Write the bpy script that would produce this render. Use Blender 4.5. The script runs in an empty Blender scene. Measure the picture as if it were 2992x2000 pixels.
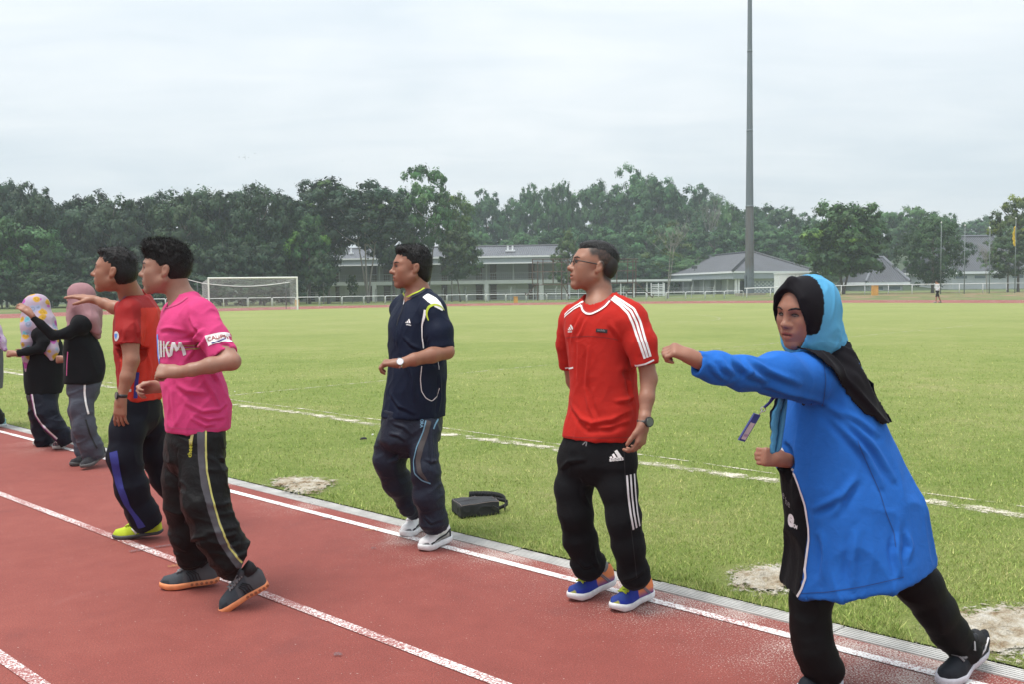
import bpy, bmesh, math, random
import numpy as np
from mathutils import Vector, Matrix
from mathutils.bvhtree import BVHTree

# ------------------------------------------------------------------ camera, world, sun, exposure
scene = bpy.context.scene
COL = scene.collection
FPX, CAM_H, HOR_Y, ROLL = 2908.9, 1.55, 837.0, math.radians(0.7)
PITCH = math.atan((1000 - HOR_Y) / FPX)
_F = np.array([0, math.cos(PITCH), -math.sin(PITCH)]); _R0 = np.array([1.0, 0, 0]); _U0 = np.cross(_R0, _F)
_R = math.cos(ROLL) * _R0 - math.sin(ROLL) * _U0
_U = math.cos(ROLL) * _U0 + math.sin(ROLL) * _R0
EYE = np.array([0, 0, CAM_H])
cam_data = bpy.data.cameras.new('camera')
cam_data.lens = 35.0; cam_data.sensor_width = 36.0; cam_data.clip_start = 0.05; cam_data.clip_end = 6000
cam = bpy.data.objects.new('camera', cam_data); COL.objects.link(cam)
cam.matrix_world = Matrix(((_R[0], _U[0], -_F[0], 0), (_R[1], _U[1], -_F[1], 0), (_R[2], _U[2], -_F[2], CAM_H), (0, 0, 0, 1)))
scene.camera = cam

SUN_EL, SUN_AZ = math.radians(72), math.radians(-120)   # azimuth from +Y, clockwise
world = bpy.data.worlds.new('World'); scene.world = world; world.use_nodes = True
wn = world.node_tree; wn.nodes.clear()
def _w(t, **k):
    n = wn.nodes.new(t)
    for a, b in k.items(): setattr(n, a, b)
    return n
w_out = _w('ShaderNodeOutputWorld'); w_bg = _w('ShaderNodeBackground')
w_sky = _w('ShaderNodeTexSky', sky_type='NISHITA', sun_disc=False, sun_elevation=SUN_EL, sun_rotation=SUN_AZ,
           air_density=1.2, dust_density=5.0, ozone_density=1.0)
w_tc = _w('ShaderNodeTexCoord'); w_sep = _w('ShaderNodeSeparateXYZ')
wn.links.new(w_tc.outputs['Generated'], w_sep.inputs[0])
def _m(op, a, b=None, c=None):
    n = _w('ShaderNodeMath', operation=op)
    for i, v in enumerate((a, b, c)):
        if v is None: continue
        if isinstance(v, (int, float)): n.inputs[i].default_value = v
        else: wn.links.new(v, n.inputs[i])
    return n.outputs[0]
zc = _m('MAXIMUM', w_sep.outputs[2], 0.0)
zz = _m('ADD', zc, 0.13)
px = _m('DIVIDE', w_sep.outputs[0], zz); py = _m('DIVIDE', w_sep.outputs[1], zz)
w_cmb = _w('ShaderNodeCombineXYZ'); wn.links.new(px, w_cmb.inputs[0]); wn.links.new(py, w_cmb.inputs[1])
def _noise(scale, detail, rough, dist, sc):
    mp = _w('ShaderNodeMapping'); mp.inputs['Scale'].default_value = sc; wn.links.new(w_cmb.outputs[0], mp.inputs[0])
    n = _w('ShaderNodeTexNoise'); n.inputs['Scale'].default_value = scale; n.inputs['Detail'].default_value = detail
    n.inputs['Roughness'].default_value = rough; n.inputs['Distortion'].default_value = dist
    wn.links.new(mp.outputs[0], n.inputs['Vector']); return n.outputs['Fac']
c1 = _noise(0.55, 5, 0.55, 0.4, (1.0, 0.75, 1)); c2 = _noise(2.2, 4, 0.55, 0.7, (0.7, 1.6, 1))
cl = _m('ADD', _m('MULTIPLY', c1, 0.72), _m('MULTIPLY', c2, 0.28))
cl = _m('SMOOTH_MAX', _m('MULTIPLY_ADD', cl, 3.4, -1.25), 0.0, 0.1)
cl = _m('SMOOTH_MIN', cl, 1.0, 0.1)
w_cr = _w('ShaderNodeMix', data_type='RGBA'); wn.links.new(cl, w_cr.inputs[0])
w_cr.inputs[6].default_value = (0.338, 0.374, 0.402, 1); w_cr.inputs[7].default_value = (0.470, 0.480, 0.484, 1)
w_gain = _w('ShaderNodeVectorMath', operation='SCALE'); wn.links.new(w_cr.outputs[2], w_gain.inputs[0])
wn.links.new(_m('MULTIPLY_ADD', zc, 0.7, 0.90), w_gain.inputs['Scale'])      # overcast: brighter towards the zenith
w_nis = _w('ShaderNodeVectorMath', operation='SCALE'); wn.links.new(w_sky.outputs[0], w_nis.inputs[0]); w_nis.inputs['Scale'].default_value = 0.07
w_mix = _w('ShaderNodeMix', data_type='RGBA'); w_mix.inputs[0].default_value = 0.86
wn.links.new(w_nis.outputs[0], w_mix.inputs[6]); wn.links.new(w_gain.outputs[0], w_mix.inputs[7])
wn.links.new(w_mix.outputs[2], w_bg.inputs['Color']); w_bg.inputs['Strength'].default_value = 1.08
wn.links.new(w_bg.outputs[0], w_out.inputs['Surface'])

sun_d = bpy.data.lights.new('sun', 'SUN'); sun_d.energy = 1.5; sun_d.angle = math.radians(22); sun_d.color = (1.0, 0.965, 0.90)
sun = bpy.data.objects.new('sun', sun_d); COL.objects.link(sun)
_sd = Vector((math.sin(SUN_AZ) * math.cos(SUN_EL), math.cos(SUN_AZ) * math.cos(SUN_EL), math.sin(SUN_EL)))
sun.rotation_euler = _sd.to_track_quat('Z', 'Y').to_euler(); sun.location = (0, 0, 60)
vs = scene.view_settings
vs.view_transform = 'Standard'; vs.look = 'None'; vs.exposure = 1.12; vs.gamma = 1.0; vs.use_curve_mapping = False
scene.cycles.use_denoising = True
scene.cycles.max_bounces = 8; scene.cycles.diffuse_bounces = 3; scene.cycles.transparent_max_bounces = 16
scene.cycles.volume_bounces = 1; scene.cycles.volume_step_rate = 4

# ------------------------------------------------------------------ helpers: pixels of the photograph to places
def ray(x, y): return _F + (x - 1496) / FPX * _R - (y - 1000) / FPX * _U
def W(x, y, d): return EYE + d * ray(x, y)                     # the point at depth d along the view axis
def G(x, y, z=0.0):                                            # where that line of sight meets height z
    r = ray(x, y); return EYE + (z - CAM_H) / r[2] * r
def hor(x): return HOR_Y + (1496 - x) * math.tan(ROLL)
TN = np.array([0.6970, 0.7171]); TU = np.array([0.7171, -0.6970])     # across and along the track
def NU(n, u, z=0.0): p = TN * n + TU * u; return (p[0], p[1], z)
BC = np.array([4.0, 45.0])                                     # centre of the far bend
BCN, BCU = float(BC @ TN), float(BC @ TU)

# ------------------------------------------------------------------ helpers: objects and meshes
def tag(o, label=None, cat=None, group=None, kind=None):
    if label: o['label'] = label
    if cat: o['category'] = cat
    if group: o['group'] = group
    if kind: o['kind'] = kind
    return o
def empty(name, loc=(0, 0, 0), rz=0.0):
    o = bpy.data.objects.new(name, None); COL.objects.link(o); o.location = loc; o.rotation_euler = (0, 0, rz)
    o.empty_display_size = 0.2; return o
def link(name, me, mat=None, parent=None, loc=None):
    o = bpy.data.objects.new(name, me); COL.objects.link(o)
    if mat is not None and not me.materials: me.materials.append(mat)
    if parent is not None: o.parent = parent
    if loc is not None: o.location = loc
    return o
def npmesh(name, V, Q, smooth=True):
    """mesh from an (n,3) array of points and an (m,k) array of faces"""
    V = np.asarray(V, np.float32); Q = np.asarray(Q, np.int32)
    me = bpy.data.meshes.new(name); k = Q.shape[1]
    me.vertices.add(len(V)); me.vertices.foreach_set('co', V.ravel())
    me.loops.add(Q.size); me.loops.foreach_set('vertex_index', Q.ravel())
    me.polygons.add(len(Q)); me.polygons.foreach_set('loop_start', np.arange(0, Q.size, k, dtype=np.int32))
    me.update(calc_edges=True)
    if smooth: me.polygons.foreach_set('use_smooth', np.ones(len(Q), bool))
    return me
def setcol(me, C, name='Col'):
    a = me.color_attributes.new(name, 'FLOAT_COLOR', 'POINT')
    C = np.asarray(C, np.float32)
    if C.shape[1] == 3: C = np.concatenate([C, np.ones((len(C), 1), np.float32)], 1)
    a.data.foreach_set('color', C.ravel())

class MB:
    """collects boxes, bars, tubes and polygons into one mesh"""
    def __init__(s): s.v = []; s.f = []
    def poly(s, pts):
        b = len(s.v); s.v += [tuple(map(float, p)) for p in pts]; s.f.append(tuple(range(b, b + len(pts)))); return s
    def box(s, x0, x1, y0, y1, z0, z1, M=None):
        b = len(s.v)
        P = [(x0, y0, z0), (x1, y0, z0), (x1, y1, z0), (x0, y1, z0), (x0, y0, z1), (x1, y0, z1), (x1, y1, z1), (x0, y1, z1)]
        if M is not None: P = [tuple(M @ Vector(p)) for p in P]
        s.v += P
        s.f += [tuple(b + i for i in q) for q in ((3, 2, 1, 0), (4, 5, 6, 7), (0, 1, 5, 4), (1, 2, 6, 5), (2, 3, 7, 6), (3, 0, 4, 7))]
        return s
    def tube(s, pts, r, n=8, caps=True):
        P = [Vector(p) for p in pts]; R = r if hasattr(r, '__len__') else [r] * len(P)
        up = None; rings = []
        for i, p in enumerate(P):
            t = (P[min(i + 1, len(P) - 1)] - P[max(i - 1, 0)])
            t = t.normalized() if t.length > 1e-9 else Vector((0, 0, 1))
            if up is None: up = Vector((0, 0, 1)) if abs(t.z) < .9 else Vector((1, 0, 0))
            a = t.cross(up); a = a.normalized() if a.length > 1e-6 else t.orthogonal().normalized()
            b_ = a.cross(t).normalized(); up = b_
            st = len(s.v)
            for k in range(n):
                an = 2 * math.pi * k / n; s.v.append(tuple(p + (a * math.cos(an) + b_ * math.sin(an)) * R[i]))
            rings.append(st)
        for i in range(len(rings) - 1):
            for k in range(n):
                s.f.append((rings[i] + k, rings[i] + (k + 1) % n, rings[i + 1] + (k + 1) % n, rings[i + 1] + k))
        if caps:
            s.f.append(tuple(rings[0] + k for k in range(n))[::-1]); s.f.append(tuple(rings[-1] + k for k in range(n)))
        return s
    def mesh(s, name, smooth=False):
        me = bpy.data.meshes.new(name); me.from_pydata(s.v, [], s.f); me.update()
        if smooth: me.polygons.foreach_set('use_smooth', np.ones(len(s.f), bool))
        return me
    def build(s, name, mat, parent=None, smooth=False, loc=None):
        return link(name, s.mesh(name, smooth), mat, parent, loc)
def copy_tree(o, parent=None):
    c = o.copy(); COL.objects.link(c); c.parent = parent
    for ch in list(o.children): copy_tree(ch, c)
    return c

# ------------------------------------------------------------------ helpers: procedural materials
class NG:
    def __init__(s, name):
        s.m = bpy.data.materials.new(name); s.m.use_nodes = True; s.t = s.m.node_tree; s.t.nodes.clear()
        s.out = s.n('ShaderNodeOutputMaterial'); s.b = s.n('ShaderNodeBsdfPrincipled'); s.l(s.b.outputs[0], s.out.inputs[0])
        s.tc = s.n('ShaderNodeTexCoord')
    def n(s, t, **k):
        x = s.t.nodes.new(t)
        for a, b in k.items(): setattr(x, a, b)
        return x
    def l(s, a, b): s.t.links.new(a, b)
    def put(s, sock, v):
        if isinstance(v, (int, float)): sock.default_value = v
        elif isinstance(v, (tuple, list)): sock.default_value = tuple(v) + ((1,) if len(v) == 3 and len(sock.default_value) == 4 else ())
        else: s.l(v, sock)
    def math(s, op, a, b=0.0, c=0.0, clamp=False):
        x = s.n('ShaderNodeMath', operation=op, use_clamp=clamp)
        for i, v in enumerate((a, b, c)): s.put(x.inputs[i], v)
        return x.outputs[0]
    def noise(s, scale, detail=4, rough=.55, dist=0.0, vec=None, sc=None, out='Fac'):
        v = vec if vec is not None else s.tc.outputs['Object']
        if sc is not None:
            mp = s.n('ShaderNodeMapping'); mp.inputs['Scale'].default_value = sc; s.l(v, mp.inputs[0]); v = mp.outputs[0]
        x = s.n('ShaderNodeTexNoise'); x.inputs['Scale'].default_value = scale; x.inputs['Detail'].default_value = detail
        x.inputs['Roughness'].default_value = rough; x.inputs['Distortion'].default_value = dist
        s.l(v, x.inputs['Vector']); return x.outputs[out]
    def ramp(s, f, stops):
        x = s.n('ShaderNodeValToRGB'); s.put(x.inputs[0], f); e = x.color_ramp.elements
        while len(e) < len(stops): e.new(0.5)
        for i, (p, c) in enumerate(stops):
            e[i].position = p; e[i].color = tuple(c) + (1,) if len(c) == 3 else tuple(c)
        return x.outputs[0]
    def sstep(s, f, a, b):
        x = s.n('ShaderNodeMapRange', interpolation_type='SMOOTHSTEP'); s.put(x.inputs[0], f)
        x.inputs[1].default_value = a; x.inputs[2].default_value = b; return x.outputs[0]
    def mix(s, f, a, b, mode='MIX'):
        x = s.n('ShaderNodeMix', data_type='RGBA', blend_type=mode); s.put(x.inputs[0], f); s.put(x.inputs[6], a); s.put(x.inputs[7], b)
        return x.outputs[2]
    def attr(s, name='Col'):
        x = s.n('ShaderNodeVertexColor', layer_name=name); return x.outputs[0]
    def bump(s, h, strength=.4, dist=.01, normal=None):
        x = s.n('ShaderNodeBump'); x.inputs['Strength'].default_value = strength; x.inputs['Distance'].default_value = dist
        s.l(h, x.inputs['Height'])
        if normal is not None: s.l(normal, x.inputs['Normal'])
        s.l(x.outputs[0], s.b.inputs['Normal']); return x.outputs[0]
    def set(s, **k):
        for a, v in k.items(): s.put(s.b.inputs[a.replace('_', ' ')], v)
        return s
def gray(v): return (v, v, v)
def plain(name, col, rough=.6, var=.12, scale=3.0, metal=0.0, bump=0.0, bscale=60, spec=.5):
    g = NG(name); c = g.mix(1.0, col, g.ramp(g.noise(scale, 5, .6), [(.25, gray(1 - var)), (.75, gray(1 + var))]), 'MULTIPLY')
    g.set(Base_Color=c, Roughness=rough, Metallic=metal); g.put(g.b.inputs['Specular IOR Level'], spec)
    if bump: g.bump(g.noise(bscale, 4), bump, .01)
    return g.m
M = {}
# ================================================================== materials of the setting
def m_track():
    g = NG('track_rubber'); P = g.tc.outputs['Object']
    big = g.noise(.55, 5, .6); mid = g.noise(6, 5, .65)
    c = g.ramp(g.math('ADD', g.math('MULTIPLY', big, .6), g.math('MULTIPLY', mid, .4)),
               [(.30, (.185, .038, .029)), (.5, (.228, .050, .038)), (.70, (.272, .068, .051))])
    grain = g.noise(150, 3, .75)
    c = g.mix(1.0, c, g.ramp(grain, [(.3, gray(.55)), (.5, gray(1.0)), (.7, gray(1.45))]), 'MULTIPLY')
    st = g.noise(.9, 6, .7, 1.2); c = g.mix(g.math('MULTIPLY', g.sstep(st, .56, .72), .28), c, (.13, .035, .034)); c = g.mix(g.math('MULTIPLY', g.sstep(g.noise(2.6, 5, .7, .6), .60, .76), .22), c, (.34, .13, .115))
    dn = g.n('ShaderNodeVectorMath', operation='DOT_PRODUCT'); g.l(P, dn.inputs[0]); dn.inputs[1].default_value = (TN[0], TN[1], 0)
    du = g.n('ShaderNodeVectorMath', operation='DOT_PRODUCT'); g.l(P, du.inputs[0]); du.inputs[1].default_value = (TU[0], TU[1], 0)
    edge = g.sstep(dn.outputs['Value'], 3.05, 4.0)
    sandn = g.noise(1.1, 3, .6); near = g.sstep(du.outputs['Value'], -7.5, -1.0)
    powder = g.math('MULTIPLY', edge, g.math('MULTIPLY_ADD', g.sstep(sandn, .42, .66), .75, g.math('MULTIPLY', near, .55)))
    sp = g.noise(120, 3, .8)
    thr = g.math('MULTIPLY_ADD', powder, -.20, .665)
    fac = g.sstep(g.math('SUBTRACT', sp, thr), 0.0, .05)
    c = g.mix(g.math('MULTIPLY', fac, .8), c, (.62, .58, .53))
    c = g.mix(g.math('MULTIPLY', g.sstep(g.noise(62, 2, .6), .715, .75), .75), c, (.55, .48, .44))
    g.set(Base_Color=c, Roughness=.85); g.bump(g.math('ADD', grain, sp), .55, .006)
    return g.m
def m_line(name, wear):
    g = NG(name); n = g.noise(105, 3, .8); l = g.noise(1.7, 3, .6)
    f = g.sstep(g.math('ADD', n, g.math('MULTIPLY', l, .35)), wear, wear + .12)
    c = g.mix(f, (.30, .10, .09), (.80, .79, .78)); g.set(Base_Color=c, Roughness=.8); g.bump(n, .4, .004); return g.m
def m_mark(name, col, thr):
    g = NG(name); n = g.noise(120, 3, .7); g.set(Base_Color=col, Roughness=.85, Alpha=g.sstep(n, thr, thr + .1)); return g.m
def grass_cols(g, scale=1.0):
    a = g.noise(.22, 4, .6); b = g.noise(1.9, 4, .6); d = g.noise(13, 4, .65)
    f = g.math('ADD', g.math('ADD', g.math('MULTIPLY', a, .45), g.math('MULTIPLY', b, .25)), g.math('MULTIPLY', d, .30))
    c = g.ramp(f, [(.34, (.138, .205, .040)), (.47, (.208, .266, .066)), (.56, (.264, .300, .095)), (.68, (.345, .325, .150))])
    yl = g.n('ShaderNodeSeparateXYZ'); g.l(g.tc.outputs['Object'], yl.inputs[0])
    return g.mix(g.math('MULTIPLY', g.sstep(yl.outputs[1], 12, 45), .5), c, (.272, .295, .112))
def m_pitch():
    g = NG('turf'); c = grass_cols(g); fine = g.noise(75, 4, .75, .2); spk = g.noise(240, 2, .7)
    c = g.mix(1.0, c, g.ramp(fine, [(.3, gray(.60)), (.5, gray(1.0)), (.72, gray(1.45))]), 'MULTIPLY')
    c = g.mix(g.math('MULTIPLY', g.sstep(spk, .60, .70), .55), c, (.40, .37, .20))
    c = g.mix(g.math('MULTIPLY', g.sstep(spk, .40, .30), .5), c, (.06, .085, .02))
    g.set(Base_Color=c, Roughness=.9); g.put(g.b.inputs['Specular IOR Level'], .15); g.bump(fine, .9, .03); return g.m
def m_blade():
    g = NG('grass_blades'); c = grass_cols(g)
    c = g.mix(1.0, c, g.attr(), 'MULTIPLY'); g.set(Base_Color=c, Roughness=.65); g.put(g.b.inputs['Specular IOR Level'], .25)
    return g.m
def m_verge():
    g = NG('rough_ground'); a = g.noise(.12, 5, .6); f = g.noise(2.0, 5, .7)
    c = g.ramp(g.math('ADD', g.math('MULTIPLY', a, .55), g.math('MULTIPLY', f, .45)),
               [(.36, (.055, .090, .022)), (.5, (.115, .150, .040)), (.62, (.17, .165, .065)), (.72, (.21, .150, .085))])
    sp = g.n('ShaderNodeSeparateXYZ'); g.l(g.tc.outputs['Object'], sp.inputs[0])
    soil = g.math('MULTIPLY', g.sstep(sp.outputs[0], 24, 36), g.math('MULTIPLY', g.sstep(sp.outputs[1], 88, 96), g.sstep(sp.outputs[1], 135, 118)))
    c = g.mix(g.math('MULTIPLY', soil, g.sstep(g.noise(.35, 4, .6), .42, .62)), c, (.235, .150, .090))
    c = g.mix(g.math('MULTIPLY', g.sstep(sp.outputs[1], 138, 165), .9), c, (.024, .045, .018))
    g.set(Base_Color=c, Roughness=.95); g.bump(f, .5, .2); return g.m
def m_sand():
    g = NG('pale_sand'); n = g.noise(9, 5, .65); f = g.noise(130, 3, .7)
    c = g.ramp(n, [(.34, (.22, .15, .08)), (.46, (.40, .34, .25)), (.56, (.50, .46, .38)), (.68, (.56, .53, .47))])
    c = g.mix(1.0, c, g.ramp(f, [(.3, gray(.6)), (.55, gray(1.05)), (.75, gray(1.2))]), 'MULTIPLY')
    al = g.attr('Edge'); s = g.n('ShaderNodeSeparateColor'); g.l(al, s.inputs[0])
    a = g.sstep(g.math('ADD', s.outputs[0], g.math('MULTIPLY', g.math('SUBTRACT', g.noise(22, 6, .8), .5), 2.2)), .34, .46)
    g.set(Base_Color=c, Roughness=.95, Alpha=a); g.bump(f, .8, .015); return g.m
def m_pitchline():
    g = NG('worn_chalk'); n = g.noise(5, 5, .7); f = g.noise(90, 3, .75)
    s = g.n('ShaderNodeSeparateColor'); g.l(g.attr('Edge'), s.inputs[0])
    a = g.math('ADD', g.math('ADD', g.math('MULTIPLY', s.outputs[0], .62), g.math('MULTIPLY', g.math('SUBTRACT', n, .5), 1.6)), g.math('MULTIPLY', g.math('SUBTRACT', f, .5), 1.3))
    c = g.mix(n, (.42, .36, .22), (.62, .60, .52)); g.set(Base_Color=c, Roughness=.95, Alpha=g.sstep(a, .47, .70)); return g.m
M['track'] = m_track(); M['line'] = m_line('lane_paint', .56); M['line2'] = m_line('lane_paint_worn', .655)
M['pitch'] = m_pitch(); M['blade'] = m_blade(); M['verge'] = m_verge(); M['sand'] = m_sand(); M['chalk'] = m_pitchline()
M['yellowmark'] = m_mark('yellow_mark_paint', (.42, .25, .07), .50); M['greymark'] = m_mark('grey_mark_paint', (.16, .12, .13), .47)
M['white'] = plain('white_paint', (.78, .78, .76), .5, .06, 2)
M['steelwhite'] = plain('white_steel', (.74, .75, .76), .4, .08, 3)
M['rust'] = plain('rusty_steel', (.085, .052, .042), .8, .3, 4)
M['black'] = plain('black_fabric', (.018, .019, .022), .7, .15, 30, bump=.3, bscale=350)

# ================================================================== the setting
def bend_r(al): t = min(1, max(0, al / math.radians(62))); t = t * t * (3 - 2 * t); return 31.0 + (37.8 - 31.0) * t
def edge_pts(off):
    """a line around the near straight, the bend and the far straight, at distance off outside the kerb"""
    P = []
    for u in np.linspace(40, BCU, 35): P.append(TN * (4.06 - off) + TU * u)
    for al in np.linspace(0, math.pi, 110)[1:]:
        r = bend_r(al) + off; P.append(BC + r * (-math.cos(al) * TN - math.sin(al) * TU))
    for u in np.linspace(BCU, 60, 20)[1:]: P.append(TN * (BCN + 37.8 + off) + TU * u)
    return np.array(P)
def strip(name, o0, o1, z, mat, kind='structure', parent=None, sel=None):
    A, B = edge_pts(o0), edge_pts(o1)
    if sel: A, B = A[sel[0]:sel[1]], B[sel[0]:sel[1]]
    n = len(A); V = np.zeros((2 * n, 3)); V[:n, :2] = A; V[n:, :2] = B; V[:, 2] = z
    i = np.arange(n - 1); Q = np.stack([i, i + n, i + n + 1, i + 1], 1)
    o = link(name, npmesh(name, V, Q, False), mat, parent)
    if parent is None: tag(o, kind=kind)
    return o
def smooth01(t): t = np.clip(t, 0, 1); return t * t * (3 - 2 * t)
def terrain(x, y):
    x = np.asarray(x, float); y = np.asarray(y, float)
    d = np.hypot(x - BC[0], y - BC[1])
    z = -.04 - .30 * smooth01((y - 100) / 35) * smooth01((28 - x) / 14) * (d > 45)
    z = z + .25 * smooth01((y - 88) / 25) * smooth01((x - 24) / 14)
    z = z + 10.0 * smooth01((y - 165) / 110) * smooth01((x + 30) / 40) * smooth01((150 - x) / 60)
    z = z + 26.0 * smooth01((y - 300) / 400)
    return z
xs = np.concatenate([np.linspace(-900, -120, 12), np.linspace(-110, 160, 91), np.linspace(180, 1000, 12)])
ys = np.concatenate([np.linspace(-120, 0, 6), np.linspace(5, 320, 106), np.linspace(340, 1600, 22)])
X, Y = np.meshgrid(xs, ys, indexing='ij'); Z = terrain(X, Y)
V = np.stack([X, Y, Z], -1).reshape(-1, 3); nx, ny = len(xs), len(ys)
ii, jj = np.meshgrid(np.arange(nx - 1), np.arange(ny - 1), indexing='ij'); b = (ii * ny + jj).ravel()
tag(link('ground', npmesh('ground', V, np.stack([b, b + ny, b + ny + 1, b + 1], 1)), M['verge']), kind='structure')
track = strip('running_track', 0, 12.2, 0.0, M['track'])
for k in range(0, 10):
    off = .12 + 1.23 * k
    strip('lane_line', off, off + .058, .004, M['line'] if k == 0 else M['line2'], parent=track)
strip('lane_line', .0, .16, .004, M['line'], parent=track, sel=(60, 130))      # pale inner kerb line along the bend
# the turf inside the track
P = edge_pts(-.1185); n = len(P)
Vp = [(p[0], p[1], .012) for p in P]
me = bpy.data.meshes.new('football_pitch'); me.from_pydata(Vp, [], [tuple(range(n))][:1]); me.update()
if me.polygons[0].normal.z < 0: me.flip_normals()
tag(link('football_pitch', me, M['pitch']), kind='structure')
# worn touchlines of the pitch
def ribbon(name, pts, w, z, mat, parent=None):
    P = np.array(pts, float)[:, :2]; t = np.gradient(P, axis=0); t /= np.linalg.norm(t, axis=1)[:, None]
    nn = np.stack([-t[:, 1], t[:, 0]], 1); m = len(P); cols = np.array([-.5, -.25, 0, .25, .5]); e = np.array([0, .8, 1, .8, 0])
    V = np.concatenate([np.c_[P + nn * w * c, np.full(m, z)] for c in cols]); E = np.repeat(e, m)
    Q = []
    for k in range(4):
        i = np.arange(m - 1) + k * m; Q.append(np.stack([i, i + 1, i + 1 + m, i + m], 1))
    me = npmesh(name, V, np.concatenate(Q), False); setcol(me, np.stack([E, E, E], 1), 'Edge')
    if sum(p.normal.z for p in me.polygons) < 0: me.flip_normals()
    return tag(link(name, me, mat, parent), kind='structure')
us = np.linspace(-22, 6, 140)
ribbon('touchline', [NU(6.90 + .03 * math.sin(u * 1.7), u) for u in us], .31, .017, M['chalk'])
ribbon('touchline', [NU(7.17 + .02 * math.sin(u * 2.3 + 1), u) for u in us], .07, .017, M['chalk'])
ribbon('touchline', [NU(n, -13.0 + .01 * n) for n in np.linspace(7.1, 36, 120)], .07, .017, M['chalk'])
ribbon('touchline', [NU(n, -3.0) for n in np.linspace(16, 32, 60)], .06, .017, M['chalk'])
ca = np.linspace(0, 2 * math.pi, 90); ribbon('touchline', [(7.0 + 2.6 * math.cos(a), 47.5 + 6.5 * math.sin(a)) for a in ca], .12, .017, M['chalk'])
# lane numbers and staggered start ticks painted on the track
for (x, y), (x2, y2), mk in (((1066, 1555), (1113, 1550), 'yellowmark'), ((490, 1661), (545, 1655), 'yellowmark'), ((940, 1521), (978, 1516), 'greymark'),
                             ((455, 1604), (510, 1596), 'greymark'), ((378, 1617), (450, 1606), 'greymark'), ((1085, 1607), (1098, 1606), 'greymark'),
                             ((205, 1323), (222, 1322), 'greymark'), ((975, 1919), (1000, 1917), 'greymark')):
    a, b2 = G(x, y), G(x2, y2); d = (b2 - a)[:2]; d /= np.hypot(*d); q = np.array([-d[1], d[0]]) * .02
    mb = MB().poly([(a[0] - q[0], a[1] - q[1], .0085), (b2[0] - q[0], b2[1] - q[1], .0085), (b2[0] + q[0], b2[1] + q[1], .0085), (a[0] + q[0], a[1] + q[1], .0085)])
    mb.build('track_mark', M[mk], track)
# slotted drain along the inner edge of the straight
drain = tag(empty('drain_channel', NU(4.12, -5)), 'white slotted drain channel between red track and turf', 'drain')
rnd = random.Random(3); mb = MB()
Mt = Matrix(((TN[0], TU[0], 0, 0), (TN[1], TU[1], 0, 0), (0, 0, 1, 0), (0, 0, 0, 1)))
for k in range(6): mb.box(-.058 + k * .0205, -.058 + k * .0205 + .0110, -.497, .497, -.03, .006)
for k in range(9): mb.box(-.058, .057, -.497 + k * .122, -.497 + k * .122 + .018, -.03, -.002)
gm = mb.mesh('grate'); gm.materials.append(plain('pale_plastic', (.50, .49, .47), .6, .3, 6))
ch = MB().box(-.06, .06, -23, 9, -.12, -.045).build('channel', plain('drain_dark', (.05, .05, .045), .9), drain); ch.matrix_local = Mt
for i in range(32):
    o = link('grate', gm, None, drain); u = -22.5 + i
    o.matrix_local = Matrix.Translation((*(TU * (u + 5)), rnd.uniform(-.003, .002))) @ Mt @ Matrix.Rotation(rnd.uniform(-.004, .004), 4, 'Z')
# sand patches on the turf edge
rng = np.random.default_rng(5)
def sand_patch(pts, h=.02, seed=0):
    P = np.array([G(x, y)[:2] for x, y in pts]); c = P.mean(0); n = 40; R = np.random.default_rng(seed)
    an = np.arctan2(P[:, 1] - c[1], P[:, 0] - c[0]); rr = np.hypot(*(P - c).T); o = np.argsort(an); an, rr = an[o], rr[o]
    A = np.linspace(-math.pi, math.pi, 49)[:-1]; rad = np.interp(A, np.r_[an - 2 * math.pi, an, an + 2 * math.pi], np.r_[rr, rr, rr])
    V = [(c[0], c[1], .014 + h)]; E = [1.0]; rings = 14
    for k in range(1, rings + 1):
        t = k / rings
        for a, r in zip(A, rad):
            V.append((c[0] + 1.3 * r * t * math.cos(a), c[1] + 1.3 * r * t * math.sin(a), .014 + h * (1 - t * t) * R.uniform(.4, 1.3))); E.append(1 - t)
    F = [(0, 1 + j, 1 + (j + 1) % 48) for j in range(48)]
    for k in range(rings - 1):
        for j in range(48):
            a = 1 + k * 48 + j; b_ = 1 + k * 48 + (j + 1) % 48; F.append((a, a + 48, b_ + 48, b_))
    me = bpy.data.meshes.new('sand_patch'); me.from_pydata(V, [], F); me.update(); me.polygons.foreach_set('use_smooth', np.ones(len(F), bool))
    setcol(me, np.array([[e, e, e] for e in E]), 'Edge')
    return tag(link('sand_patch', me, M['sand']), kind='structure')
S = 2992 / 2346
SANDS = [[(610, 1112), (640, 1098), (720, 1100), (752, 1130), (715, 1146), (655, 1125)], [(1660, 1335), (1730, 1305), (1830, 1300), (1830, 1372), (1720, 1370)],
         [(2120, 1440), (2200, 1405), (2400, 1400), (2440, 1530), (2265, 1532)]]
for i, q in enumerate(SANDS): sand_patch([(x * S, y * S) for x, y in q], .022, i)

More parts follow.
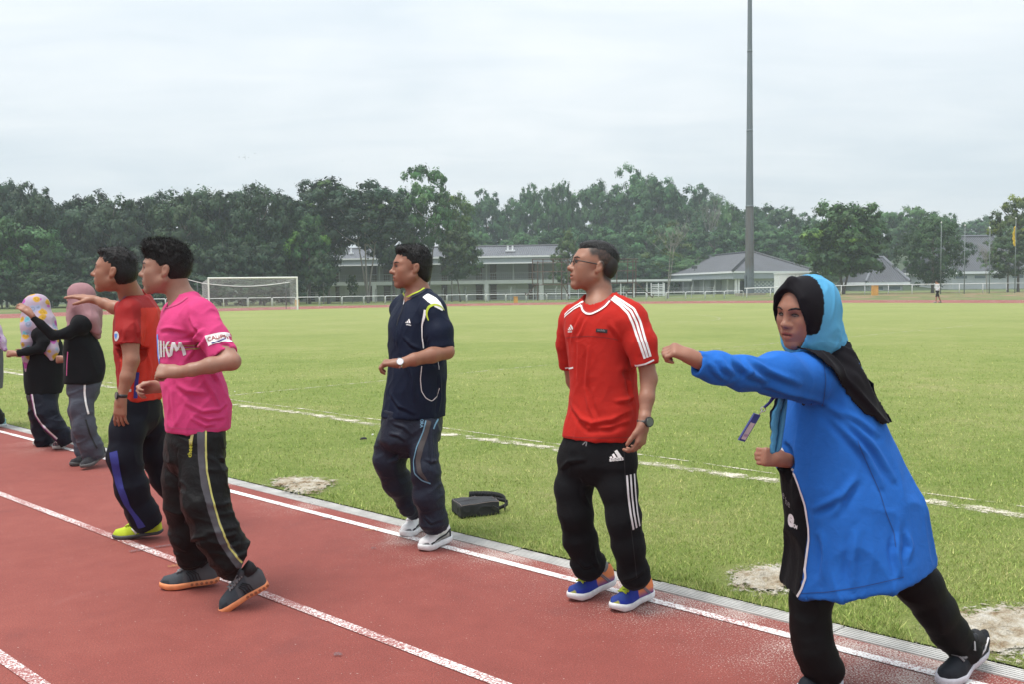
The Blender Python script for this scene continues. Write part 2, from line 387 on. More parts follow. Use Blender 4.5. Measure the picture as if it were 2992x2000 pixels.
# near grass as blades, thicker close to the camera
def grass():
    R = np.random.default_rng(11); N = 330000
    d = 1 / (1 / 3.6 - R.random(N) * (1 / 3.6 - 1 / 24.0)); px_ = R.uniform(-120, 3110, N)
    x = (px_ - 1496) / FPX * d; y = d + R.normal(0, .3, N); nn = x * TN[0] + y * TN[1]; uu = x * TU[0] + y * TU[1]
    keep = (nn > 4.165)
    for q in SANDS:
        P = np.array([G(a * S, b_ * S)[:2] for a, b_ in q]); c = P.mean(0); r = np.hypot(*(P - c).T).max()
        dd = np.hypot((x - c[0]), (y - c[1])) / r; keep &= ~((dd < .78) & (R.random(N) < .9))
    keep &= ~((np.abs(nn - 6.9) < .10) & (R.random(N) < .55))
    x, y, nn, d = x[keep], y[keep], nn[keep], d[keep]; N = len(x)
    h = R.gamma(4, .0037, N) * np.where(nn < 4.32, 1.7, 1.0); w = R.uniform(.0014, .0026, N) * np.clip(d / 6, 1, 2.6)
    a = R.uniform(0, 2 * math.pi, N); lean = R.uniform(.1, 1.3, N); la = R.uniform(0, 2 * math.pi, N)
    V = np.zeros((N, 3, 3)); V[:, 0] = np.c_[x - w * np.cos(a), y - w * np.sin(a), np.full(N, .010)]
    V[:, 1] = np.c_[x + w * np.cos(a), y + w * np.sin(a), np.full(N, .010)]
    V[:, 2] = np.c_[x + h * lean * np.cos(la), y + h * lean * np.sin(la), .012 + h]
    t = R.random((N, 1)); hue = np.where(R.random((N, 1)) < .22, np.array([[1.7, 1.45, 1.8]]), np.array([[.95, 1.05, .9]]))
    C = np.repeat((.80 + .75 * t) * hue, 3, 0); 
    me = npmesh('grass', V.reshape(-1, 3), np.arange(3 * N).reshape(-1, 3), False); setcol(me, C)
    tag(link('grass', me, M['blade']), 'short turf grass beside the red running track', 'grass', kind='stuff')
grass()
# litter on the turf and the track
def litter(x, y, sx, sy, sz, mat, nm, lab, rz):
    p = G(x, y); mb = MB().tube([(-sx / 2, 0, sz / 2), (-sx / 5, sy * .2, sz * .8), (sx / 4, 0, sz * .9), (sx / 2, -sy * .2, sz / 2)], [sz * .25, sz * .55, sz * .6, sz * .2], 6)
    o = mb.build(nm, mat, None, True); o.location = (p[0], p[1], .016); o.rotation_euler = (0, 0, rz); tag(o, lab, 'litter')
M['darkleaf'] = plain('dead_leaf', (.035, .035, .038), .8)
litter(1062, 1293, .07, .03, .022, M['darkleaf'], 'dry_leaf', 'small dark curled leaf on the turf between the pink and navy shirt men', .2)
litter(1089, 1280, .02, .01, .015, M['white'], 'paper_scrap', 'tiny white paper scrap on the turf beside the dark curled leaf', .9)
litter(686, 1151, .015, .01, .012, M['white'], 'paper_scrap', 'white speck of paper on the turf behind the pink shirt man', .4)
# ================================================================== railings, goal, buildings, mast
def at(x, d, z=None):
    """ground point under photo column x at depth d"""
    p = W(x, hor(x), d); return np.array([p[0], p[1], float(terrain(p[0], p[1])) if z is None else z])
def hz(x, y, d): return float(W(x, y, d)[2])
# steel hurdle railings round the far bend
pm = MB(); Lp = 2.16
pm.tube([(-Lp / 2, 0, 0), (-Lp / 2, 0, .80), (-Lp / 2 + .05, 0, .85), (Lp / 2 - .05, 0, .85), (Lp / 2, 0, .80), (Lp / 2, 0, 0)], .036, 6)
pm = pm.mesh('railing_panel', True); pm.materials.append(M['steelwhite'])
ra = [(-60, 899, 88), (610, 897.5, 0), (926, 892, 0), (1450, 881.5, 0), (1800, 876, 0), (2175, 870.5, 0)]
pts = []
for x, y, _ in ra: pts.append(G(x, y, -.05)[:2] * 1.0)
pts = np.array(pts); seg = np.r_[0, np.cumsum(np.hypot(*np.diff(pts, axis=0).T))]
i = 0; s = 0.3
while s + Lp < seg[-1]:
    a = np.array([np.interp(s, seg, pts[:, k]) for k in (0, 1)]); b = np.array([np.interp(s + Lp, seg, pts[:, k]) for k in (0, 1)])
    o = link('railing_panel', pm); c = (a + b) / 2; o.location = (c[0], c[1], float(terrain(*c)) - .03)
    o.rotation_euler = (0, 0, math.atan2(*(b - a)[::-1])); i += 1; s += Lp + .10
    tag(o, 'white tubular hurdle railing panel beyond the far bend of the track', 'railing', 'hurdle railings round the far bend')
# continuous rail to the right of the light mast
root = tag(empty('long_railing', at(2180, 112)), 'long white rail on single posts right of the light mast', 'railing')
b0 = np.array(root.location); mb = MB(); pr = [(2176, 842, 108), (2280, 838, 110), (2420, 834.5, 112), (2560, 832, 113), (2740, 829.5, 114), (2990, 826, 115), (3300, 822, 117)]
mb.tube([W(x, y, d) - b0 for x, y, d in pr], .05, 6).build('top_rail', M['steelwhite'], root, True)
for x in list(range(2182, 3250, 1))[::69]:
    d = np.interp(x, [p[0] for p in pr], [p[2] for p in pr]); y = np.interp(x, [p[0] for p in pr], [p[1] for p in pr]); p = W(x, y, d)
    MB().tube([(p[0] - b0[0], p[1] - b0[1], p[2] - b0[2]), (p[0] - b0[0], p[1] - b0[1], p[2] - b0[2] - 1.25)], .042, 6).build('post', M['steelwhite'], root, True)
# football goal with net
def goal():
    L = np.array([-22.55, 74.3]); Rr = np.array([-16.32, 76.0]); H = 2.44; w = Rr - L; wl = np.hypot(*w); wd = w / wl; bk = np.array([-wd[1], wd[0]])
    root = tag(empty('football_goal', (L[0], L[1], .012)), 'white football goal with sagging net at the far end', 'goal')
    loc = lambda s, t, z: (wd[0] * s + bk[0] * t, wd[1] * s + bk[1] * t, z)
    for s_ in (0, wl): MB().tube([loc(s_, 0, 0), loc(s_, 0, H)], .062, 10, False).build('post', M['white'], root, True)
    MB().tube([loc(-.06, 0, H), loc(wl + .06, 0, H)], .062, 10, False).build('crossbar', M['white'], root, True)
    for s_ in (-.9, wl - .75): MB().tube([loc(s_, 2.4, 0), loc(s_, 2.5, 2.2)], .03, 6).build('net_pole', plain('dark_steel', (.06, .065, .07), .5), root, True)
    net = MB(); nu, nv = 64, 26
    def pt(a, v):                                                # a along left side, back and right side; v from ground to top
        tot = 2.0 + wl + 2.0; q = a * tot
        z = v * (2.1 - .28 * math.sin(math.pi * min(1, max(0, (q - 2) / wl)))); sag = .25 * math.sin(math.pi * v) * .6
        if q < 2: s_, t = -.55 * q / 2, q
        elif q < 2 + wl: s_, t = -.55 + (q - 2) * (wl + .1) / wl, 2.0 - sag
        else: s_, t = wl - .45 * (1 - (q - 2 - wl) / 2), 2.0 - (q - 2 - wl)
        if q < 2 or q > 2 + wl: z = v * (2.1 + (H - 2.1) * (1 - t / 2.0))
        return loc(s_, t, z)
    for i in range(nu * 2 + 1): net.tube([pt(i / nu / 2, j / 8) for j in range(9)], .0030, 3, False)
    for j in range(nv + 1): net.tube([pt(i / nu, j / nv) for i in range(nu + 1)], .0030, 3, False)
    for i in range(0, 61):                                       # roof of the net
        f = i / 60; a = loc(f * wl, 0, H - .03); b = pt((2 + f * wl) / (4 + wl), 1); net.tube([a, b], .0030, 3, False)
    for j in range(1, 12):
        f = j / 12; net.tube([tuple(np.array(loc(q * wl, 0, H - .03)) * (1 - f) + np.array(pt((2 + q * wl) / (4 + wl), 1)) * f) for q in np.linspace(0, 1, 20)], .0030, 3, False)
    net.tube([pt((2 + q * wl) / (4 + wl), 1) for q in np.linspace(0, 1, 24)], .03, 5, False)
    net.build('net', plain('net_cord', (.70, .72, .72), .8), root)
    MB().tube([pt(2 / (4 + wl), 1), loc(-2.0, 2.2, 2.5), loc(-3.2, 2.4, 2.95)], .02, 4).build('guy_rope', M['white'], root)
goal()

def m_tiles(name, c0, axis_scale, bumps=.9):
    g = NG(name); wv = g.n('ShaderNodeTexWave', wave_type='BANDS', bands_direction='X'); wv.inputs['Scale'].default_value = axis_scale; wv.inputs['Distortion'].default_value = .0
    g.l(g.tc.outputs['UV'], wv.inputs['Vector']); w2 = g.n('ShaderNodeTexWave', wave_type='BANDS', bands_direction='Y', wave_profile='SAW'); w2.inputs['Scale'].default_value = axis_scale * .9
    g.l(g.tc.outputs['UV'], w2.inputs['Vector']); h = g.math('ADD', wv.outputs['Fac'], g.math('MULTIPLY', w2.outputs['Fac'], .6))
    c = g.mix(1.0, c0, g.ramp(g.noise(.35, 4, .6), [(.3, gray(.85)), (.7, gray(1.2))]), 'MULTIPLY'); g.set(Base_Color=c, Roughness=.55)
    g.bump(h, bumps, .12); return g.m
M['tile'] = m_tiles('grey_roof_tiles', (.125, .132, .152), 1.05); M['tile_dark'] = m_tiles('slate_roof_tiles', (.062, .067, .082), .9, .9)
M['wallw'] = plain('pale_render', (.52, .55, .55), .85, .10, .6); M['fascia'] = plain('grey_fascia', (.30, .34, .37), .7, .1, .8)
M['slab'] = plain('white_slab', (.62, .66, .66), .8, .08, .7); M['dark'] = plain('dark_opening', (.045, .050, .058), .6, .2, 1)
M['door'] = plain('brown_door', (.105, .068, .052), .6, .2, 1); M['shade'] = plain('shaded_render', (.30, .315, .31), .85, .08, .6)  # 'shade' is a darker copy of the pale render, shade put into the colour
M['pane'] = plain('window_glass', (.12, .16, .18), .15, .1, 1); M['gutter'] = plain('white_gutter', (.78, .80, .82), .5, .05, 1)
M['rail_grey'] = plain('grey_balcony_rail', (.38, .41, .41), .5, .1, 1)
def quad_uv(name, quads, mat, parent, thick=.12):
    """roof slopes: each a quad with UVs in metres, with a thickness below"""
    V, F, UV = [], [], []
    for q in quads:
        q = [Vector(p) for p in q]; b = len(V); V += [tuple(p) for p in q]; F.append(tuple(range(b, b + len(q))))
        ex = (q[1] - q[0]).normalized(); nn = ex.cross(q[2] - q[0]).normalized(); ey = nn.cross(ex)
        UV += [((p - q[0]).dot(ex), (p - q[0]).dot(ey)) for p in q]
    me = bpy.data.meshes.new(name); me.from_pydata(V, [], F); me.update(); uv = me.uv_layers.new(name='UVMap')
    for i, c in enumerate(UV): uv.data[i].uv = c
    o = link(name, me, mat, parent)
    if thick: m = o.modifiers.new('thickness', 'SOLIDIFY'); m.thickness = thick; m.offset = -1
    return o
# two-storey hostel behind the railings
def hostel():
    D0 = 141.0; a = at(795, D0 + 3); b = at(1655, D0 - 2); z0 = -.36
    L = float(np.hypot(*(b - a)[:2])); root = tag(empty('hostel_building', (a[0], a[1], z0), math.atan2(b[1] - a[1], b[0] - a[0])),
        'long two-storey white hostel with balcony and grey tiled roof', 'building')
    z = lambda y: hz(1400, y, D0) - z0
    sl0, sl1, fb, ft, rg = z(829), z(818.5), z(769), z(751), z(717.5)
    MB().box(0, L, 2.2, 9, 0, fb).build('wall', M['wallw'], root)
    MB().box(-.3, L + .3, -.1, 2.2, sl0, sl1).build('balcony_slab', M['slab'], root)
    MB().box(-.8, L + .8, -1.3, 2.2, fb, ft - .12).build('fascia', M['fascia'], root)
    MB().box(-.9, L + .9, -1.45, -1.25, ft - .16, ft + .08).build('gutter', M['gutter'], root)
    MB().box(-.8, L + .8, -1.38, -1.2, fb - .14, fb + .02).build('soffit_edge', M['gutter'], root)
    quad_uv('roof', [[(-.9, -1.45, ft), (L + .9, -1.45, ft), (L + .9, 4.5, rg), (-.9, 4.5, rg)], [(L + .9, 10.4, ft), (-.9, 10.4, ft), (-.9, 4.5, rg), (L + .9, 4.5, rg)]], M['tile'], root)
    MB().tube([(-.9, 4.5, rg + .05), (L + .9, 4.5, rg + .05)], .16, 6).build('ridge', M['tile_dark'], root)
    px2s = lambda x: (at(x, D0)[0] - a[0]) * L / (b[0] - a[0])
    for x in (1090, 1422, 1581):
        s_ = px2s(x); MB().box(s_ - .30, s_ + .30, -.1, .45, 0, sl0).build('column', M['slab'], root)
    for x in (1106, 1340, 1422, 1500, 1581, 890, 985, 1250):
        s_ = px2s(x); MB().box(s_ - .07, s_ + .07, .0, .14, sl1, fb).build('post', M['rail_grey'], root)
    rl = MB(); h = (fb - sl1) * .40
    rl.box(0, L, .0, .05, sl1 + h, sl1 + h + .06); rl.box(0, L, .0, .04, sl1 + .12, sl1 + .17); rl.box(0, L, .0, .04, sl1 + h * .5, sl1 + h * .5 + .03)
    for k in range(int(L / .28)): rl.box(k * .28, k * .28 + .022, .01, .035, sl1 + .1, sl1 + h)
    rl.build('balcony_railing', M['rail_grey'], root)
    for x, w in ((1394, 19), (1436, 19), (1549, 19), (886, 20), (966, 12), (1076, 21), (1118, 20), (1290, 16)):
        s_ = px2s(x); ww = w / 2909 * D0
        for zb, hh in ((.1, 2.05), (sl1 + .02, 2.15)):
            dr = MB().box(s_ - ww / 2, s_ + ww / 2, 2.13, 2.23, zb, zb + hh).build('door', M['dark'] if x < 900 else M['door'], root)
            MB().box(s_ - ww / 2 - .07, s_ + ww / 2 + .07, 2.10, 2.21, zb + hh, zb + hh + .09).build('frame', M['dark'], dr)
            MB().box(s_ + ww / 2 - .12, s_ + ww / 2 - .06, 2.07, 2.135, zb + 1.0, zb + 1.06).build('handle', M['gutter'], dr)
    for x in (1335, 1490, 1210, 1000):
        s_ = px2s(x); MB().box(s_ - .55, s_ + .55, 2.12, 2.22, .15, 2.1).build('service_panel', M['slab'], root)
    MB().box(0, L, 2.15, 2.21, sl1 + .002, fb).build('recess_wall', M['shade'], root)  # upper wall greyed to paint in the shade of the balcony recess
    for x in (1483, 1497, 1018):
        s_ = px2s(x); mb = MB(); mb.tube([(s_, .9, ft + .9), (s_, .9, ft + 1.55)], .13, 6); mb.box(s_ - .32, s_ + .32, .7, 1.1, ft + .75, ft + .98); mb.build('roof_vent', M['gutter'], root)
hostel()
# hip-roofed hall with an arcade
def hall():
    Cn = at(2147, 140, -.12); Lf = at(1893, 187, -.12); Rt = at(2372, 151, -.12)
    root = tag(empty('arcaded_hall', tuple(Cn)), 'low white hall with columns and dark hipped tile roof', 'building')
    e1 = (Lf - Cn)[:2]; L1 = np.hypot(*e1); e1 /= L1; e2 = (Rt - Cn)[:2]; L2 = np.hypot(*e2); e2 /= L2
    q = lambda s_, t, z: (e1[0] * s_ + e2[0] * t, e1[1] * s_ + e2[1] * t, z)
    zb = hz(2147, 814, 140) + .12; zt = hz(2147, 793, 140) + .12; zr = hz(2227, 734, 152) + .12
    def prism(s0, s1, t0, t1, z0, z1):
        m = MB(); v = [q(s0, t0, z0), q(s1, t0, z0), q(s1, t1, z0), q(s0, t1, z0), q(s0, t0, z1), q(s1, t0, z1), q(s1, t1, z1), q(s0, t1, z1)]
        m.v = v; m.f = [(0, 1, 2, 3), (7, 6, 5, 4), (0, 4, 5, 1), (1, 5, 6, 2), (2, 6, 7, 3), (3, 7, 4, 0)]; return m
    prism(1.2, L1 - 1, 1.6, L2 - 1, 0, zb).build('wall', M['wallw'], root)
    prism(-.8, L1 + .8, -.8, L2 + .8, zb, zt - .06).build('fascia', M['fascia'], root)
    g = MB(); g.v = []
    for (s0, s1, t0, t1) in ((-.95, L1 + .95, -.98, -.8), (-.95, -.8, -.8, L2 + .95)): k = prism(s0, s1, t0, t1, zt - .2, zt + .06); b_ = len(g.v); g.v += k.v; g.f += [tuple(b_ + i for i in f) for f in k.f]
    g.build('gutter', M['gutter'], root)
    m = (L2 + 1.9) / 2 * 1.0; c0, c1, c2, c3 = q(-.95, -.95, zt), q(L1 + .95, -.95, zt), q(L1 + .95, L2 + .95, zt), q(-.95, L2 + .95, zt)
    r0, r1 = q(m * .9, L2 / 2, zr), q(L1 - m * .9, L2 / 2, zr)
    quad_uv('roof', [[c1, c0, r0, r1], [c0, c3, r0], [c3, c2, r1, r0], [c2, c1, r1]], M['tile_dark'], root, 0)
    hip = MB()
    for a_, b_ in ((c0, r0), (c3, r0), (r0, r1), (c1, r1)):
        n_ = 34
        for i in range(n_):
            p0 = Vector(a_).lerp(Vector(b_), i / n_); p1 = Vector(a_).lerp(Vector(b_), (i + .82) / n_); p0.z += .10; p1.z += .06; hip.tube([p0, p1], [.20, .15], 6)
    hip.build('hip_tiles', M['tile_dark'], root)
    for i in range(9):
        s_ = 3.2 + i * (L1 - 4) / 8; prism(s_ - .11, s_ + .11, .0, .22, 0, zb).build('column', M['gutter'], root)
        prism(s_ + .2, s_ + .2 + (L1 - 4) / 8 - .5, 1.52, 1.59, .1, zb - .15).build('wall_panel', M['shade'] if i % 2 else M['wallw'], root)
    for t in (-.02, .55): prism(-.3, .1, t, t + .38, 0, zb).build('column', M['gutter'], root)
    d = prism(1.14, 1.2, .0, .1, 0, zb); prism(1.0, 1.2, 1.7, 2.6, 0.1, 2.1).build('door', M['dark'], root)
    MB().build if False else None
    sc = MB(); z1_, z2_ = .15, zb - .35                            # pierced block screen on the short side
    prism(.35, .5, 3.0, L2 - .5, .1, zb).build('screen_wall', M['slab'], root)
    prism(.25, .34, 3.5, L2 - 2.2, .15, z2_).build('screen_void', M['fascia'], root)
    nb, nr = 13, 7
    for i in range(nb):
        for j in range(nr):
            t = 3.7 + (L2 - 6.2) * (i + .5 * (j % 2)) / nb; z_ = .35 + (z2_ - .5) * j / (nr - 1); r = .20
            b_ = len(sc.v); sc.v += [q(.2, t - r, z_), q(.2, t, z_ - r), q(.2, t + r, z_), q(.2, t, z_ + r), q(.27, t - r, z_), q(.27, t, z_ - r), q(.27, t + r, z_), q(.27, t, z_ + r)]
            sc.f += [tuple(b_ + k for k in f) for f in ((0, 1, 2, 3), (0, 4, 5, 1), (1, 5, 6, 2), (2, 6, 7, 3), (3, 7, 4, 0))]
    o = sc.build('screen_blocks', M['slab'], root); o['kind'] = 'stuff'
    p = W(2030, 791, 150); mb = MB(); v = Vector(p) - Vector(root.location); mb.tube([v, v + Vector((0, 0, .5))], .05, 5); mb.box(v.x - .45, v.x + .35, v.y - .15, v.y + .15, v.z + .35, v.z + .75); mb.build('roof_lamp', M['dark'], root)
hall()
# covered walkway between hostel and hall
root = tag(empty('covered_walkway', at(1790, 150)), 'flat roofed walkway on thin posts between hostel and hall', 'walkway'); b0 = np.array(root.location)
A, B = W(1700, 824, 150) - b0, W(2010, 818, 152) - b0
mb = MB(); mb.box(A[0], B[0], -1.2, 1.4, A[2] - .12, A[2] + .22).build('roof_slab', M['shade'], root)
MB().box(A[0], B[0], -1.3, -1.2, A[2] + .02, A[2] + .30).build('roof_edge', M['slab'], root)
for x in (1725, 1812, 1850, 1888, 1935): p = W(x, 840, 150) - b0; MB().box(p[0] - .09, p[0] + .09, -.9, -.75, 0, A[2] - .12).build('post', M['gutter'], root)
for k in range(8): p0, p1 = W(1906, 832 + k * 5, 148) - b0, W(1940, 832 + k * 5, 148) - b0; MB().box(p0[0], p1[0], -1.9, -1.85, p0[2] - .06, p0[2] + .06).build('louvre_slat', M['gutter'], root)
for x in (1903, 1924, 1941): p = W(x, 840, 148) - b0; MB().box(p[0] - .07, p[0] + .07, -1.98, -1.91, 0, p[2] + .7).build('louvre_post', M['gutter'], root)
# bare billboard frame of rusty steel
root = tag(empty('billboard_frame', at(1700, 106)), 'bare rusty steel billboard frame with diagonal braces behind the railings', 'frame'); b0 = np.array(root.location); D = 106
cx = lambda x: 1550 + x / 5.213; cy = lambda y: 740 + y / 5.213
for x, y0, y1 in ((30, 85, 480), (110, 115, 720), (190, 85, 480), (345, 85, 460), (475, 110, 710), (575, 100, 470), (760, 100, 470), (920, 95, 465), (1080, 95, 460), (1200, 90, 690), (1315, 85, 455), (1480, 80, 445), (1560, 80, 680), (1605, 80, 655)):
    MB().tube([W(cx(x), cy(y0), D) - b0, W(cx(x), cy(y1), D) - b0], .055, 5).build('upright', M['rust'], root)
for (x0, y0), (x1, y1) in (((30, 86), (1640, 84)), ((30, 480), (1620, 445)), ((30, 280), (1620, 262)), ((30, 135), (1640, 128)), ((1605, 440), (1860, 672)), ((1860, 672), (1875, 630)), ((110, 450), (-60, 640)), ((-60, 640), (-85, 600)), ((1560, 500), (1450, 620)), ((475, 440), (590, 650))):
    MB().tube([W(cx(x0), cy(y0), D) - b0, W(cx(x1), cy(y1), D) - b0], .045, 5).build('brace', M['rust'], root)
# tall floodlight mast
def mast():
    Dm = 128; p = at(2190, Dm); root = tag(empty('light_mast', tuple(p)), 'very tall tapered grey steel floodlight mast rising out of view', 'mast')
    g = NG('galvanised_steel'); c = g.ramp(g.noise(1.2, 5, .6, .3, sc=(3, 3, .12)), [(.3, (.105, .130, .150)), (.7, (.140, .165, .182))])
    sp = g.n('ShaderNodeSeparateXYZ'); g.l(g.tc.outputs['Object'], sp.inputs[0])
    st = g.math('MULTIPLY', g.sstep(sp.outputs[2], 2.6, 4.2), g.math('LESS_THAN', sp.outputs[2], 11.35)); st = g.math('MULTIPLY', st, g.sstep(g.noise(2.2, 5, .7, 0, sc=(6, 6, .10)), .33, .55))
    c = g.mix(g.math('MULTIPLY', st, .85), c, (.105, .090, .082)); g.set(Base_Color=c, Roughness=.6, Metallic=.0)
    secs = [(0, 11.4, .59, .50), (11.4, 21.0, .49, .40), (21.0, 31, .395, .32), (31, 46, .315, .22)]
    for z0, z1, r0, r1 in secs: MB().tube([(0, 0, z0 - .2), (0, 0, z1)], [r0, r1], 16, False).build('mast_section', g.m, root, True)
    for z1, r in ((11.4, .515), (21, .41), (31, .335)): MB().tube([(0, 0, z1 - .18), (0, 0, z1 + .06)], r, 16).build('collar', g.m, root, True)
    MB().tube([(-.62, -.35, .6), (-.62, -.35, 2.6)], .13, 8).build('cable_box', g.m, root)
    MB().box(-1.6, 1.8, -1.2, 1.2, -.4, .28).build('concrete_base', plain('stained_concrete', (.30, .27, .22), .9, .3, 1.5), root)
mast()
# rusty white container
def container():
    root = tag(empty('storage_container', at(2330, 118)), 'white storage container with rust stains beside the hall', 'container'); b0 = np.array(root.location)
    g = NG('rusty_white_paint'); n = g.noise(1.4, 6, .7, .5); c = g.mix(g.sstep(n, .60, .68), (.70, .72, .72), (.36, .17, .06)); c = g.mix(g.sstep(g.noise(.9, 5, .7), .66, .72), c, (.25, .10, .04)); g.set(Base_Color=c, Roughness=.6)
    d = 118; x0, x1, xm = W(2277, 800, d)[0] - b0[0], W(2400, 800, d)[0] - b0[0], W(2312, 800, d)[0] - b0[0]; zt = hz(2340, 797, d) - b0[2]
    MB().box(x0, x1, 0, 2.4, -.05, zt - .06).build('body', g.m, root)
    for a, b in ((x0 + .1, xm - .55), (xm - .48, xm - .06), (xm + .08, xm + 1.1), (xm + 1.2, xm + 2.3), (xm + 2.4, x1 - .1)): MB().box(a, b, -.06, 0, .15, zt - .25).build('door_panel', g.m, root)
    MB().box(x0 - .06, x1 + .06, -.09, 2.46, zt - .06, zt + .04).build('roof_lip', M['gutter'], root)
    for x in np.linspace(xm + .05, x1 - .05, 9): MB().box(x - .03, x + .03, -.10, -.061, .15, zt - .2).build('lock_bar', M['rail_grey'], root)
container()
# hipped houses further right
def hip_house(xl, xr, yr, ye, yb, d, xr0, xr1, lab, dep=14):
    a, b = at(xl, d), at(xr, d); root = tag(empty('tiled_house', tuple(a)), lab, 'building'); Lx = b[0] - a[0]; z0 = a[2]
    ze, zr, zb = hz((xl + xr) / 2, ye, d) - z0, hz((xl + xr) / 2, yr, d + dep / 2) - z0, 0; s0, s1 = (xr0 - xl) / (xr - xl) * Lx, (xr1 - xl) / (xr - xl) * Lx
    quad_uv('roof', [[(0, 0, ze), (Lx, 0, ze), (s1, dep / 2, zr), (s0, dep / 2, zr)], [(0, dep, ze), (0, 0, ze), (s0, dep / 2, zr)], [(Lx, 0, ze), (Lx, dep, ze), (s1, dep / 2, zr)], [(Lx, dep, ze), (0, dep, ze), (s0, dep / 2, zr), (s1, dep / 2, zr)]], M['tile_dark'], root, 0)
    mb = MB(); mb.tube([(0, 0, ze + .1), (s0, dep / 2, zr + .1)], .22, 6); mb.tube([(s0, dep / 2, zr + .1), (s1, dep / 2, zr + .1)], .22, 6); mb.tube([(Lx, 0, ze + .1), (s1, dep / 2, zr + .1)], .22, 6); mb.build('hip_tiles', M['tile'], root)
    MB().box(0, Lx, .05, dep - .1, ze - .45, ze - .02).build('fascia', M['gutter'], root)
    MB().box(.8, Lx - .8, 1, dep - 1, -.3, ze - .45).build('wall', M['wallw'], root)
    n = max(2, int(Lx / 3))
    for i in range(n):
        x = .8 + (Lx - 1.6) * (i + .5) / n; wdw = MB().box(x - .9, x + .9, .93, 1.0, ze - 1.25, ze - .75).build('window', M['pane'], root)
        MB().box(x - 1.0, x + 1.0, .90, .97, ze - 1.36, ze - 1.26).build('sill', M['slab'], wdw)
hip_house(2530, 2660, 752, 823, 845, 158, 2608, 2628, 'small grey hipped roof house between the mango tree and round tree')
hip_house(2775, 3080, 690, 790, 845, 165, 2836, 2990, 'large house with broad grey tiled roof behind the flagpoles', 22)
# house on the hill with a red roof
a = at(1470, 232); root = tag(empty('hill_house', tuple(a)), 'white house with red roof half hidden on the wooded hill', 'building')
zt, zm, zb = hz(1470, 650, 232) - a[2], hz(1470, 672, 232) - a[2], 0
M['redtile'] = m_tiles('red_roof_tiles', (.26, .075, .065), .8)
quad_uv('roof', [[(-5, 0, zm), (5.5, 0, zm), (3, 4, zt), (-2, 4, zt)], [(5.5, 0, zm), (5.5, 8, zm), (3, 4, zt)], [(-5, 8, zm), (-5, 0, zm), (-2, 4, zt)], [(5.5, 8, zm), (-5, 8, zm), (-2, 4, zt), (3, 4, zt)]], M['redtile'], root, 0)
MB().box(-4.5, 5, .5, 7.5, zb, zm).build('wall', M['white'], root)
for x in (-3.2, -1.2, .8, 2.8):
    for zz in (zm - 1.9, zm - 4.4): MB().box(x - .5, x + .5, .42, .5, zz - .6, zz + .6).build('window', M['pane'], root)
# flagpoles with blue footings
for x, yt, fl in ((2748, 652, 0), (2817, 660, 0), (2890, 668, 0), (2965, 640, 1)):
    d = 108; p = W(x, 866, d); root = tag(empty('flagpole', tuple(p)), 'flagpole with a furled yellow flag' if fl else 'thin bare flagpole with blue footing beyond the track', 'flagpole', None if fl else 'bare flagpoles beyond the track')
    h = hz(x, yt, d) - p[2]; MB().tube([(0, 0, 0), (0, 0, h)], [.055, .035], 8).build('pole', plain('pole_grey', (.15, .18, .18), .5), root, True)
    mb = MB(); mb.tube([(0, 0, h), (0, 0, h + .16)], [.08, .04], 8); mb.build('finial', M['white'], root, True)
    MB().box(-.95, .95, -.5, .5, -.3, .16).build('footing', plain('blue_footing', (.17, .36, .45), .7), root)
    if fl:
        mb = MB(); prev = None; zt_, zb_ = h - .75, h - 2.85; n = 14
        for i in range(n + 1):
            f = i / n; z_ = zt_ + (zb_ - zt_) * f; wd = .10 + .17 * math.sin(math.pi * min(1, f * 1.05)) ** .7 + .04 * math.sin(i * 1.7); row = [(-.05 - wd * k / 6, .07 * math.sin(k * 2.0 + f * 3), z_ - .12 * k / 6) for k in range(7)]
            if prev:
                for k in range(6): mb.poly([prev[k], prev[k + 1], row[k + 1], row[k]])
            prev = row
        o = mb.build('flag', plain('yellow_cloth', (.70, .50, .03), .8), root, True); o.modifiers.new('t', 'SOLIDIFY').thickness = .015
# yellow marker boxes beside the far track
M['ybox'] = plain('yellow_board', (.58, .30, .07), .7, .2, 2)
for x, y, w, d, lab in ((1507, 881, 12, 97, 'small yellow marker box before the hostel railings'), (868, 887, 9, 96, 'small yellow marker box behind the goal post'), (2556, 852, 15, 106, 'small yellow marker box under the long white rail')):
    p = W(x, y, d); ww = w / 2909 * d / 2; r_ = tag(empty('marker_box', (p[0], p[1], p[2])), lab, 'box'); hh = 2.3 * ww
    MB().box(-ww, ww, -.3, .3, -.5, hh).build('body', M['ybox'], r_); MB().box(-ww - .02, ww + .02, -.32, .32, hh, hh + .05).build('lid', M['ybox'], r_)
# boundary fence posts in front of the hostel
root = tag(empty('boundary_fence', at(1400, 124)), 'thin pale boundary fence posts with wires before the hostel', 'fence'); b0 = np.array(root.location)
fx = list(range(700, 2140, 66)); tops = []
for x in fx:
    p = at(x, 124) - b0; mb = MB(); mb.tube([(p[0], p[1], -.1), (p[0], p[1], 1.45), (p[0] + .12, p[1] - .1, 1.75)], .05, 5); mb.build('post', M['rail_grey'], root); tops.append(p)
wr = MB()
for z_ in (.25, .55, .85, 1.15, 1.4): wr.tube([(p[0], p[1], z_) for p in tops], .012, 3)
wr.build('wire', M['rail_grey'], root)
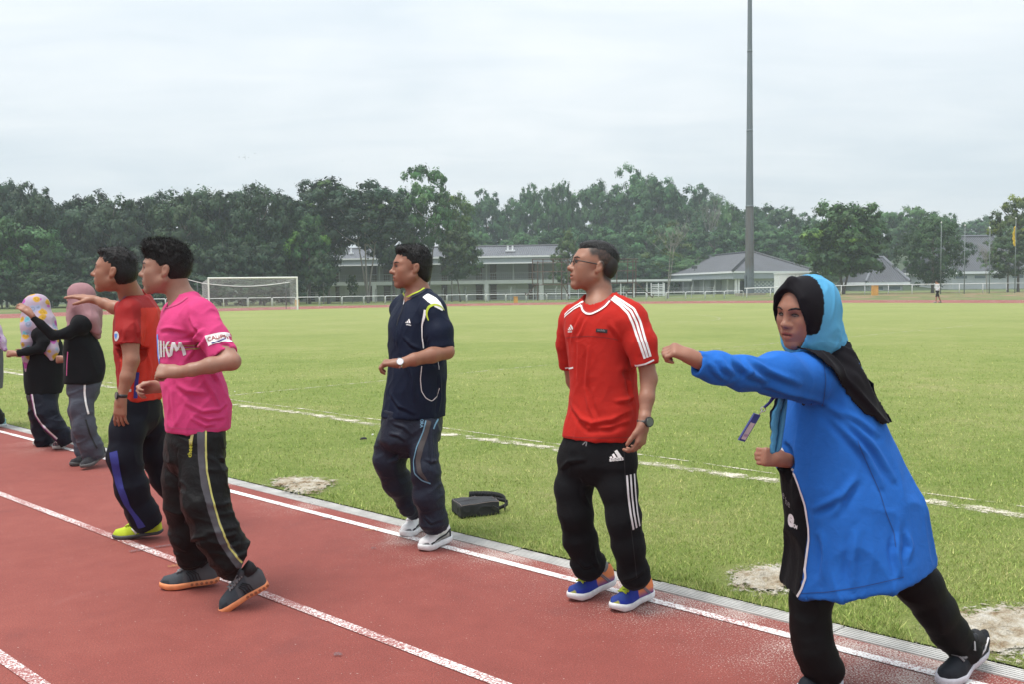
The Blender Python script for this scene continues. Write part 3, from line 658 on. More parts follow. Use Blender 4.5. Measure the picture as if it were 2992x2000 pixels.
# birds far off
bm = MB(); bm.poly([(-.35, 0, .10), (-.06, .10, .03), (0, .16, 0), (0, -.12, 0), (-.06, -.06, .03)]); bm.poly([(.35, 0, .10), (.06, -.06, .03), (0, -.12, 0), (0, .16, 0), (.06, .10, .03)])
bm.tube([(0, -.16, 0), (0, 0, -.01), (0, .2, 0)], [.015, .055, .02], 6); bmesh_ = bm.mesh('bird'); bmesh_.materials.append(M['dark'])
for k, (x, y) in enumerate(((715, 449.7), (716.5, 455.8), (699, 458.4), (710, 459.3), (715, 459.4), (717, 463.6), (726, 459.4), (745, 447.9), (1000, 470.2))):
    o = link('bird', bmesh_); o.location = W(x, y, 260); o.rotation_euler = (.1 * k, .3 * (k % 3 - 1), k * .9); o.scale = (.85,) * 3
    tag(o, 'small dark bird flying in the pale sky above the woods', 'bird', 'birds in the sky')
# ================================================================== trees
def m_leaf(name, c):
    g = NG(name); col = g.mix(1.0, c, g.attr(), 'MULTIPLY'); oi = g.n('ShaderNodeObjectInfo')
    col = g.mix(1.0, col, g.ramp(oi.outputs['Random'], [(0, (.72, .80, .85)), (.5, (1.0, 1.0, .95)), (1, (1.35, 1.2, 1.0))]), 'MULTIPLY')
    g.set(Base_Color=col, Roughness=.6); g.put(g.b.inputs['Specular IOR Level'], .3)
    tr = g.n('ShaderNodeBsdfTranslucent'); g.l(col, tr.inputs[0]); mx = g.n('ShaderNodeMixShader'); mx.inputs[0].default_value = .08
    g.l(g.b.outputs[0], mx.inputs[1]); g.l(tr.outputs[0], mx.inputs[2]); g.l(mx.outputs[0], g.out.inputs[0]); return g.m
M['leaf_dark'] = m_leaf('leaf_dark', (.027, .062, .027)); M['leaf_mid'] = m_leaf('leaf_mid', (.040, .112, .033))
M['leaf_light'] = m_leaf('leaf_light', (.062, .130, .036)); M['leaf_olive'] = m_leaf('leaf_olive', (.056, .098, .034))
M['leaf_egg'] = m_leaf('leaf_egg', (.036, .086, .030)); M['bark'] = plain('bark', (.14, .125, .11), .9, .25, 2.5); M['bark_pale'] = plain('bark_pale', (.24, .225, .20), .9, .2, 2)
def crown_mesh(seed, nclump=60, nleaf=90, leaf=.034, shape='round', clump=.13, young=0.0, hollow=.35, flat=.75):
    """leaf faces gathered in clumps through a crown one unit high and one wide"""
    R = np.random.default_rng(seed); C = []; LB = []; nl = max(10, nclump // 8)
    while len(LB) < nl:                                           # big lobes first
        g_ = len(LB) * 2.399963; zz = 1 - 2 * (len(LB) + .5) / nl; r0 = math.sqrt(max(0, 1 - zz * zz)); p = np.array([r0 * math.cos(g_), r0 * math.sin(g_), zz]) * (R.uniform(hollow, 1) ** .4) * .84 + R.normal(0, .07, 3); z = (p[2] + 1) / 2
        k = 1.15 * max(0, 1 - z) ** .75 + .10 if shape == 'cone' else (.45 + .65 * z if shape == 'umbrella' else (.9 if shape == 'tall' else 1.0))
        if shape == 'umbrella': p[2] = p[2] * .8 + .15
        p[:2] *= k; LB.append([p[0] * .5, p[1] * .5, z if shape != 'umbrella' else (p[2] + 1) / 2])
    LB = np.array(LB); lr = clump * 1.55 * R.uniform(.75, 1.3, nl); own = np.arange(nclump) % nl
    d0 = R.normal(size=(nclump, 3)); d0[:, 2] = np.abs(d0[:, 2]) * .9 - .25; d0 /= np.linalg.norm(d0, axis=1)[:, None]
    C = LB[own] + d0 * lr[own][:, None] * np.array([1, 1, .8]); rc = clump * R.uniform(.35, .95, nclump)
    d = R.normal(size=(nclump, nleaf, 3)); d /= np.linalg.norm(d, axis=2)[..., None]; rad = R.random((nclump, nleaf, 1)) ** .5 * R.choice([1, 1, 1, 1.45], (nclump, nleaf, 1))
    P = C[:, None] + d * rad * rc[:, None, None] * np.array([1, 1, flat])
    out = d * .8 + d0[:, None] * 1.1 + np.array([0, 0, .35]) + R.normal(0, .30, d.shape); out /= np.linalg.norm(out, axis=2)[..., None]
    a = np.cross(out, R.normal(size=out.shape)); a /= np.linalg.norm(a, axis=2)[..., None]; b = np.cross(out, a)
    s = leaf * R.uniform(.6, 1.3, (nclump, nleaf, 1)); P = P.reshape(-1, 3); a = (a * s).reshape(-1, 3); b = (b * s * .55).reshape(-1, 3)
    V = np.stack([P - a, P - b + a * .1, P + a, P + b + a * .1], 1).reshape(-1, 3)
    tone = (R.uniform(.70, 1.30, nl)[own] * R.uniform(.85, 1.15, nclump))[:, None]; hue = np.ones((nclump, 3)); hue[:, 0] += R.normal(0, .10, nclump); hue[:, 2] += R.normal(0, .08, nclump)
    if young:
        yg = (R.random(nl) < young)[own] & (C[:, 2] > .45); hue[yg] = (2.6, 2.1, 1.1)
    K = np.repeat(np.repeat(tone * hue, nleaf, 0) * R.uniform(.8, 1.2, (nclump * nleaf, 1)), 4, 0)
    me = npmesh('crown', V, np.arange(len(V)).reshape(-1, 4), False); setcol(me, K); return me
def trunk_mesh(seed, limbs=6, r=.022, fork=.45, lean=0.0, multi=1, twigs=0):
    """tapered trunk and limbs for a tree one unit high; crown width about .8"""
    R = random.Random(seed); mb = MB()
    for t in range(multi):
        a0 = R.uniform(0, 6.28); sp = .0 if multi == 1 else .13
        top = (sp * math.cos(a0) + lean, sp * math.sin(a0), fork + .3); kn = (top[0] * .35 + R.uniform(-.01, .01), top[1] * .35, fork * .6)
        rr = r if multi == 1 else r * .65
        mb.tube([(0, 0, -.03), (0 + kn[0] * .2, kn[1] * .2, .05), kn, (top[0] * .75, top[1] * .75, fork + .1), top], [rr * 1.5, rr * 1.1, rr * .9, rr * .6, rr * .25], 8)
        for i in range(limbs):
            f = R.uniform(.55, 1.0); b0 = Vector(kn).lerp(Vector(top), f); an = i * 2.4 + R.uniform(-.5, .5); ln = R.uniform(.18, .36)
            e = b0 + Vector((math.cos(an) * ln, math.sin(an) * ln, R.uniform(.12, .32))); m_ = b0.lerp(e, .5) + Vector((0, 0, -.02))
            mb.tube([b0, m_, e], [rr * .55, rr * .38, rr * .12], 6)
            for k in range(twigs):
                q = b0.lerp(e, R.uniform(.35, 1)); e2 = q + Vector((R.uniform(-.12, .12), R.uniform(-.12, .12), R.uniform(.04, .2))); mb.tube([q, q.lerp(e2, .5), e2], [rr * .22, rr * .15, rr * .06], 4)
    return mb.mesh('trunk', True)
CR = {'round': [crown_mesh(s, 330, 62, .020, clump=.088) for s in (1, 2, 3)], 'youngtop': [crown_mesh(s, 320, 62, .020, clump=.088, young=.13) for s in (4, 5)],
      'open': [crown_mesh(s, 260, 50, .019, clump=.075, young=.18, hollow=.15) for s in (6, 7)], 'tall': [crown_mesh(s, 330, 60, .020, 'tall', .088) for s in (8, 9)],
      'cone': [crown_mesh(s, 220, 70, .015, 'cone', .070) for s in (10, 11)], 'umbrella': [crown_mesh(s, 300, 60, .019, 'umbrella', .085, flat=.6) for s in (12, 13)],
      'fine': [crown_mesh(s, 420, 60, .014, 'round', .085, flat=.85, hollow=.4) for s in (14, 15)], 'dense': [crown_mesh(s, 460, 60, .021, 'round', .085, young=.10, hollow=.2) for s in (17,)], 'sparse': [crown_mesh(s, 70, 26, .015, 'tall', .06, hollow=.2) for s in (16,)]}
TR = {'single': [trunk_mesh(s) for s in (1, 2, 3)], 'fork': [trunk_mesh(s, 5, .020, .35, 0, 3) for s in (4, 5)], 'bare': [trunk_mesh(6, 9, .014, .42, 0, 2, 7)], 'lean': [trunk_mesh(7, 6, .016, .4, .16)]}
_tk = [0]
def tree(x, ytop, d, wpx, cb, style, leafm, name, label, group=None, trunk='single', bark='bark', seed=None, ybase=None, wy=1.0):
    """x: photo column, ytop: row of the top, d: depth, wpx: crown width in photo pixels, cb: crown base as a share of height"""
    _tk[0] += 1; k = _tk[0]; p = at(x, d); h = hz(x, ytop, d) - p[2]; w = wpx / FPX * d
    root = tag(empty(name, tuple(p), k * 1.37), label, 'tree', group)
    cm = CR[style][k % len(CR[style])]; o = bpy.data.objects.new('crown', cm); COL.objects.link(o); o.parent = root
    o.location = (0, 0, h * cb); o.scale = (w, w * wy, h * (1.02 - cb))
    if not cm.materials: cm.materials.append(M[leafm])
    o.material_slots[0].link = 'OBJECT'; o.material_slots[0].material = M[leafm]
    t = TR[trunk][k % len(TR[trunk])]; q = bpy.data.objects.new('trunk', t); COL.objects.link(q); q.parent = root
    q.scale = (w * .92, w * .92, h * .95)
    if not t.materials: t.materials.append(M[bark])
    q.material_slots[0].link = 'OBJECT'; q.material_slots[0].material = M[bark]
    return root
rt = random.Random(8)
WL = 'dense dark broadleaf tree in the wood wall beside the hostel'; WG = 'trees of the dark wood'
for x, yt, d, w in ((-90, 545, 112, 210), (20, 552, 114, 190), (110, 560, 109, 170), (215, 575, 113, 200), (330, 570, 111, 190), (440, 566, 115, 180), (545, 562, 110, 180), (640, 545, 114, 200), (760, 548, 112, 190), (850, 562, 116, 170)):
    tree(x, yt, d, w, .12, rt.choice(['round', 'tall']), 'leaf_dark', 'wood_tree', WL, WG)
for x, yt, d, w in ((-150, 540, 126, 240), (70, 545, 128, 240), (270, 560, 127, 240), (480, 555, 128, 240), (700, 548, 128, 230), (900, 556, 130, 220)):
    tree(x, yt, d, w, .05, 'round', 'leaf_dark', 'wood_tree', 'dark tree filling the rear rank of the wood', 'rear rank of the wood')
for x, yt, d, w, st in ((60, 640, 103, 230, 'round'), (-60, 600, 101, 190, 'round'), (150, 700, 104, 150, 'round'), (300, 740, 106, 150, 'round'), (420, 720, 107, 150, 'round'), (540, 700, 107, 150, 'round'), (660, 690, 108, 160, 'round'), (770, 710, 109, 140, 'round')):
    tree(x, yt, d, w, .02, st, 'leaf_mid' if x < 100 else 'leaf_dark', 'low_tree', 'low bushy tree at the foot of the dark wood', 'low trees of the wood edge')
for i, x in enumerate(range(-60, 900, 64)):
    tree(x, 800 + rt.uniform(-25, 15), 99 + i % 3, 110, .0, 'round', 'leaf_dark', 'shrub', 'dark leafy shrub along the edge of the wood', 'shrubs along the wood edge')
tree(960, 538, 118, 230, .40, 'youngtop', 'leaf_dark', 'shade_tree', 'tall shade tree with yellow new leaves before the hostel', trunk='single', bark='bark_pale')
tree(1075, 532, 116, 250, .42, 'youngtop', 'leaf_dark', 'shade_tree', 'tall shade tree with forked pale trunk before the hostel', trunk='fork', bark='bark_pale')
tree(905, 640, 113, 130, .22, 'youngtop', 'leaf_mid', 'young_tree', 'young tree with yellow tips right of the goal')
tree(945, 735, 110, 90, .15, 'round', 'leaf_dark', 'young_tree', 'dark low crowned tree right of the goal post', bark='bark_pale')
tree(1150, 560, 128, 190, .2, 'round', 'leaf_dark', 'shade_tree', 'dark full crowned tree beside the forked pale trunk')
tree(1195, 660, 117, 110, .03, 'cone', 'leaf_dark', 'cypress', 'dark narrow conical tree behind the navy shirt man')
tree(1250, 487, 125, 190, .32, 'open', 'leaf_mid', 'open_tree', 'tall open tree with loose bright foliage and bare limbs', trunk='lean', bark='bark_pale')
tree(1320, 560, 128, 130, .45, 'open', 'leaf_light', 'open_tree', 'leaning airy tree with pale limbs left of hostel roof', trunk='lean', bark='bark_pale')
tree(1345, 668, 122, 130, .25, 'round', 'leaf_olive', 'spreading_tree', 'spreading olive green tree before the hostel balcony', trunk='lean')
tree(1030, 800, 119, 36, .2, 'open', 'leaf_light', 'sapling', 'bright yellow-green sapling before the hostel')
tree(1658, 672, 133, 125, .05, 'cone', 'leaf_olive', 'casuarina', 'olive conical casuarina behind the billboard frame')
tree(1950, 640, 128, 190, .30, 'sparse', 'leaf_olive', 'bare_tree', 'nearly leafless tree with pale spreading twigs before the hall', trunk='bare', bark='bark_pale')
HL = 'tall hazy tree on the wooded hill'; HG = 'tall trees of the hill'
for x, yt, w in ((1365, 590, 90), (1425, 572, 110), (1500, 590, 90), (1548, 556, 80), (1605, 535, 80), (1650, 533, 70), (1735, 530, 110), (1800, 560, 110), (1860, 502, 140), (1920, 522, 140), (1985, 560, 130), (2055, 556, 100), (2120, 590, 90), (2215, 592, 120), (2290, 606, 110), (2360, 634, 90)):
    tree(x, yt, 205 + rt.uniform(-8, 14), w * 1.25, .16 if x < 1760 else .1, rt.choice(['round', 'tall', 'umbrella']), 'leaf_mid', 'hill_tree', HL, HG, trunk=rt.choice(['single', 'fork']))
for x, yt, w in ((1400, 660, 130), (1520, 668, 140), (1600, 655, 150), (1690, 650, 150), (1790, 655, 160), (1890, 625, 170), (1990, 640, 170), (2090, 660, 160), (2190, 640, 190), (2290, 660, 180), (2390, 680, 170)):
    tree(x, yt + 12, 182 + rt.uniform(-6, 8), w, .02, rt.choice(['round', 'umbrella']), 'leaf_mid', 'hill_tree', 'lower spreading tree on the slope below the hill trees', 'lower trees of the hill')
for x, yt, w in ((1440, 735, 130), (1560, 728, 150), (1760, 730, 170), (1880, 735, 160), (2010, 740, 170), (2130, 735, 150), (2260, 740, 150), (2380, 745, 140)):
    tree(x, yt, 172, w, .0, 'round', 'leaf_mid', 'shrub', 'leafy thicket shrub behind the hall and hostel roofs', 'thicket behind the roofs')
tree(2070, 575, 196, 110, .3, 'sparse', 'leaf_olive', 'bare_tree', 'thin half bare pale tree among the hill trees', trunk='bare', bark='bark_pale')
tree(2465, 588, 116, 252, .08, 'dense', 'leaf_light', 'mango_tree', 'large round glossy mango tree right of the hall', trunk='fork')
tree(2725, 634, 118, 200, .05, 'fine', 'leaf_egg', 'round_tree', 'smooth egg-shaped green tree behind the walking person')
for x, yt, w in ((2590, 612, 130), (2670, 606, 140), (2745, 626, 110)): tree(x, yt, 190, w * 1.2, .1, 'umbrella', 'leaf_mid', 'rain_tree', 'broad dark rain tree behind the egg-shaped tree', 'rain trees on the right')
for x, yt, w in ((2810, 660, 110), (2860, 632, 120), (2920, 640, 120), (2990, 650, 120)): tree(x, yt, 240, w, .1, 'round', 'leaf_mid', 'far_tree', 'distant hazy tree above the large tiled roof', 'distant trees on the right')
tree(2975, 562, 118, 170, .28, 'open', 'leaf_olive', 'airy_tree', 'tall airy tree behind the yellow flag', trunk='single')
tree(2945, 690, 116, 130, .2, 'fine', 'leaf_olive', 'airy_tree', 'low feathery tree behind the yellow flag')
tree(2885, 700, 112, 80, .25, 'sparse', 'leaf_light', 'sapling', 'thin yellowing sapling between the flagpoles', trunk='bare', bark='bark_pale')
# ================================================================== figures: smooth solids, turned into one continuous skin
def _v(a): return np.asarray(a, np.float64)
def unit(a): a = _v(a); return a / (np.linalg.norm(a) + 1e-12)
class Field:
    """a distance field on a grid; shapes are blended in, then skinned as one closed mesh"""
    def __init__(s, lo, hi, h):
        s.h = h; s.lo = _v(lo) - 4 * h; n = np.ceil((_v(hi) + 4 * h - s.lo) / h).astype(int) + 1
        s.n = n; s.D = np.full(n, .06, np.float32); s.ax = [(s.lo[i] + h * np.arange(n[i])).astype(np.float32) for i in range(3)]
    def _sl(s, lo, hi, m):
        a = np.clip(np.floor((_v(lo) - m - s.lo) / s.h).astype(int), 0, s.n); b = np.clip(np.ceil((_v(hi) + m - s.lo) / s.h).astype(int) + 1, 0, s.n)
        if np.any(b - a < 1): return None, None
        sl = tuple(slice(a[i], b[i]) for i in range(3))
        return sl, (s.ax[0][sl[0]][:, None, None], s.ax[1][sl[1]][None, :, None], s.ax[2][sl[2]][None, None, :])
    def put(s, lo, hi, fn, k=.02, sub=False):
        sl, P = s._sl(lo, hi, max(k, 3 * s.h))
        if sl is None: return s
        d = fn(*P); A = s.D[sl]
        if sub: d = -d; t = np.clip(.5 - .5 * (A - d) / k, 0, 1); s.D[sl] = A * (1 - t) + d * t + k * t * (1 - t)
        else: t = np.clip(.5 + .5 * (A - d) / k, 0, 1); s.D[sl] = A * (1 - t) + d * t - k * t * (1 - t)
        return s
    def cone(s, a, b, ra, rb, k=.02, sub=False):
        a, b = _v(a), _v(b); r = max(ra, rb); ba = b - a; L2 = float(ba @ ba) + 1e-12
        def fn(x, y, z):
            x, y, z = x - a[0], y - a[1], z - a[2]; t = np.clip((x * ba[0] + y * ba[1] + z * ba[2]) / L2, 0, 1)
            return np.sqrt((x - t * ba[0]) ** 2 + (y - t * ba[1]) ** 2 + (z - t * ba[2]) ** 2) - (ra + (rb - ra) * t)
        return s.put(np.minimum(a, b) - r, np.maximum(a, b) + r, fn, k, sub)
    def chain(s, pts, rad, k=.02):
        for i in range(len(pts) - 1): s.cone(pts[i], pts[i + 1], rad[i], rad[i + 1], k)
        return s
    def ell(s, c, r, A=None, k=.02, sub=False):
        c = _v(c); r = _v(r); A = np.eye(3) if A is None else np.asarray(A); R = r.max()
        def fn(x, y, z):
            x, y, z = x - c[0], y - c[1], z - c[2]; q = [(A[i][0] * x + A[i][1] * y + A[i][2] * z) / r[i] for i in range(3)]
            k0 = np.sqrt(q[0] ** 2 + q[1] ** 2 + q[2] ** 2); k1 = np.sqrt((q[0] / r[0]) ** 2 + (q[1] / r[1]) ** 2 + (q[2] / r[2]) ** 2) + 1e-9
            return k0 * (k0 - 1) / k1
        return s.put(c - R, c + R, fn, k, sub)
    def loft(s, rings, k=.02, n=2.4, cap=True):
        """horizontal slices: (z, cx, cy, a across, b forward, yaw)"""
        Rg = np.array(sorted(rings, key=lambda r: r[0]), float); zt = np.linspace(Rg[0, 0], Rg[-1, 0], 160)
        T = [np.interp(zt, Rg[:, 0], Rg[:, i]) for i in range(1, 6)]
        w = 13; ker = np.ones(w) / w
        T = [np.convolve(np.pad(t, w // 2, mode='edge'), ker, 'valid') for t in T]
        rm = Rg[:, 3:5].max() * 1.02; lo = [Rg[:, 1].min() - rm, Rg[:, 2].min() - rm, Rg[0, 0]]; hi = [Rg[:, 1].max() + rm, Rg[:, 2].max() + rm, Rg[-1, 0]]
        def fn(x, y, z):
            zz = z.ravel(); cx, cy, a, b, yw = [np.interp(zz, zt, t)[None, None, :].astype(np.float32) for t in T]
            dx, dy = x - cx, y - cy; fx, fy = -np.cos(yw), -np.sin(yw); lx, ly = np.sin(yw), -np.cos(yw)
            u = np.abs(dx * lx + dy * ly) / a; v = np.abs(dx * fx + dy * fy) / b; q = (u ** n + v ** n) ** (1 / n)
            d = (q - 1) * np.minimum(a, b)
            if cap: d = np.maximum(d, np.maximum(z - Rg[-1, 0], Rg[0, 0] - z))
            return d
        return s.put(lo, hi, fn, k)
    def cut(s, c, nrm, R):
        """take away what lies beyond a plane, within R of its centre"""
        c, nrm = _v(c), unit(nrm); D = s.D; sl, P = s._sl(c - R, c + R, 0)
        if sl is None: return s
        x, y, z = P; pl = (x - c[0]) * nrm[0] + (y - c[1]) * nrm[1] + (z - c[2]) * nrm[2]
        inside = ((x - c[0]) ** 2 + (y - c[1]) ** 2 + (z - c[2]) ** 2) < R * R
        D[sl] = np.where(inside, np.maximum(D[sl], pl), D[sl]); return s
    def skin(s, smooth=1):
        D, h = s.D, s.h; Sg = D < 0; n = D.shape
        cnt = np.zeros((n[0] - 1, n[1] - 1, n[2] - 1), np.int8)
        for i in (0, 1):
            for j in (0, 1):
                for k in (0, 1): cnt += Sg[i:n[0] - 1 + i, j:n[1] - 1 + j, k:n[2] - 1 + k]
        I = np.argwhere((cnt > 0) & (cnt < 8)); vid = np.full(cnt.shape, -1, np.int32); vid[tuple(I.T)] = np.arange(len(I))
        acc = np.zeros((len(I), 3)); num = np.zeros(len(I))
        cor = {(i, j, k): D[I[:, 0] + i, I[:, 1] + j, I[:, 2] + k] for i in (0, 1) for j in (0, 1) for k in (0, 1)}
        for c0 in cor:
            for ax in range(3):
                if c0[ax]: continue
                c1 = list(c0); c1[ax] = 1; c1 = tuple(c1); d0, d1 = cor[c0], cor[c1]; m = (d0 < 0) != (d1 < 0)
                t = d0[m] / (d0[m] - d1[m]); p = np.tile(np.array(c0, float), (m.sum(), 1)); p[:, ax] = t; acc[m] += p; num[m] += 1
        V = s.lo + (I + acc / num[:, None]) * h; F = []
        for ax in range(3):
            o = [0, 1, 2]; o.remove(ax); b_, c_ = o
            e = [slice(None)] * 3; e[ax] = slice(0, n[ax] - 1); f = [slice(None)] * 3; f[ax] = slice(1, n[ax])
            df = Sg[tuple(e)] != Sg[tuple(f)]; E = np.argwhere(df); E = E[(E[:, b_] > 0) & (E[:, c_] > 0) & (E[:, b_] < n[b_] - 1) & (E[:, c_] < n[c_] - 1)]
            q = []
            for db, dc in ((-1, -1), (0, -1), (0, 0), (-1, 0)):
                t = E.copy(); t[:, b_] += db; t[:, c_] += dc; q.append(vid[tuple(t.T)])
            Q = np.stack(q, 1); ins = Sg[tuple(E.T)]; flip = ins if ax != 1 else ~ins
            Q[~flip] = Q[~flip][:, ::-1]; F.append(Q)
        F = np.concatenate(F)
        for _ in range(smooth): V = relax(V, F, .5)
        return V, F
def relax(V, F, w=.5):
    n = len(V); S = np.zeros((n, 3)); c = np.zeros(n)
    for i in range(4):
        a, b = F[:, i], F[:, (i + 1) % 4]
        for k in range(3): S[:, k] += np.bincount(a, V[b, k], n) + np.bincount(b, V[a, k], n)
        c += np.bincount(a, minlength=n) + np.bincount(b, minlength=n)
    return V * (1 - w) + w * S / np.maximum(c, 1)[:, None]
def normals(V, F):
    fn = np.cross(V[F[:, 2]] - V[F[:, 0]], V[F[:, 3]] - V[F[:, 1]]); N = np.zeros_like(V)
    for i in range(4):
        for k in range(3): N[:, k] += np.bincount(F[:, i], fn[:, k], len(V))
    return N / (np.linalg.norm(N, axis=1)[:, None] + 1e-12)
def _hash(i):
    h = (i[..., 0] * 374761393 + i[..., 1] * 668265263 + i[..., 2] * 1274126177) & 0xffffffff
    h = ((h ^ (h >> 13)) * 1103515245) & 0xffffffff; return ((h ^ (h >> 16)) & 0xffff) / 65535.0
def vnoise(p):
    p = np.asarray(p, float); i = np.floor(p).astype(np.int64); f = p - i; u = f * f * f * (f * (f * 6 - 15) + 10); r = 0
    for a in (0, 1):
        for b in (0, 1):
            for c in (0, 1):
                w = (u[..., 0] if a else 1 - u[..., 0]) * (u[..., 1] if b else 1 - u[..., 1]) * (u[..., 2] if c else 1 - u[..., 2])
                r = r + w * _hash(i + np.array([a, b, c]))
    return r
def ridge(p): return 1 - np.abs(2 * vnoise(p) - 1) * 1.0
def segdist(V, a, b):
    a, b = _v(a), _v(b); ba = b - a; t = np.clip(((V - a) @ ba) / (ba @ ba + 1e-12), 0, 1); return np.linalg.norm(V - a - t[:, None] * ba, axis=1), t

class Figure:
    """one person: pixel poses become joints at given depths; collects parts under one Empty"""
    def __init__(s, label, base, seed=0):
        s.base = _v(base); s.root = tag(empty('person', tuple(base)), label, 'person'); s.rng = np.random.default_rng(seed); s.bvh = {}
    def part(s, name, V, F, mat, col=None, parent=None, smooth=True):
        me = npmesh(name, V - s.base, F, smooth)
        if col is not None: setcol(me, col)
        return link(name, me, mat, parent if parent is not None else s.root)
    def surf(s, key, V, F): s.bvh[key] = BVHTree.FromPolygons([tuple(v) for v in V], [tuple(f) for f in F.tolist()])
    def hit(s, key, x, y):
        """where the line of sight through that photo pixel meets a garment"""
        r = unit(ray(x, y)); h = s.bvh[key].ray_cast(Vector(EYE), Vector(r)); return (None, None) if h[0] is None else (_v(h[0]), _v(h[1]))
    def tape(s, name, key, px, w, mat, off=.0022, parent=None, taper=None, steps=4):
        """a strip of trim laid on a garment along photo pixels"""
        P = [np.array(p, float) for p in px]; Q = []
        for a, b in zip(P[:-1], P[1:]):
            m = max(1, int(np.hypot(*(b - a)) / steps)); Q += [a + (b - a) * i / m for i in range(m)]
        Q.append(P[-1]); H = [s.hit(key, *q) for q in Q]; H = [h for h in H if h[0] is not None]
        if len(H) < 2: return None
        C = np.array([h[0] for h in H]); N = np.array([h[1] for h in H])
        for _ in range(2): C[1:-1] = (C[:-2] + 2 * C[1:-1] + C[2:]) / 4
        T = np.gradient(C, axis=0); T /= np.linalg.norm(T, axis=1)[:, None] + 1e-12; Sd = np.cross(T, N); Sd /= np.linalg.norm(Sd, axis=1)[:, None] + 1e-12
        W_ = np.full(len(C), w) if taper is None else np.interp(np.linspace(0, 1, len(C)), np.linspace(0, 1, len(taper)), taper) * w
        cols = np.linspace(-.5, .5, 5); V = []
        for c in cols:
            for i in range(len(C)):
                p = C[i] + Sd[i] * W_[i] * c; q = s.bvh[key].find_nearest(Vector(p)); V.append(_v(q[0]) + _v(q[1]) * off)
        V = np.array(V); m = len(C); F = []
        for k in range(4):
            i = np.arange(m - 1) + k * m; F.append(np.stack([i, i + m, i + m + 1, i + 1], 1))
        return s.part(name, V, np.concatenate(F), mat, parent=parent)
    def stamp(s, name, key, flat, x, y, size, ang, mat, off=.0026, parent=None, squash=1.0):
        """flat artwork (points, faces; about one unit) wrapped on a garment at a photo pixel"""
        h = s.hit(key, x, y)
        if h[0] is None: return None
        c, n = h; up = _v([0, 0, 1]) - n * n[2]; up = unit(up); rt_ = unit(np.cross(up, n)); ca, sa = math.cos(ang), math.sin(ang); a = rt_ * ca + up * sa; b = -rt_ * sa + up * ca
        V = []
        for p in flat[0]:
            q = c + a * p[0] * size * squash + b * p[1] * size; f = s.bvh[key].ray_cast(Vector(q + n * .12), Vector(-n), .3)
            if f[0] is None: f = s.bvh[key].find_nearest(Vector(q))
            V.append(_v(f[0]) + _v(f[1]) * off)
        me = bpy.data.meshes.new(name); me.from_pydata([tuple(v - s.base) for v in V], [], flat[1]); me.update()
        return link(name, me, mat, parent if parent is not None else s.root)
def flat_poly(polys, cut=.12):
    """outlines to a finely divided flat sheet"""
    bm = bmesh.new()
    for P in polys:
        f = bm.faces.new([bm.verts.new((x, y, 0)) for x, y in P])
    bmesh.ops.triangulate(bm, faces=bm.faces[:])
    for _ in range(5):
        L = [e for e in bm.edges if e.calc_length() > cut]
        if not L: break
        bmesh.ops.subdivide_edges(bm, edges=L, cuts=1); bmesh.ops.triangulate(bm, faces=bm.faces[:])
    bm.verts.index_update(); r = ([tuple(v.co[:2]) for v in bm.verts], [tuple(v.index for v in f.verts) for f in bm.faces]); bm.free(); return r
def flat_text(txt, bold=0.0, shear=0.0, cut=.15):
    cu = bpy.data.curves.new('lettering', 'FONT'); cu.body = txt; cu.align_x = 'CENTER'; cu.align_y = 'CENTER'; cu.offset = bold; cu.shear = shear; cu.resolution_u = 3
    o = bpy.data.objects.new('lettering', cu); COL.objects.link(o); bpy.context.view_layer.update()
    me = bpy.data.meshes.new_from_object(o.evaluated_get(bpy.context.evaluated_depsgraph_get())); bpy.data.objects.remove(o); bpy.data.curves.remove(cu)
    bm = bmesh.new(); bm.from_mesh(me); bpy.data.meshes.remove(me); bmesh.ops.triangulate(bm, faces=bm.faces[:])
    for _ in range(4):
        L = [e for e in bm.edges if e.calc_length() > cut]
        if not L: break
        bmesh.ops.subdivide_edges(bm, edges=L, cuts=1); bmesh.ops.triangulate(bm, faces=bm.faces[:])
    bm.verts.index_update(); r = ([tuple(v.co[:2]) for v in bm.verts], [tuple(v.index for v in f.verts) for f in bm.faces]); bm.free(); return r

# ------------------------------------------------------------------ cloth, skin and hair materials
def m_skin(name, tint):
    g = NG(name); n = g.noise(26, 5, .6); c = g.mix(1.0, g.mix(1.0, tint, g.attr(), 'MULTIPLY'), g.ramp(n, [(.3, (.93, .91, .90)), (.7, (1.06, 1.06, 1.06))]), 'MULTIPLY')
    g.set(Base_Color=c, Roughness=g.ramp(g.noise(40, 3), [(.3, gray(.42)), (.7, gray(.58))])); g.put(g.b.inputs['Specular IOR Level'], .45)
    g.b.inputs['Subsurface Weight'].default_value = .12; g.b.inputs['Subsurface Radius'].default_value = (.012, .005, .003); g.b.inputs['Subsurface Scale'].default_value = .6
    g.bump(g.noise(320, 3, .6), .12, .002); return g.m
def m_cloth(name, rough=.85, sheen=.04, weave=900, wr=.3, gloss=.06):
    g = NG(name); c = g.mix(1.0, g.attr(), g.ramp(g.noise(7, 4, .6), [(.3, gray(.90)), (.7, gray(1.08))]), 'MULTIPLY')
    g.set(Base_Color=c, Roughness=rough); g.put(g.b.inputs['Specular IOR Level'], gloss); g.b.inputs['Sheen Weight'].default_value = sheen; g.b.inputs['Sheen Roughness'].default_value = .4
    h = g.math('ADD', g.math('MULTIPLY', g.noise(weave, 2, .5), .15), g.noise(24, 4, .55, .8)); g.bump(h, wr, .012); return g.m
def m_trim(name, col, rough=.7): 
    g = NG(name); c = g.mix(1.0, col, g.ramp(g.noise(40, 3), [(.3, gray(.88)), (.7, gray(1.08))]), 'MULTIPLY'); g.set(Base_Color=c, Roughness=rough); return g.m
M['jersey'] = m_cloth('cotton_jersey'); M['sport'] = m_cloth('smooth_polyester', .6, .0, 1100, .2, .12); M['nylon'] = m_cloth('crinkled_nylon', .5, .0, 700, .5, .15)
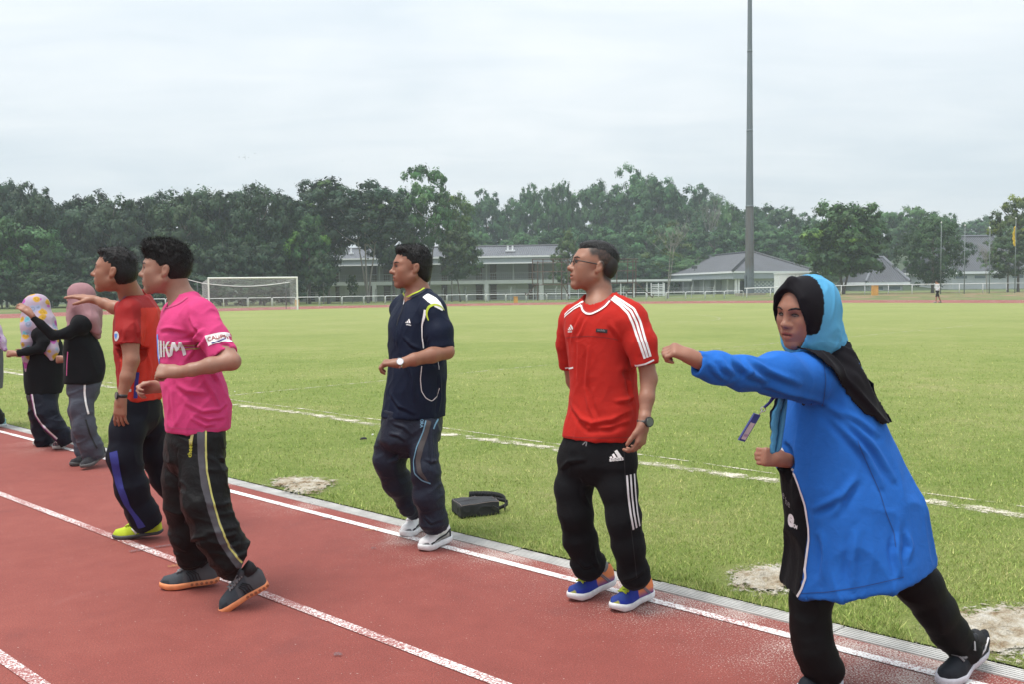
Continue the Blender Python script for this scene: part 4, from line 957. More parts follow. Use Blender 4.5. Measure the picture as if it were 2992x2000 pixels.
M['scarf'] = m_cloth('soft_scarf_cloth', .7, .03, 900, .15, .1)
def m_hair():
    g = NG('black_hair'); n = g.noise(160, 4, .7, 0, sc=(1, 1, .22)); c = g.ramp(n, [(.3, (.003, .003, .0035)), (.7, (.012, .011, .011))]); g.set(Base_Color=c, Roughness=.4); g.put(g.b.inputs['Specular IOR Level'], .28)
    g.bump(n, .8, .008); return g.m
M['hair'] = m_hair()
M['skin'] = m_skin('skin', (.305, .162, .112))
M['eyewhite'] = plain('eye_white', (.11, .09, .08), .2, .05, 30); M['eyewhite2'] = plain('teeth', (.42, .40, .37), .3, .05, 30); M['mouth'] = plain('mouth_shadow', (.045, .014, .014), .6, .1, 40); M['iris'] = plain('eye_iris', (.014, .009, .007), .12, .1, 40)
T_ = lambda n, c, r=.7: M.setdefault(n, m_trim(n, c, r))
T_('t_white', (.80, .80, .80)); T_('t_black', (.008, .008, .010)); T_('t_blue', (.025, .032, .24)); T_('t_lime', (.42, .52, .03)); T_('t_grey', (.060, .058, .068))
T_('t_yellow', (.45, .44, .13)); T_('t_navy', (.006, .009, .024)); T_('t_orange', (.45, .15, .06)); T_('t_red', (.34, .018, .016)); T_('t_sky', (.13, .27, .38)); T_('t_brown', (.055, .046, .046)); T_('t_purple', (.30, .05, .25)); T_('t_pink', (.60, .12, .30)); T_('t_pale', (.62, .60, .62)); T_('t_lightblue', (.10, .28, .75)); T_('t_mid', (.20, .20, .21)); T_('t_olive', (.33, .28, .12))
M['metal'] = plain('watch_steel', (.55, .55, .56), .25, .05, 20, 1.0); M['dial'] = plain('watch_face', (.75, .76, .78), .2, .05, 20); M['strap'] = plain('watch_rubber', (.02, .02, .022), .45, .2, 30); M['dialdark'] = plain('watch_lcd', (.12, .14, .13), .15, .1, 30)

# ------------------------------------------------------------------ head, hands, shoes
def head_frame(c, yaw, pitch=0, roll=0, s=1.0):
    """axes: left, forward, up. yaw 0 looks to photo left, 90 at the camera"""
    y, p, r = map(math.radians, (yaw, pitch, roll)); f = _v([-math.cos(y) * math.cos(p), -math.sin(y) * math.cos(p), math.sin(p)]); l = _v([math.sin(y), -math.cos(y), 0]); u = np.cross(f, l)
    l2 = l * math.cos(r) + u * math.sin(r); u2 = np.cross(f, l2); return dict(c=_v(c), A=np.array([l2, f, u2]), s=s)
def hp(H, p): return H['c'] + H['s'] * (_v(p) @ H['A'])
def put_head(F, H, nose=1.0, lips=1.0, chin=1.0, ears=True, mouth_open=0.0, jaw=1.0, smile=0.0):
    A, s = H['A'], H['s']; E = lambda p, r, k=.02, sub=False, B=None: F.ell(hp(H, p), _v(r) * s, A if B is None else B, k * s, sub); K = lambda a, b, ra, rb, k=.015, sub=False: F.cone(hp(H, a), hp(H, b), ra * s, rb * s, k * s, sub)
    E((0, -.014, .032), (.073, .097, .084)); E((0, .026, -.005), (.064, .064, .092), .03); E((0, .022, -.066), (.053 * jaw, .054, .044), .03)
    for x in (-1, 1):
        K((x * .056 * jaw, -.008, -.048), (x * .018, .066, -.098), .017, .015, .025); E((x * .043, .056, -.018), (.024, .026, .024), .025); K((x * .012, .080, .024), (x * .048, .064, .024), .012, .010, .02)
    E((0, .070, -.097 * chin), (.021, .019, .017), .022)
    for x in (-1, 1): E((x * .036, .044, -.050), (.028, .034, .036), .025)
    for x in (-1, 1): E((x * .031, .098, .004), (.017, .012, .0085), .014, True)
    K((0, .078, .022), (0, .084 + .020 * nose, -.026), .0085, .0115, .014); E((0, .088 + .020 * nose, -.028), (.0115, .011, .0095), .01)
    for x in (-1, 1): E((x * .0125, .087 + .008 * nose, -.031), (.009, .011, .008), .008)
    E((0, .078, -.058), (.030, .016, .022), .02); w = .0235 + .004 * smile
    E((0, .0905, -.0565 + mouth_open * .3), (w, .0105, .0060 * lips), .007); E((0, .0880, -.0695 - mouth_open), (w * .85, .0105, .0072 * lips), .007)
    E((0, .101, -.0628 - mouth_open * .35), (w * 1.0, .011, .0016 + mouth_open * .5), .003, True)
    for x in (-1, 1):
        E((x * .031, .070, .0035), (.0165, .0140, .0125), .006); E((x * .031, .0865, .0030), (.0125, .007, .0040), .003, True)
        if ears:
            c, sn = math.cos(.25), math.sin(.25); B = np.array([A[0] * 1.0, A[1] * c + A[2] * sn, A[2] * c - A[1] * sn])
            E((x * .0790, -.018, -.004), (.0088, .0175, .0290), .005, B=B); E((x * .075, -.008, -.027), (.0085, .0105, .011), .006); E((x * .0885, -.013, -.001), (.0062, .0100, .0175), .004, True, B=B)
def face_colour(V, H, C, brow=(.10, .08, .075), lip=(1.05, .62, .66), beard=0.0, browy=.0255, scalp=0.0):
    q = (V - H['c']) @ H['A'].T / H['s']
    front = (q[:, 1] > .045) & (q[:, 1] < .14); fr = front.astype(float)
    lp = ((q[:, 0] / .025) ** 2 + ((q[:, 2] + .063) / .0125) ** 2 < 1) & (q[:, 1] > .076) & front; m = lp[:, None] * .8; C = C * (1 - m) + C * np.array(lip) * m
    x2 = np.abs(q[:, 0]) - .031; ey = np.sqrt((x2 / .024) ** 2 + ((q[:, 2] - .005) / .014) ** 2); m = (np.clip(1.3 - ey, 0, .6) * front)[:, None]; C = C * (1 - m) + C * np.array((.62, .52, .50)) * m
    sl = ((np.abs(q[:, 0]) < .022) & (np.abs(q[:, 2] + .0635) < .0026) & (q[:, 1] > .07) & front)[:, None] * .6; C = C * (1 - sl) + C * np.array((.30, .18, .18)) * sl
    ns = (np.sqrt(((np.abs(q[:, 0]) - .009) / .006) ** 2 + ((q[:, 2] + .038) / .004) ** 2) < 1) & (q[:, 1] > .085) & front; m = ns[:, None] * .6; C = C * (1 - m) + C * .3 * m
    ck = np.minimum(*[np.linalg.norm(q - np.array([x * .043, .07, -.022]), axis=1) for x in (-1, 1)]); m = np.clip(1 - ck / .03, 0, 1)[:, None] * .25; C = C * (1 - m) + C * np.array((1.08, .86, .82)) * m
    if scalp:
        near = np.linalg.norm(q, axis=1) < .16; zl = np.interp(q[:, 1], [-.09, -.05, -.03, .0, .03, .05], [-.085, -.070, -.02, .028, .030, .045]); m = near * scalp * smooth01((.048 + .35 * np.clip(q[:, 2] - .05, 0, .1) - q[:, 1]) / .022) * smooth01((q[:, 2] - zl) / .035 + .15); m = (m * (.82 + .36 * vnoise(q * 160)))[:, None].clip(0, .96); C = C * (1 - m) + np.array((.045, .06, .075)) * m
    if beard:
        b = front & (np.abs(q[:, 0]) < .028) & (q[:, 2] < -.040) & (q[:, 2] > -.054) & (q[:, 1] > .075); g2 = front & (q[:, 2] < -.080) & (q[:, 2] > -.13) & (q[:, 1] > .055); m = ((b * beard) + (g2 * beard * .5))[:, None]; C = C * (1 - m) + C * np.array((.38, .38, .42)) * m
    return C
def eyes(fig, H, parent, gaze=(0, 1, 0), smile=0.0, teeth=False, tache=False):
    """eyes with iris and lash line, and brows, set on the face"""
    A, s_ = H['A'], H['s']; bv = fig.bvh['body']; fw = Vector(A[1])
    def on(p, off):
        h = bv.ray_cast(Vector(hp(H, (p[0], .16, p[1]))), -fw, .2)
        return None if h[0] is None else _v(h[0]) + A[1] * off * s_ + _v(h[1]) * .0004
    def sheet(nm, P, mat, par, off):
        V_ = [on(p, off) for p in P]
        if any(v is None for v in V_): return None
        me = bpy.data.meshes.new(nm); me.from_pydata([tuple(v - fig.base) for v in V_], [], [tuple(range(len(V_)))]); me.update(); return link(nm, me, mat, par)
    def line(nm, P, w, mat, par, off):
        V_ = [on(p, off) for p in P]; V_ = [v for v in V_ if v is not None]
        if len(V_) > 1: MB().tube([Vector(v - fig.base) for v in V_], [k * s_ for k in w][:len(V_)], 5).build(nm, mat, par, True)
    w_ = .0215 + .004 * smile; line('mouth_line', [(a * w_, -.0633 + .004 * smile * a * a) for a in np.linspace(-1, 1, 9)], (.0006, .0012, .0015, .0017, .0017, .0017, .0015, .0012, .0006), M['mouth'], parent, -.0006)
    if teeth: sheet('teeth', [(-.018, -.0600), (-.010, -.0660), (.010, -.0660), (.018, -.0600), (.008, -.0605), (-.008, -.0605)], M['eyewhite2'], parent, .0016)
    if tache:
        for x in (-1, 1): line('moustache', [(x * .003, -.0475), (x * .012, -.0485), (x * .022, -.0530)], (.0014, .0018, .0008), M['hair'], parent, -.0004)
    for x in (-1, 1):
        t = np.linspace(0, 2 * math.pi, 17)[:-1]; al = [(x * .031 + .0130 * math.cos(a), .0035 + .0048 * math.sin(a) * (1 - .25 * math.cos(a) ** 2)) for a in t]
        e = sheet('eye', al, M['eyewhite'], parent, .0012)
        if e is None: continue
        g = gaze[0] * .008; sheet('iris', [(x * .031 + g + .0060 * math.cos(a), .0040 + .0050 * math.sin(a)) for a in t], M['iris'], e, .0022)
        line('lash', [(x * .031 - .0145, .0040), (x * .031 - .007, .0082), (x * .031, .0092), (x * .031 + .007, .0080), (x * .031 + .0145, .0035)], (.0008, .0016, .0018, .0017, .0008), M['hair'], e, .0012)
        line('eyebrow', [(x * .012, .0215), (x * .022, .0240 + .001), (x * .036, .0262 + .001), (x * .047, .0250), (x * .055, .0215)], (.0020, .0034, .0036, .0028, .0012), M['hair'], parent, -.0012)
def put_hand(F, wr, d, pn, side, L=.185, curl=(25, 35, 25), spread=4, thumb=(40, 25, 20), fist=False, rw=.027, tdir=1.0):
    """wr wrist, d towards the knuckles, pn out of the palm, side towards the thumb"""
    d = unit(d); side = unit(_v(side) - d * (_v(side) @ d)); pn = np.cross(d, side) * np.sign((np.cross(d, side) @ _v(pn)) or 1.0); s = L / .185; kn = wr + d * .088 * s
    for o, r0, r1 in ((-.026, .017, .0125), (-.009, .018, .014), (.009, .018, .014), (.026, .017, .013)):
        F.cone(wr + side * o * .55 * s + d * .01, kn + side * o * 1.08 * s, r0 * s, r1 * s, .014 * s)
    F.cone(wr - d * .02, wr + d * .03, rw, rw * .95, .015)
    ln = {1: (.040, .024, .021), 0: (.045, .028, .022), -1: (.041, .026, .021), -2: (.032, .020, .019)}
    for k, off in ((1, .028), (0, .0095), (-1, -.0095), (-2, -.028)):
        p = kn + side * off * s; a = 0.0; dd = d
        sp = math.radians(spread * (k + .5)); base = d * math.cos(sp) + side * math.sin(sp); rad = (.0098 if k > -2 else .0085) * s
        for i, (l, c) in enumerate(zip(ln[k], curl)):
            a += math.radians(c + (0 if fist else -2 * k)); dd = base * math.cos(a) + pn * math.sin(a); q = p + dd * l * s; F.cone(p, q, rad * (1 - .08 * i), rad * (.92 - .1 * i), .004); p = q
    t0 = wr + side * .022 * s + d * .022 * s; a1, a2, a3 = [math.radians(t) for t in thumb]
    t1 = t0 + (d * math.cos(a1) + side * math.sin(a1) * tdir + pn * .35) * .038 * s; t2 = t1 + (d * math.cos(a1 - a2) + side * math.sin(a1 - a2) * tdir + pn * .45) * .030 * s; t3 = t2 + (d * math.cos(a1 - a2 - a3) + side * math.sin(a1 - a2 - a3) * tdir + pn * .45) * .024 * s
    F.cone(t0, t1, .0165 * s, .0125 * s, .012).cone(t1, t2, .0115 * s, .0105 * s, .005).cone(t2, t3, .0105 * s, .0085 * s, .004)
def shoe(fig, toe, heel, cols, up=(0, 0, 1), width=.100, sole_h=.022, laces='t_grey', lace_n=5, height=.098, sock=None, sock_h=.06, ank=None, spring=.012, holes=None, bend=0.0, toecap=None, heelcap=None, stripe=None):
    """a trainer between the tip and the heel of its sole. cols: upper, second upper colour, sole"""
    toe, heel = _v(toe), _v(heel); L = np.linalg.norm(toe - heel); x = unit(toe - heel); up = _v(up); z = unit(up - x * (up @ x)); y = np.cross(z, x)
    NL, NR = 44, 28; V = []; C = []; st = np.linspace(0, 1, NL)
    wd = np.interp(st, [0, .06, .2, .42, .68, .85, .95, 1], [.34, .62, .70, .68, .96, .84, .52, .14]) * width / 2
    ht = np.interp(st, [0, .05, .17, .32, .42, .62, .8, .93, 1], [.62, .93, .96, 1.0, .98, .66, .47, .36, .08]) * height
    cy = np.interp(st, [0, .4, .7, 1], [0, 0, .006, .0]); zb = np.interp(st, [0, .06, .5, .8, 1], [.006, 0, 0, .003, spring]) + sole_h + np.where(st > .62, (st - .62) ** 2 * bend, 0)
    for i, t in enumerate(st):
        for j in range(NR):
            a = 2 * math.pi * j / NR; cx, sz = math.cos(a), math.sin(a); w = wd[i]; h = ht[i]
            yy = w * np.sign(cx) * abs(cx) ** .75; zz = h * (abs(sz) ** (.85 if t > .45 else .62)) if sz > 0 else -.004 * abs(sz)
            if t < .45 and sz > 0: yy *= 1 - .30 * sz ** 2
            yy *= 1 - .18 * max(0, sz) * (t > .45)
            V.append(heel + x * (t * L) + y * (yy + cy[i]) + z * (zz + zb[i]))
            up2 = zz / max(h, 1e-4); c = cols[0]
            if callable(cols[1]): c = cols[1](t, up2, cx)
            elif t < .42 and up2 < .95: c = cols[1]
            if toecap is not None and t > .93 and up2 < .6: c = toecap
            if t < .40 and up2 > .97: c = (.015, .015, .017)
            C.append(c)
    F = [(i * NR + j, i * NR + (j + 1) % NR, (i + 1) * NR + (j + 1) % NR, (i + 1) * NR + j) for i in range(NL - 1) for j in range(NR)]
    n0 = len(V); V += [V[0] * 0 + np.mean(V[:NR], 0), np.mean(V[-NR:], 0)]; C += [C[0], C[-1]]
    F += [(n0, (j + 1) % NR, j, j) for j in range(NR)] + [(n0 + 1, (NL - 1) * NR + j, (NL - 1) * NR + (j + 1) % NR, (NL - 1) * NR + (j + 1) % NR) for j in range(NR)]
    me = bpy.data.meshes.new('shoe'); me.from_pydata([tuple(v - fig.base) for v in V], [], [tuple(dict.fromkeys(f)) for f in F]); me.update(); me.polygons.foreach_set('use_smooth', np.ones(len(me.polygons), bool)); setcol(me, np.array(C))
    o = link('shoe', me, M['sport'], fig.root)
    mb = MB(); R1, R2, R3 = [], [], []                            # the sole: outline swept down from the upper
    NO = 26; ol = []
    for i in range(NO + 1): t = i / NO; ol.append((t, 1))
    for i in range(NO, -1, -1): ol.append((i / NO, -1))
    def op(t, sd, grow, zz):
        w = np.interp(t, st, wd) * 1.0 + grow; tt = t * (1 + 2 * grow / L) - grow / L; return heel + x * (tt * L) + y * (sd * w + np.interp(t, st, cy)) + z * zz
    rows = []
    zt_ = lambda t: float(np.interp(t, st, zb)) + .006; zl = lambda t: float(np.interp(t, [0, .05, .85, 1], [.006, 0, 0, spring])) + (max(0, t - .62) ** 2 * bend)
    for g_, f in ((.002, 1.0), (.0045, .65), (.004, .15), (.000, 0.0)):
        rows.append([op(t, sd, g_, zl(t) + (zt_(t) - zl(t)) * f) for t, sd in ol])
    VV = [p for r in rows for p in r]; m = len(ol); FF = [(k * m + i, k * m + (i + 1) % m, (k + 1) * m + (i + 1) % m, (k + 1) * m + i) for k in range(3) for i in range(m)]
    for i in range(NO): a, b = 3 * m + i, 3 * m + (2 * NO + 1 - i); FF.append((a, a + 1, b - 1, b))
    for i in range(NO): a, b = i, 2 * NO + 1 - i; FF.append((b, b - 1, a + 1, a))
    fig.part('sole', np.array(VV), np.array(FF), T_('sole_%d' % len(M), cols[2], .6), parent=o)
    if laces:
        mb = MB(); ctr = lambda t, q: Vector(heel + x * (t * L) + y * (q + np.interp(t, st, cy)) + z * (np.interp(t, st, zb) + np.interp(t, st, ht) * (1 - .12 * (abs(q) / np.interp(t, st, wd)) ** 2) + .0045) - fig.base)
        for i in range(lace_n):
            t0 = .40 + i * .060; a = .026
            mb.tube([ctr(t0, -a), ctr(t0 + .025, 0), ctr(t0 + .05, a)], .0048, 5); mb.tube([ctr(t0, a), ctr(t0 + .025, 0), ctr(t0 + .05, -a)], .0048, 5)
        for sd in (-1, 1):
            k0 = ctr(.41, 0); loop = [k0, k0 + Vector(y * sd * .025 + z * .012 + x * .02), k0 + Vector(y * sd * .045 - z * .004 + x * .045), k0 + Vector(y * sd * .032 - z * .012 + x * .035), k0]; mb.tube(loop, .0034, 5)
        mb.build('laces', M[laces], o, True)
    c0 = heel + x * (.20 * L) + z * (sole_h + height * .80); c1 = c0 + z * sock_h if ank is None else _v(ank); MB().tube([Vector(c0 - fig.base), Vector((c0 + z * .02) * .6 + c1 * .4 - fig.base), Vector(c1 - fig.base)], [.036, .036, .034], 14).build('sock', M[sock or 't_black'], o, True)
    tg = [heel + x * (t * L) + z * (sole_h + height * f) - fig.base for t, f in ((.47, .86), (.42, 1.0), (.38, 1.14), (.36, 1.26))]; MB().tube([Vector(p) for p in tg], [.020, .024, .024, .018], 10).build('tongue', T_('tongue_%d' % len(M), [k * .8 for k in cols[0]]), o, True)
    for nm, key, pts, w in (stripe or []):                           # side marks: (t, height share) points on the near side
        for sd in (1, -1):
            P = []
            for t, f in pts:
                w_, h_ = np.interp(t, st, wd), np.interp(t, st, ht); ang = math.asin(min(1, max(0, f)) ** (1 / .7)); P.append((heel + x * (t * L) + y * (sd * (w_ * math.cos(ang) ** .75 * (1 - .25 * f * f) + .0035) + np.interp(t, st, cy)) + z * (np.interp(t, st, zb) + h_ * f)) - fig.base)
            MB().tube([Vector(p) for p in P], w, 5).build(nm, M[key], o, True)
    if holes:
        mb = MB()
        for i in range(6):
            t = .05 + i * .08
            for sd in (1, -1): p = op(t, sd, .0068, .5 * (zl(t) + zt_(t)) * 1.0) - fig.base; mb.tube([Vector(p - y * sd * .004), Vector(p + y * sd * .0012)], .0075, 8)
        mb.build('sole_holes', T_('t_holes', holes), o)
    return o
def hair(fig, H, parts, cuts, puff=.004, scale=70, strands=0, slen=.012, sdir=(0, .2, 1), h=.0042, zmin=-.2, thin=None, mat='hair'):
    """hair as a shaped cap with uneven surface and loose strands. parts/cuts: (centre, radii) in head space"""
    A, s = H['A'], H['s']; P = [hp(H, p) for p, r in parts]; R = [max(r) * s for p, r in parts]; lo = np.min([p - r for p, r in zip(P, R)], 0); hi = np.max([p + r for p, r in zip(P, R)], 0)
    F = Field(lo - .01, hi + .01, h)
    for p, r in parts: F.ell(hp(H, p), _v(r) * s, A, .018 * s)
    for p, r in cuts: F.ell(hp(H, p), _v(r) * s, A, .008 * s, True)
    V, Q = F.skin(1); N = normals(V, Q); q = (V - H['c']) @ A.T / s
    n = vnoise(q * np.array([scale, scale, scale * .45])) - .5 + .6 * (vnoise(q * scale * 2.3 + 9) - .5); topf = np.clip((q[:, 2] - .01) / .07, 0, 1); V = V + N * (n * puff * (.35 + topf))[:, None]
    o = fig.part('hair', V, Q, M[mat])
    if strands:
        R_ = fig.rng; ok = np.where(q[:, 2] > zmin)[0]; w = np.clip((q[ok, 2] + .03) / .10, .12, 1); pick = R_.choice(ok, strands, p=w / w.sum())
        b = V[pick]; d = N[pick] * .8 + (_v(sdir) @ A) * 1.0 + R_.normal(0, .35, (strands, 3)); d /= np.linalg.norm(d, axis=1)[:, None]; L = slen * s * R_.uniform(.4, 1.3, (strands, 1)) * (.3 + .7 * np.clip((q[pick, 2:3] + .02) / .08, 0, 1)); side = np.cross(d, R_.normal(size=d.shape)); side /= np.linalg.norm(side, axis=1)[:, None]
        T3 = np.stack([b - side * .0008, b + side * .0008, b + d * L], 1).reshape(-1, 3); me = npmesh('strands', T3 - fig.base, np.arange(3 * strands).reshape(-1, 3), False); tag(link('strands', me, M[mat], o), kind='stuff')
    return o
def folds(V, F, specs, amp=1.0):
    """pushes cloth in and out: (kind, params)"""
    N = normals(V, F); d = np.zeros(len(V))
    for sp in specs:
        if sp[0] == 'noise':                                       # anisotropic creases: amplitude, frequencies along three axes, mask
            _, a, fr, axes, mask = sp; c = np.stack([V @ unit(axes[i]) * fr[i] for i in range(3)], 1); w = 1.0 if mask is None else mask(V)
            r = ridge(c + .6 * (vnoise(c * .5 + 31)[:, None] - .5)); d += a * w * (r ** 2 - .35)
        elif sp[0] == 'stroke':                                    # a ridge with a furrow along a path of points
            _, a, wd, pts, dn = sp
            best = np.full(len(V), 9.0); tt = np.zeros(len(V)); sg = np.zeros(len(V)); m = len(pts) - 1
            for i in range(m):
                q, t = segdist(V, pts[i], pts[i + 1]); u = q < best; side = (V - _v(pts[i])) @ unit(np.cross(_v(pts[i + 1]) - _v(pts[i]), dn)); best[u] = q[u]; tt[u] = (i + t[u]) / m; sg[u] = side[u]
            env = np.sin(np.pi * np.clip(tt * .94 + .03, 0, 1)) ** .6; e = np.exp(-(best / wd) ** 2); e2 = np.exp(-((best - wd * 1.5) / wd) ** 2) * (sg > 0); d += a * env * (e - .75 * e2)
    return V + N * (d * amp)[:, None]
def gauss(c, r): c = _v(c); return lambda V: np.exp(-((np.linalg.norm(V - c, axis=1)) / r) ** 2)
def limb_rings(V, F, a, b, amp, freq, t0=0.0, t1=1.0, seed=0, tilt=.4, sharp=1.4):
    """gathered cloth rings along a limb between two joints"""
    a, b = _v(a), _v(b); q, t = segdist(V, a, b); ax = unit(b - a); L = np.linalg.norm(b - a); u = (V - a) @ ax / L; m = smooth01((u - t0) / .15) * smooth01((t1 - u) / .08) * np.exp(-(q / .16) ** 6)
    e1 = unit(np.cross(ax, [.3, .9, .1])); e2 = np.cross(ax, e1); th = np.stack([(V - a) @ e1, (V - a) @ e2], 1) * 9; c = np.concatenate([(u * L * freq)[:, None] + tilt * th[:, :1], th + seed * 7.3], 1)
    r = ridge(c) ** sharp - .45; N = normals(V, F); return V + N * (amp * m * r)[:, None]
# ================================================================== the people
def CH(L): return [W(x, y, d) for x, y, d, r in L], [r / FPX * d for x, y, d, r in L]
def RING(y, xl, xr, d, dim, yaw, mode=None):
    """one slice of a garment from its outline in the photograph; dim is the half width (or half depth) the view does not give"""
    p = W((xl + xr) / 2, y, d); E = (xr - xl) / 2 / FPX * d; ps = math.radians(yaw); sn, cs = abs(math.sin(ps)), abs(math.cos(ps))
    if yaw <= 45: a = min(dim, .93 * E / max(sn, 1e-3)); b = math.sqrt(max(E * E - (a * sn) ** 2, (.25 * E) ** 2)) / cs
    else: b = min(dim, .93 * E / max(cs, 1e-3)); a = math.sqrt(max(E * E - (b * cs) ** 2, (.25 * E) ** 2)) / sn
    return (p[2], p[0], p[1], a, b, ps)
def bbox(*ls):
    P = np.concatenate([np.asarray(l, float).reshape(-1, 3) for l in ls if len(l)]); return P.min(0), P.max(0)
def flatcol(V, c): return np.tile(np.array(c, float), (len(V), 1))
def body(fig, head, H, neck, arms, hands, core, hv=.0044, facekw={}, colkw={}, tint=(1, 1, 1), gaze=(0, 1, 0), eyekw={}):
    pts = [hp(H, (x, y, z)) for x in (-.1, .1) for y in (-.13, .14) for z in (-.13, .13)]
    for a in arms: pts += [p + e for p in a[0] for e in (-.07, .07)]
    for h_ in hands: pts += [h_['w'] + e * .22 for e in np.array([[1, 1, 1], [-1, -1, -1]])]
    for c in core: pts += [p + e for p in c[0] for e in (-.12, .12)]
    core = [c if i == 0 else (c[0][:-1] + [c[0][-2] * .45 + c[0][-1] * .55], c[1]) for i, c in enumerate(core)]
    lo, hi = bbox(pts); F = Field(lo, hi, hv)
    for c in core: F.chain(c[0], c[1], .04)
    F.chain(*neck, .03)
    for a in arms: F.chain(a[0], a[1], .018)
    put_head(F, H, **facekw)
    for h_ in hands: k = dict(h_); w = k.pop('w'); put_hand(F, w, **k)
    V, Q = F.skin(1); C = flatcol(V, tint); q = (V - H['c']) @ H['A'].T / H['s']
    blot = vnoise(V * 14)[:, None] * .16 + .92; C = face_colour(V, H, C, **colkw) * blot
    o = fig.part('body', V, Q, M['skin'], C); fig.surf('body', V, Q); eyes(fig, H, o, gaze, **eyekw); return o
def shirt(fig, rings, sleeves, neckc, mat, colour, hv=.0066, fold=(), k=.03, yoke=(), name='shirt', recess=False, n=2.3, slv_open=True, post=None, relaxn=1):
    pts = [np.array([r[1], r[2], r[0]]) + np.array([e * max(r[3], r[4]), e * max(r[3], r[4]), e * .01]) for r in rings for e in (-1, 1)]
    for s_ in sleeves: pts += [p + e * max(s_[1]) for p in s_[0] for e in (-1, 1)]
    for y_ in yoke: pts += [p + e * max(y_[1]) for p in y_[0] for e in (-1, 1)]
    lo, hi = bbox(pts); F = Field(lo, hi, hv); F.loft(rings, k, n)
    for y_ in yoke: F.chain(y_[0], y_[1], .04)
    for P, R in sleeves:
        F.chain(P, R, k * .8)
        if slv_open: d = unit(P[-1] - P[-2]); F.cut(P[-1] - d * .004, d, max(R) * 1.5); F.cone(P[-1] + d * .02, P[-1] - d * .03, R[-1] - .007, R[-1] - .011, .003, True)
    if recess:
        b0 = sorted(rings)[:2]; r0 = b0[0]; F.put([r0[1] - r0[3] - .05, r0[2] - r0[3] - .05, r0[0] - .02], [r0[1] + r0[3] + .05, r0[2] + r0[3] + .05, r0[0] + .03],
            lambda x, y, z: np.maximum((np.abs(((x - r0[1]) * math.sin(r0[5]) - (y - r0[2]) * math.cos(r0[5])) / (r0[3] - .006)) ** n + np.abs(((x - r0[1]) * math.cos(r0[5]) + (y - r0[2]) * math.sin(r0[5])) / (r0[4] - .006)) ** n - 1) * min(r0[3], r0[4]) * .5, z - r0[0] - .025), .003, True)
    if neckc is not None: F.cone(neckc[0], neckc[1], neckc[2], neckc[3], .006, True)
    V, Q = F.skin(1); V = folds(V, Q, fold) if fold else V
    if post: V = post(V, Q)
    for _ in range(relaxn): V = relax(V, Q, .3)
    C = colour(V) if callable(colour) else flatcol(V, colour); o = fig.part(name, V, Q, mat, C); fig.surf(name, V, Q); return o
def trousers(fig, rings, legs, mat, colour, hv=.0066, fold=(), rings_amp=.010, name='trousers', kleg=.045, cuffs=True, ank=(.55, 1.0), freq=26, post=None):
    pts = [np.array([r[1], r[2], r[0]]) + e * np.array([r[3], r[3], .01]) for r in rings for e in (-1, 1)]
    for P, R in legs: pts += [p + e * max(R) for p in P for e in (-1, 1)]
    b0 = min(rings); rings = list(rings) + [(b0[0] - .05, b0[1], b0[2], b0[3] * .80, b0[4] * .80, b0[5]), (b0[0] - .10, b0[1], b0[2], b0[3] * .45, b0[4] * .45, b0[5])]
    lo, hi = bbox(pts); F = Field(lo, hi, hv); F.loft([(r[0], r[1], r[2], r[3] * .955, r[4] * .955, r[5]) for r in rings], .05, 2.1)
    for P, R in legs:
        R = [r * (.91 if i < len(R) - 1 else .97) for i, r in enumerate(R)]; F.chain(P, R, kleg)
        if cuffs: d = unit(P[-1] - P[-2]); F.cut(P[-1], d, R[-1] * 1.6); F.cone(P[-1] + d * .03, P[-1] - d * .02, R[-1] - .008, R[-1] - .010, .003, True)
    V, Q = F.skin(1); V = folds(V, Q, fold) if fold else V
    for i, (P, R) in enumerate(legs):
        V = limb_rings(V, Q, P[len(P) // 2], P[-1], rings_amp * .85, freq, ank[0] - .25, ank[1], i + 1); V = limb_rings(V, Q, P[0], P[len(P) // 2], rings_amp * .45, freq * .7, .5, 1.05, i + 4)
    if post: V = post(V, Q)
    V = relax(V, Q, .25); C = colour(V) if callable(colour) else flatcol(V, colour); o = fig.part(name, V, Q, mat, C); fig.surf(name, V, Q); return o
def watch(fig, wr, d, r, face_dir, dial, strap, dr=.019):
    d = unit(d); f = unit(_v(face_dir) - d * (_v(face_dir) @ d)); s_ = np.cross(d, f); mb = MB(); n = 28
    for dz in (-.010, .010): pass
    V = []; Q = []
    for j in range(n):
        a = 2 * math.pi * j / n; o = f * math.cos(a) + s_ * math.sin(a)
        for q, w in ((r - .002, -.010), (r + .0035, -.010), (r + .0035, .010), (r - .002, .010)): V.append(wr + o * q + d * w)
    for j in range(n):
        for k in range(4): Q.append((4 * j + k, 4 * ((j + 1) % n) + k, 4 * ((j + 1) % n) + (k + 1) % 4, 4 * j + (k + 1) % 4))
    root = fig.part('watch', np.array(V), np.array(Q), M[strap], smooth=False); c = wr + f * (r + .002) - fig.base
    MB().tube([Vector(c), Vector(c + f * .009)], [dr, dr * .96], 20).build('case', M['metal' if strap != 'strap' else 'strap'], root); MB().tube([Vector(c + f * .0091), Vector(c + f * .0098)], [dr * .80, dr * .78], 20).build('dial', M[dial], root)
def strokes(fig, key, L, dn=(0, -1, 0)):
    """fold lines given in photo pixels on a garment's plain surface, kept for the final shaping"""
    out = []
    for a, w, px in L:
        P = [fig.hit(key, x, y)[0] for x, y in px]; P = [p for p in P if p is not None]
        if len(P) > 1: out.append(('stroke', a, w, P, _v(dn)))
    return out
def stroke_post(fig, key, L, extra=None):
    def f(V, Q):
        fig.surf(key + '_plain', V, Q); sp = strokes(fig, key + '_plain', L); V = folds(V, Q, sp) if sp else V
        return extra(V, Q) if extra else V
    return f
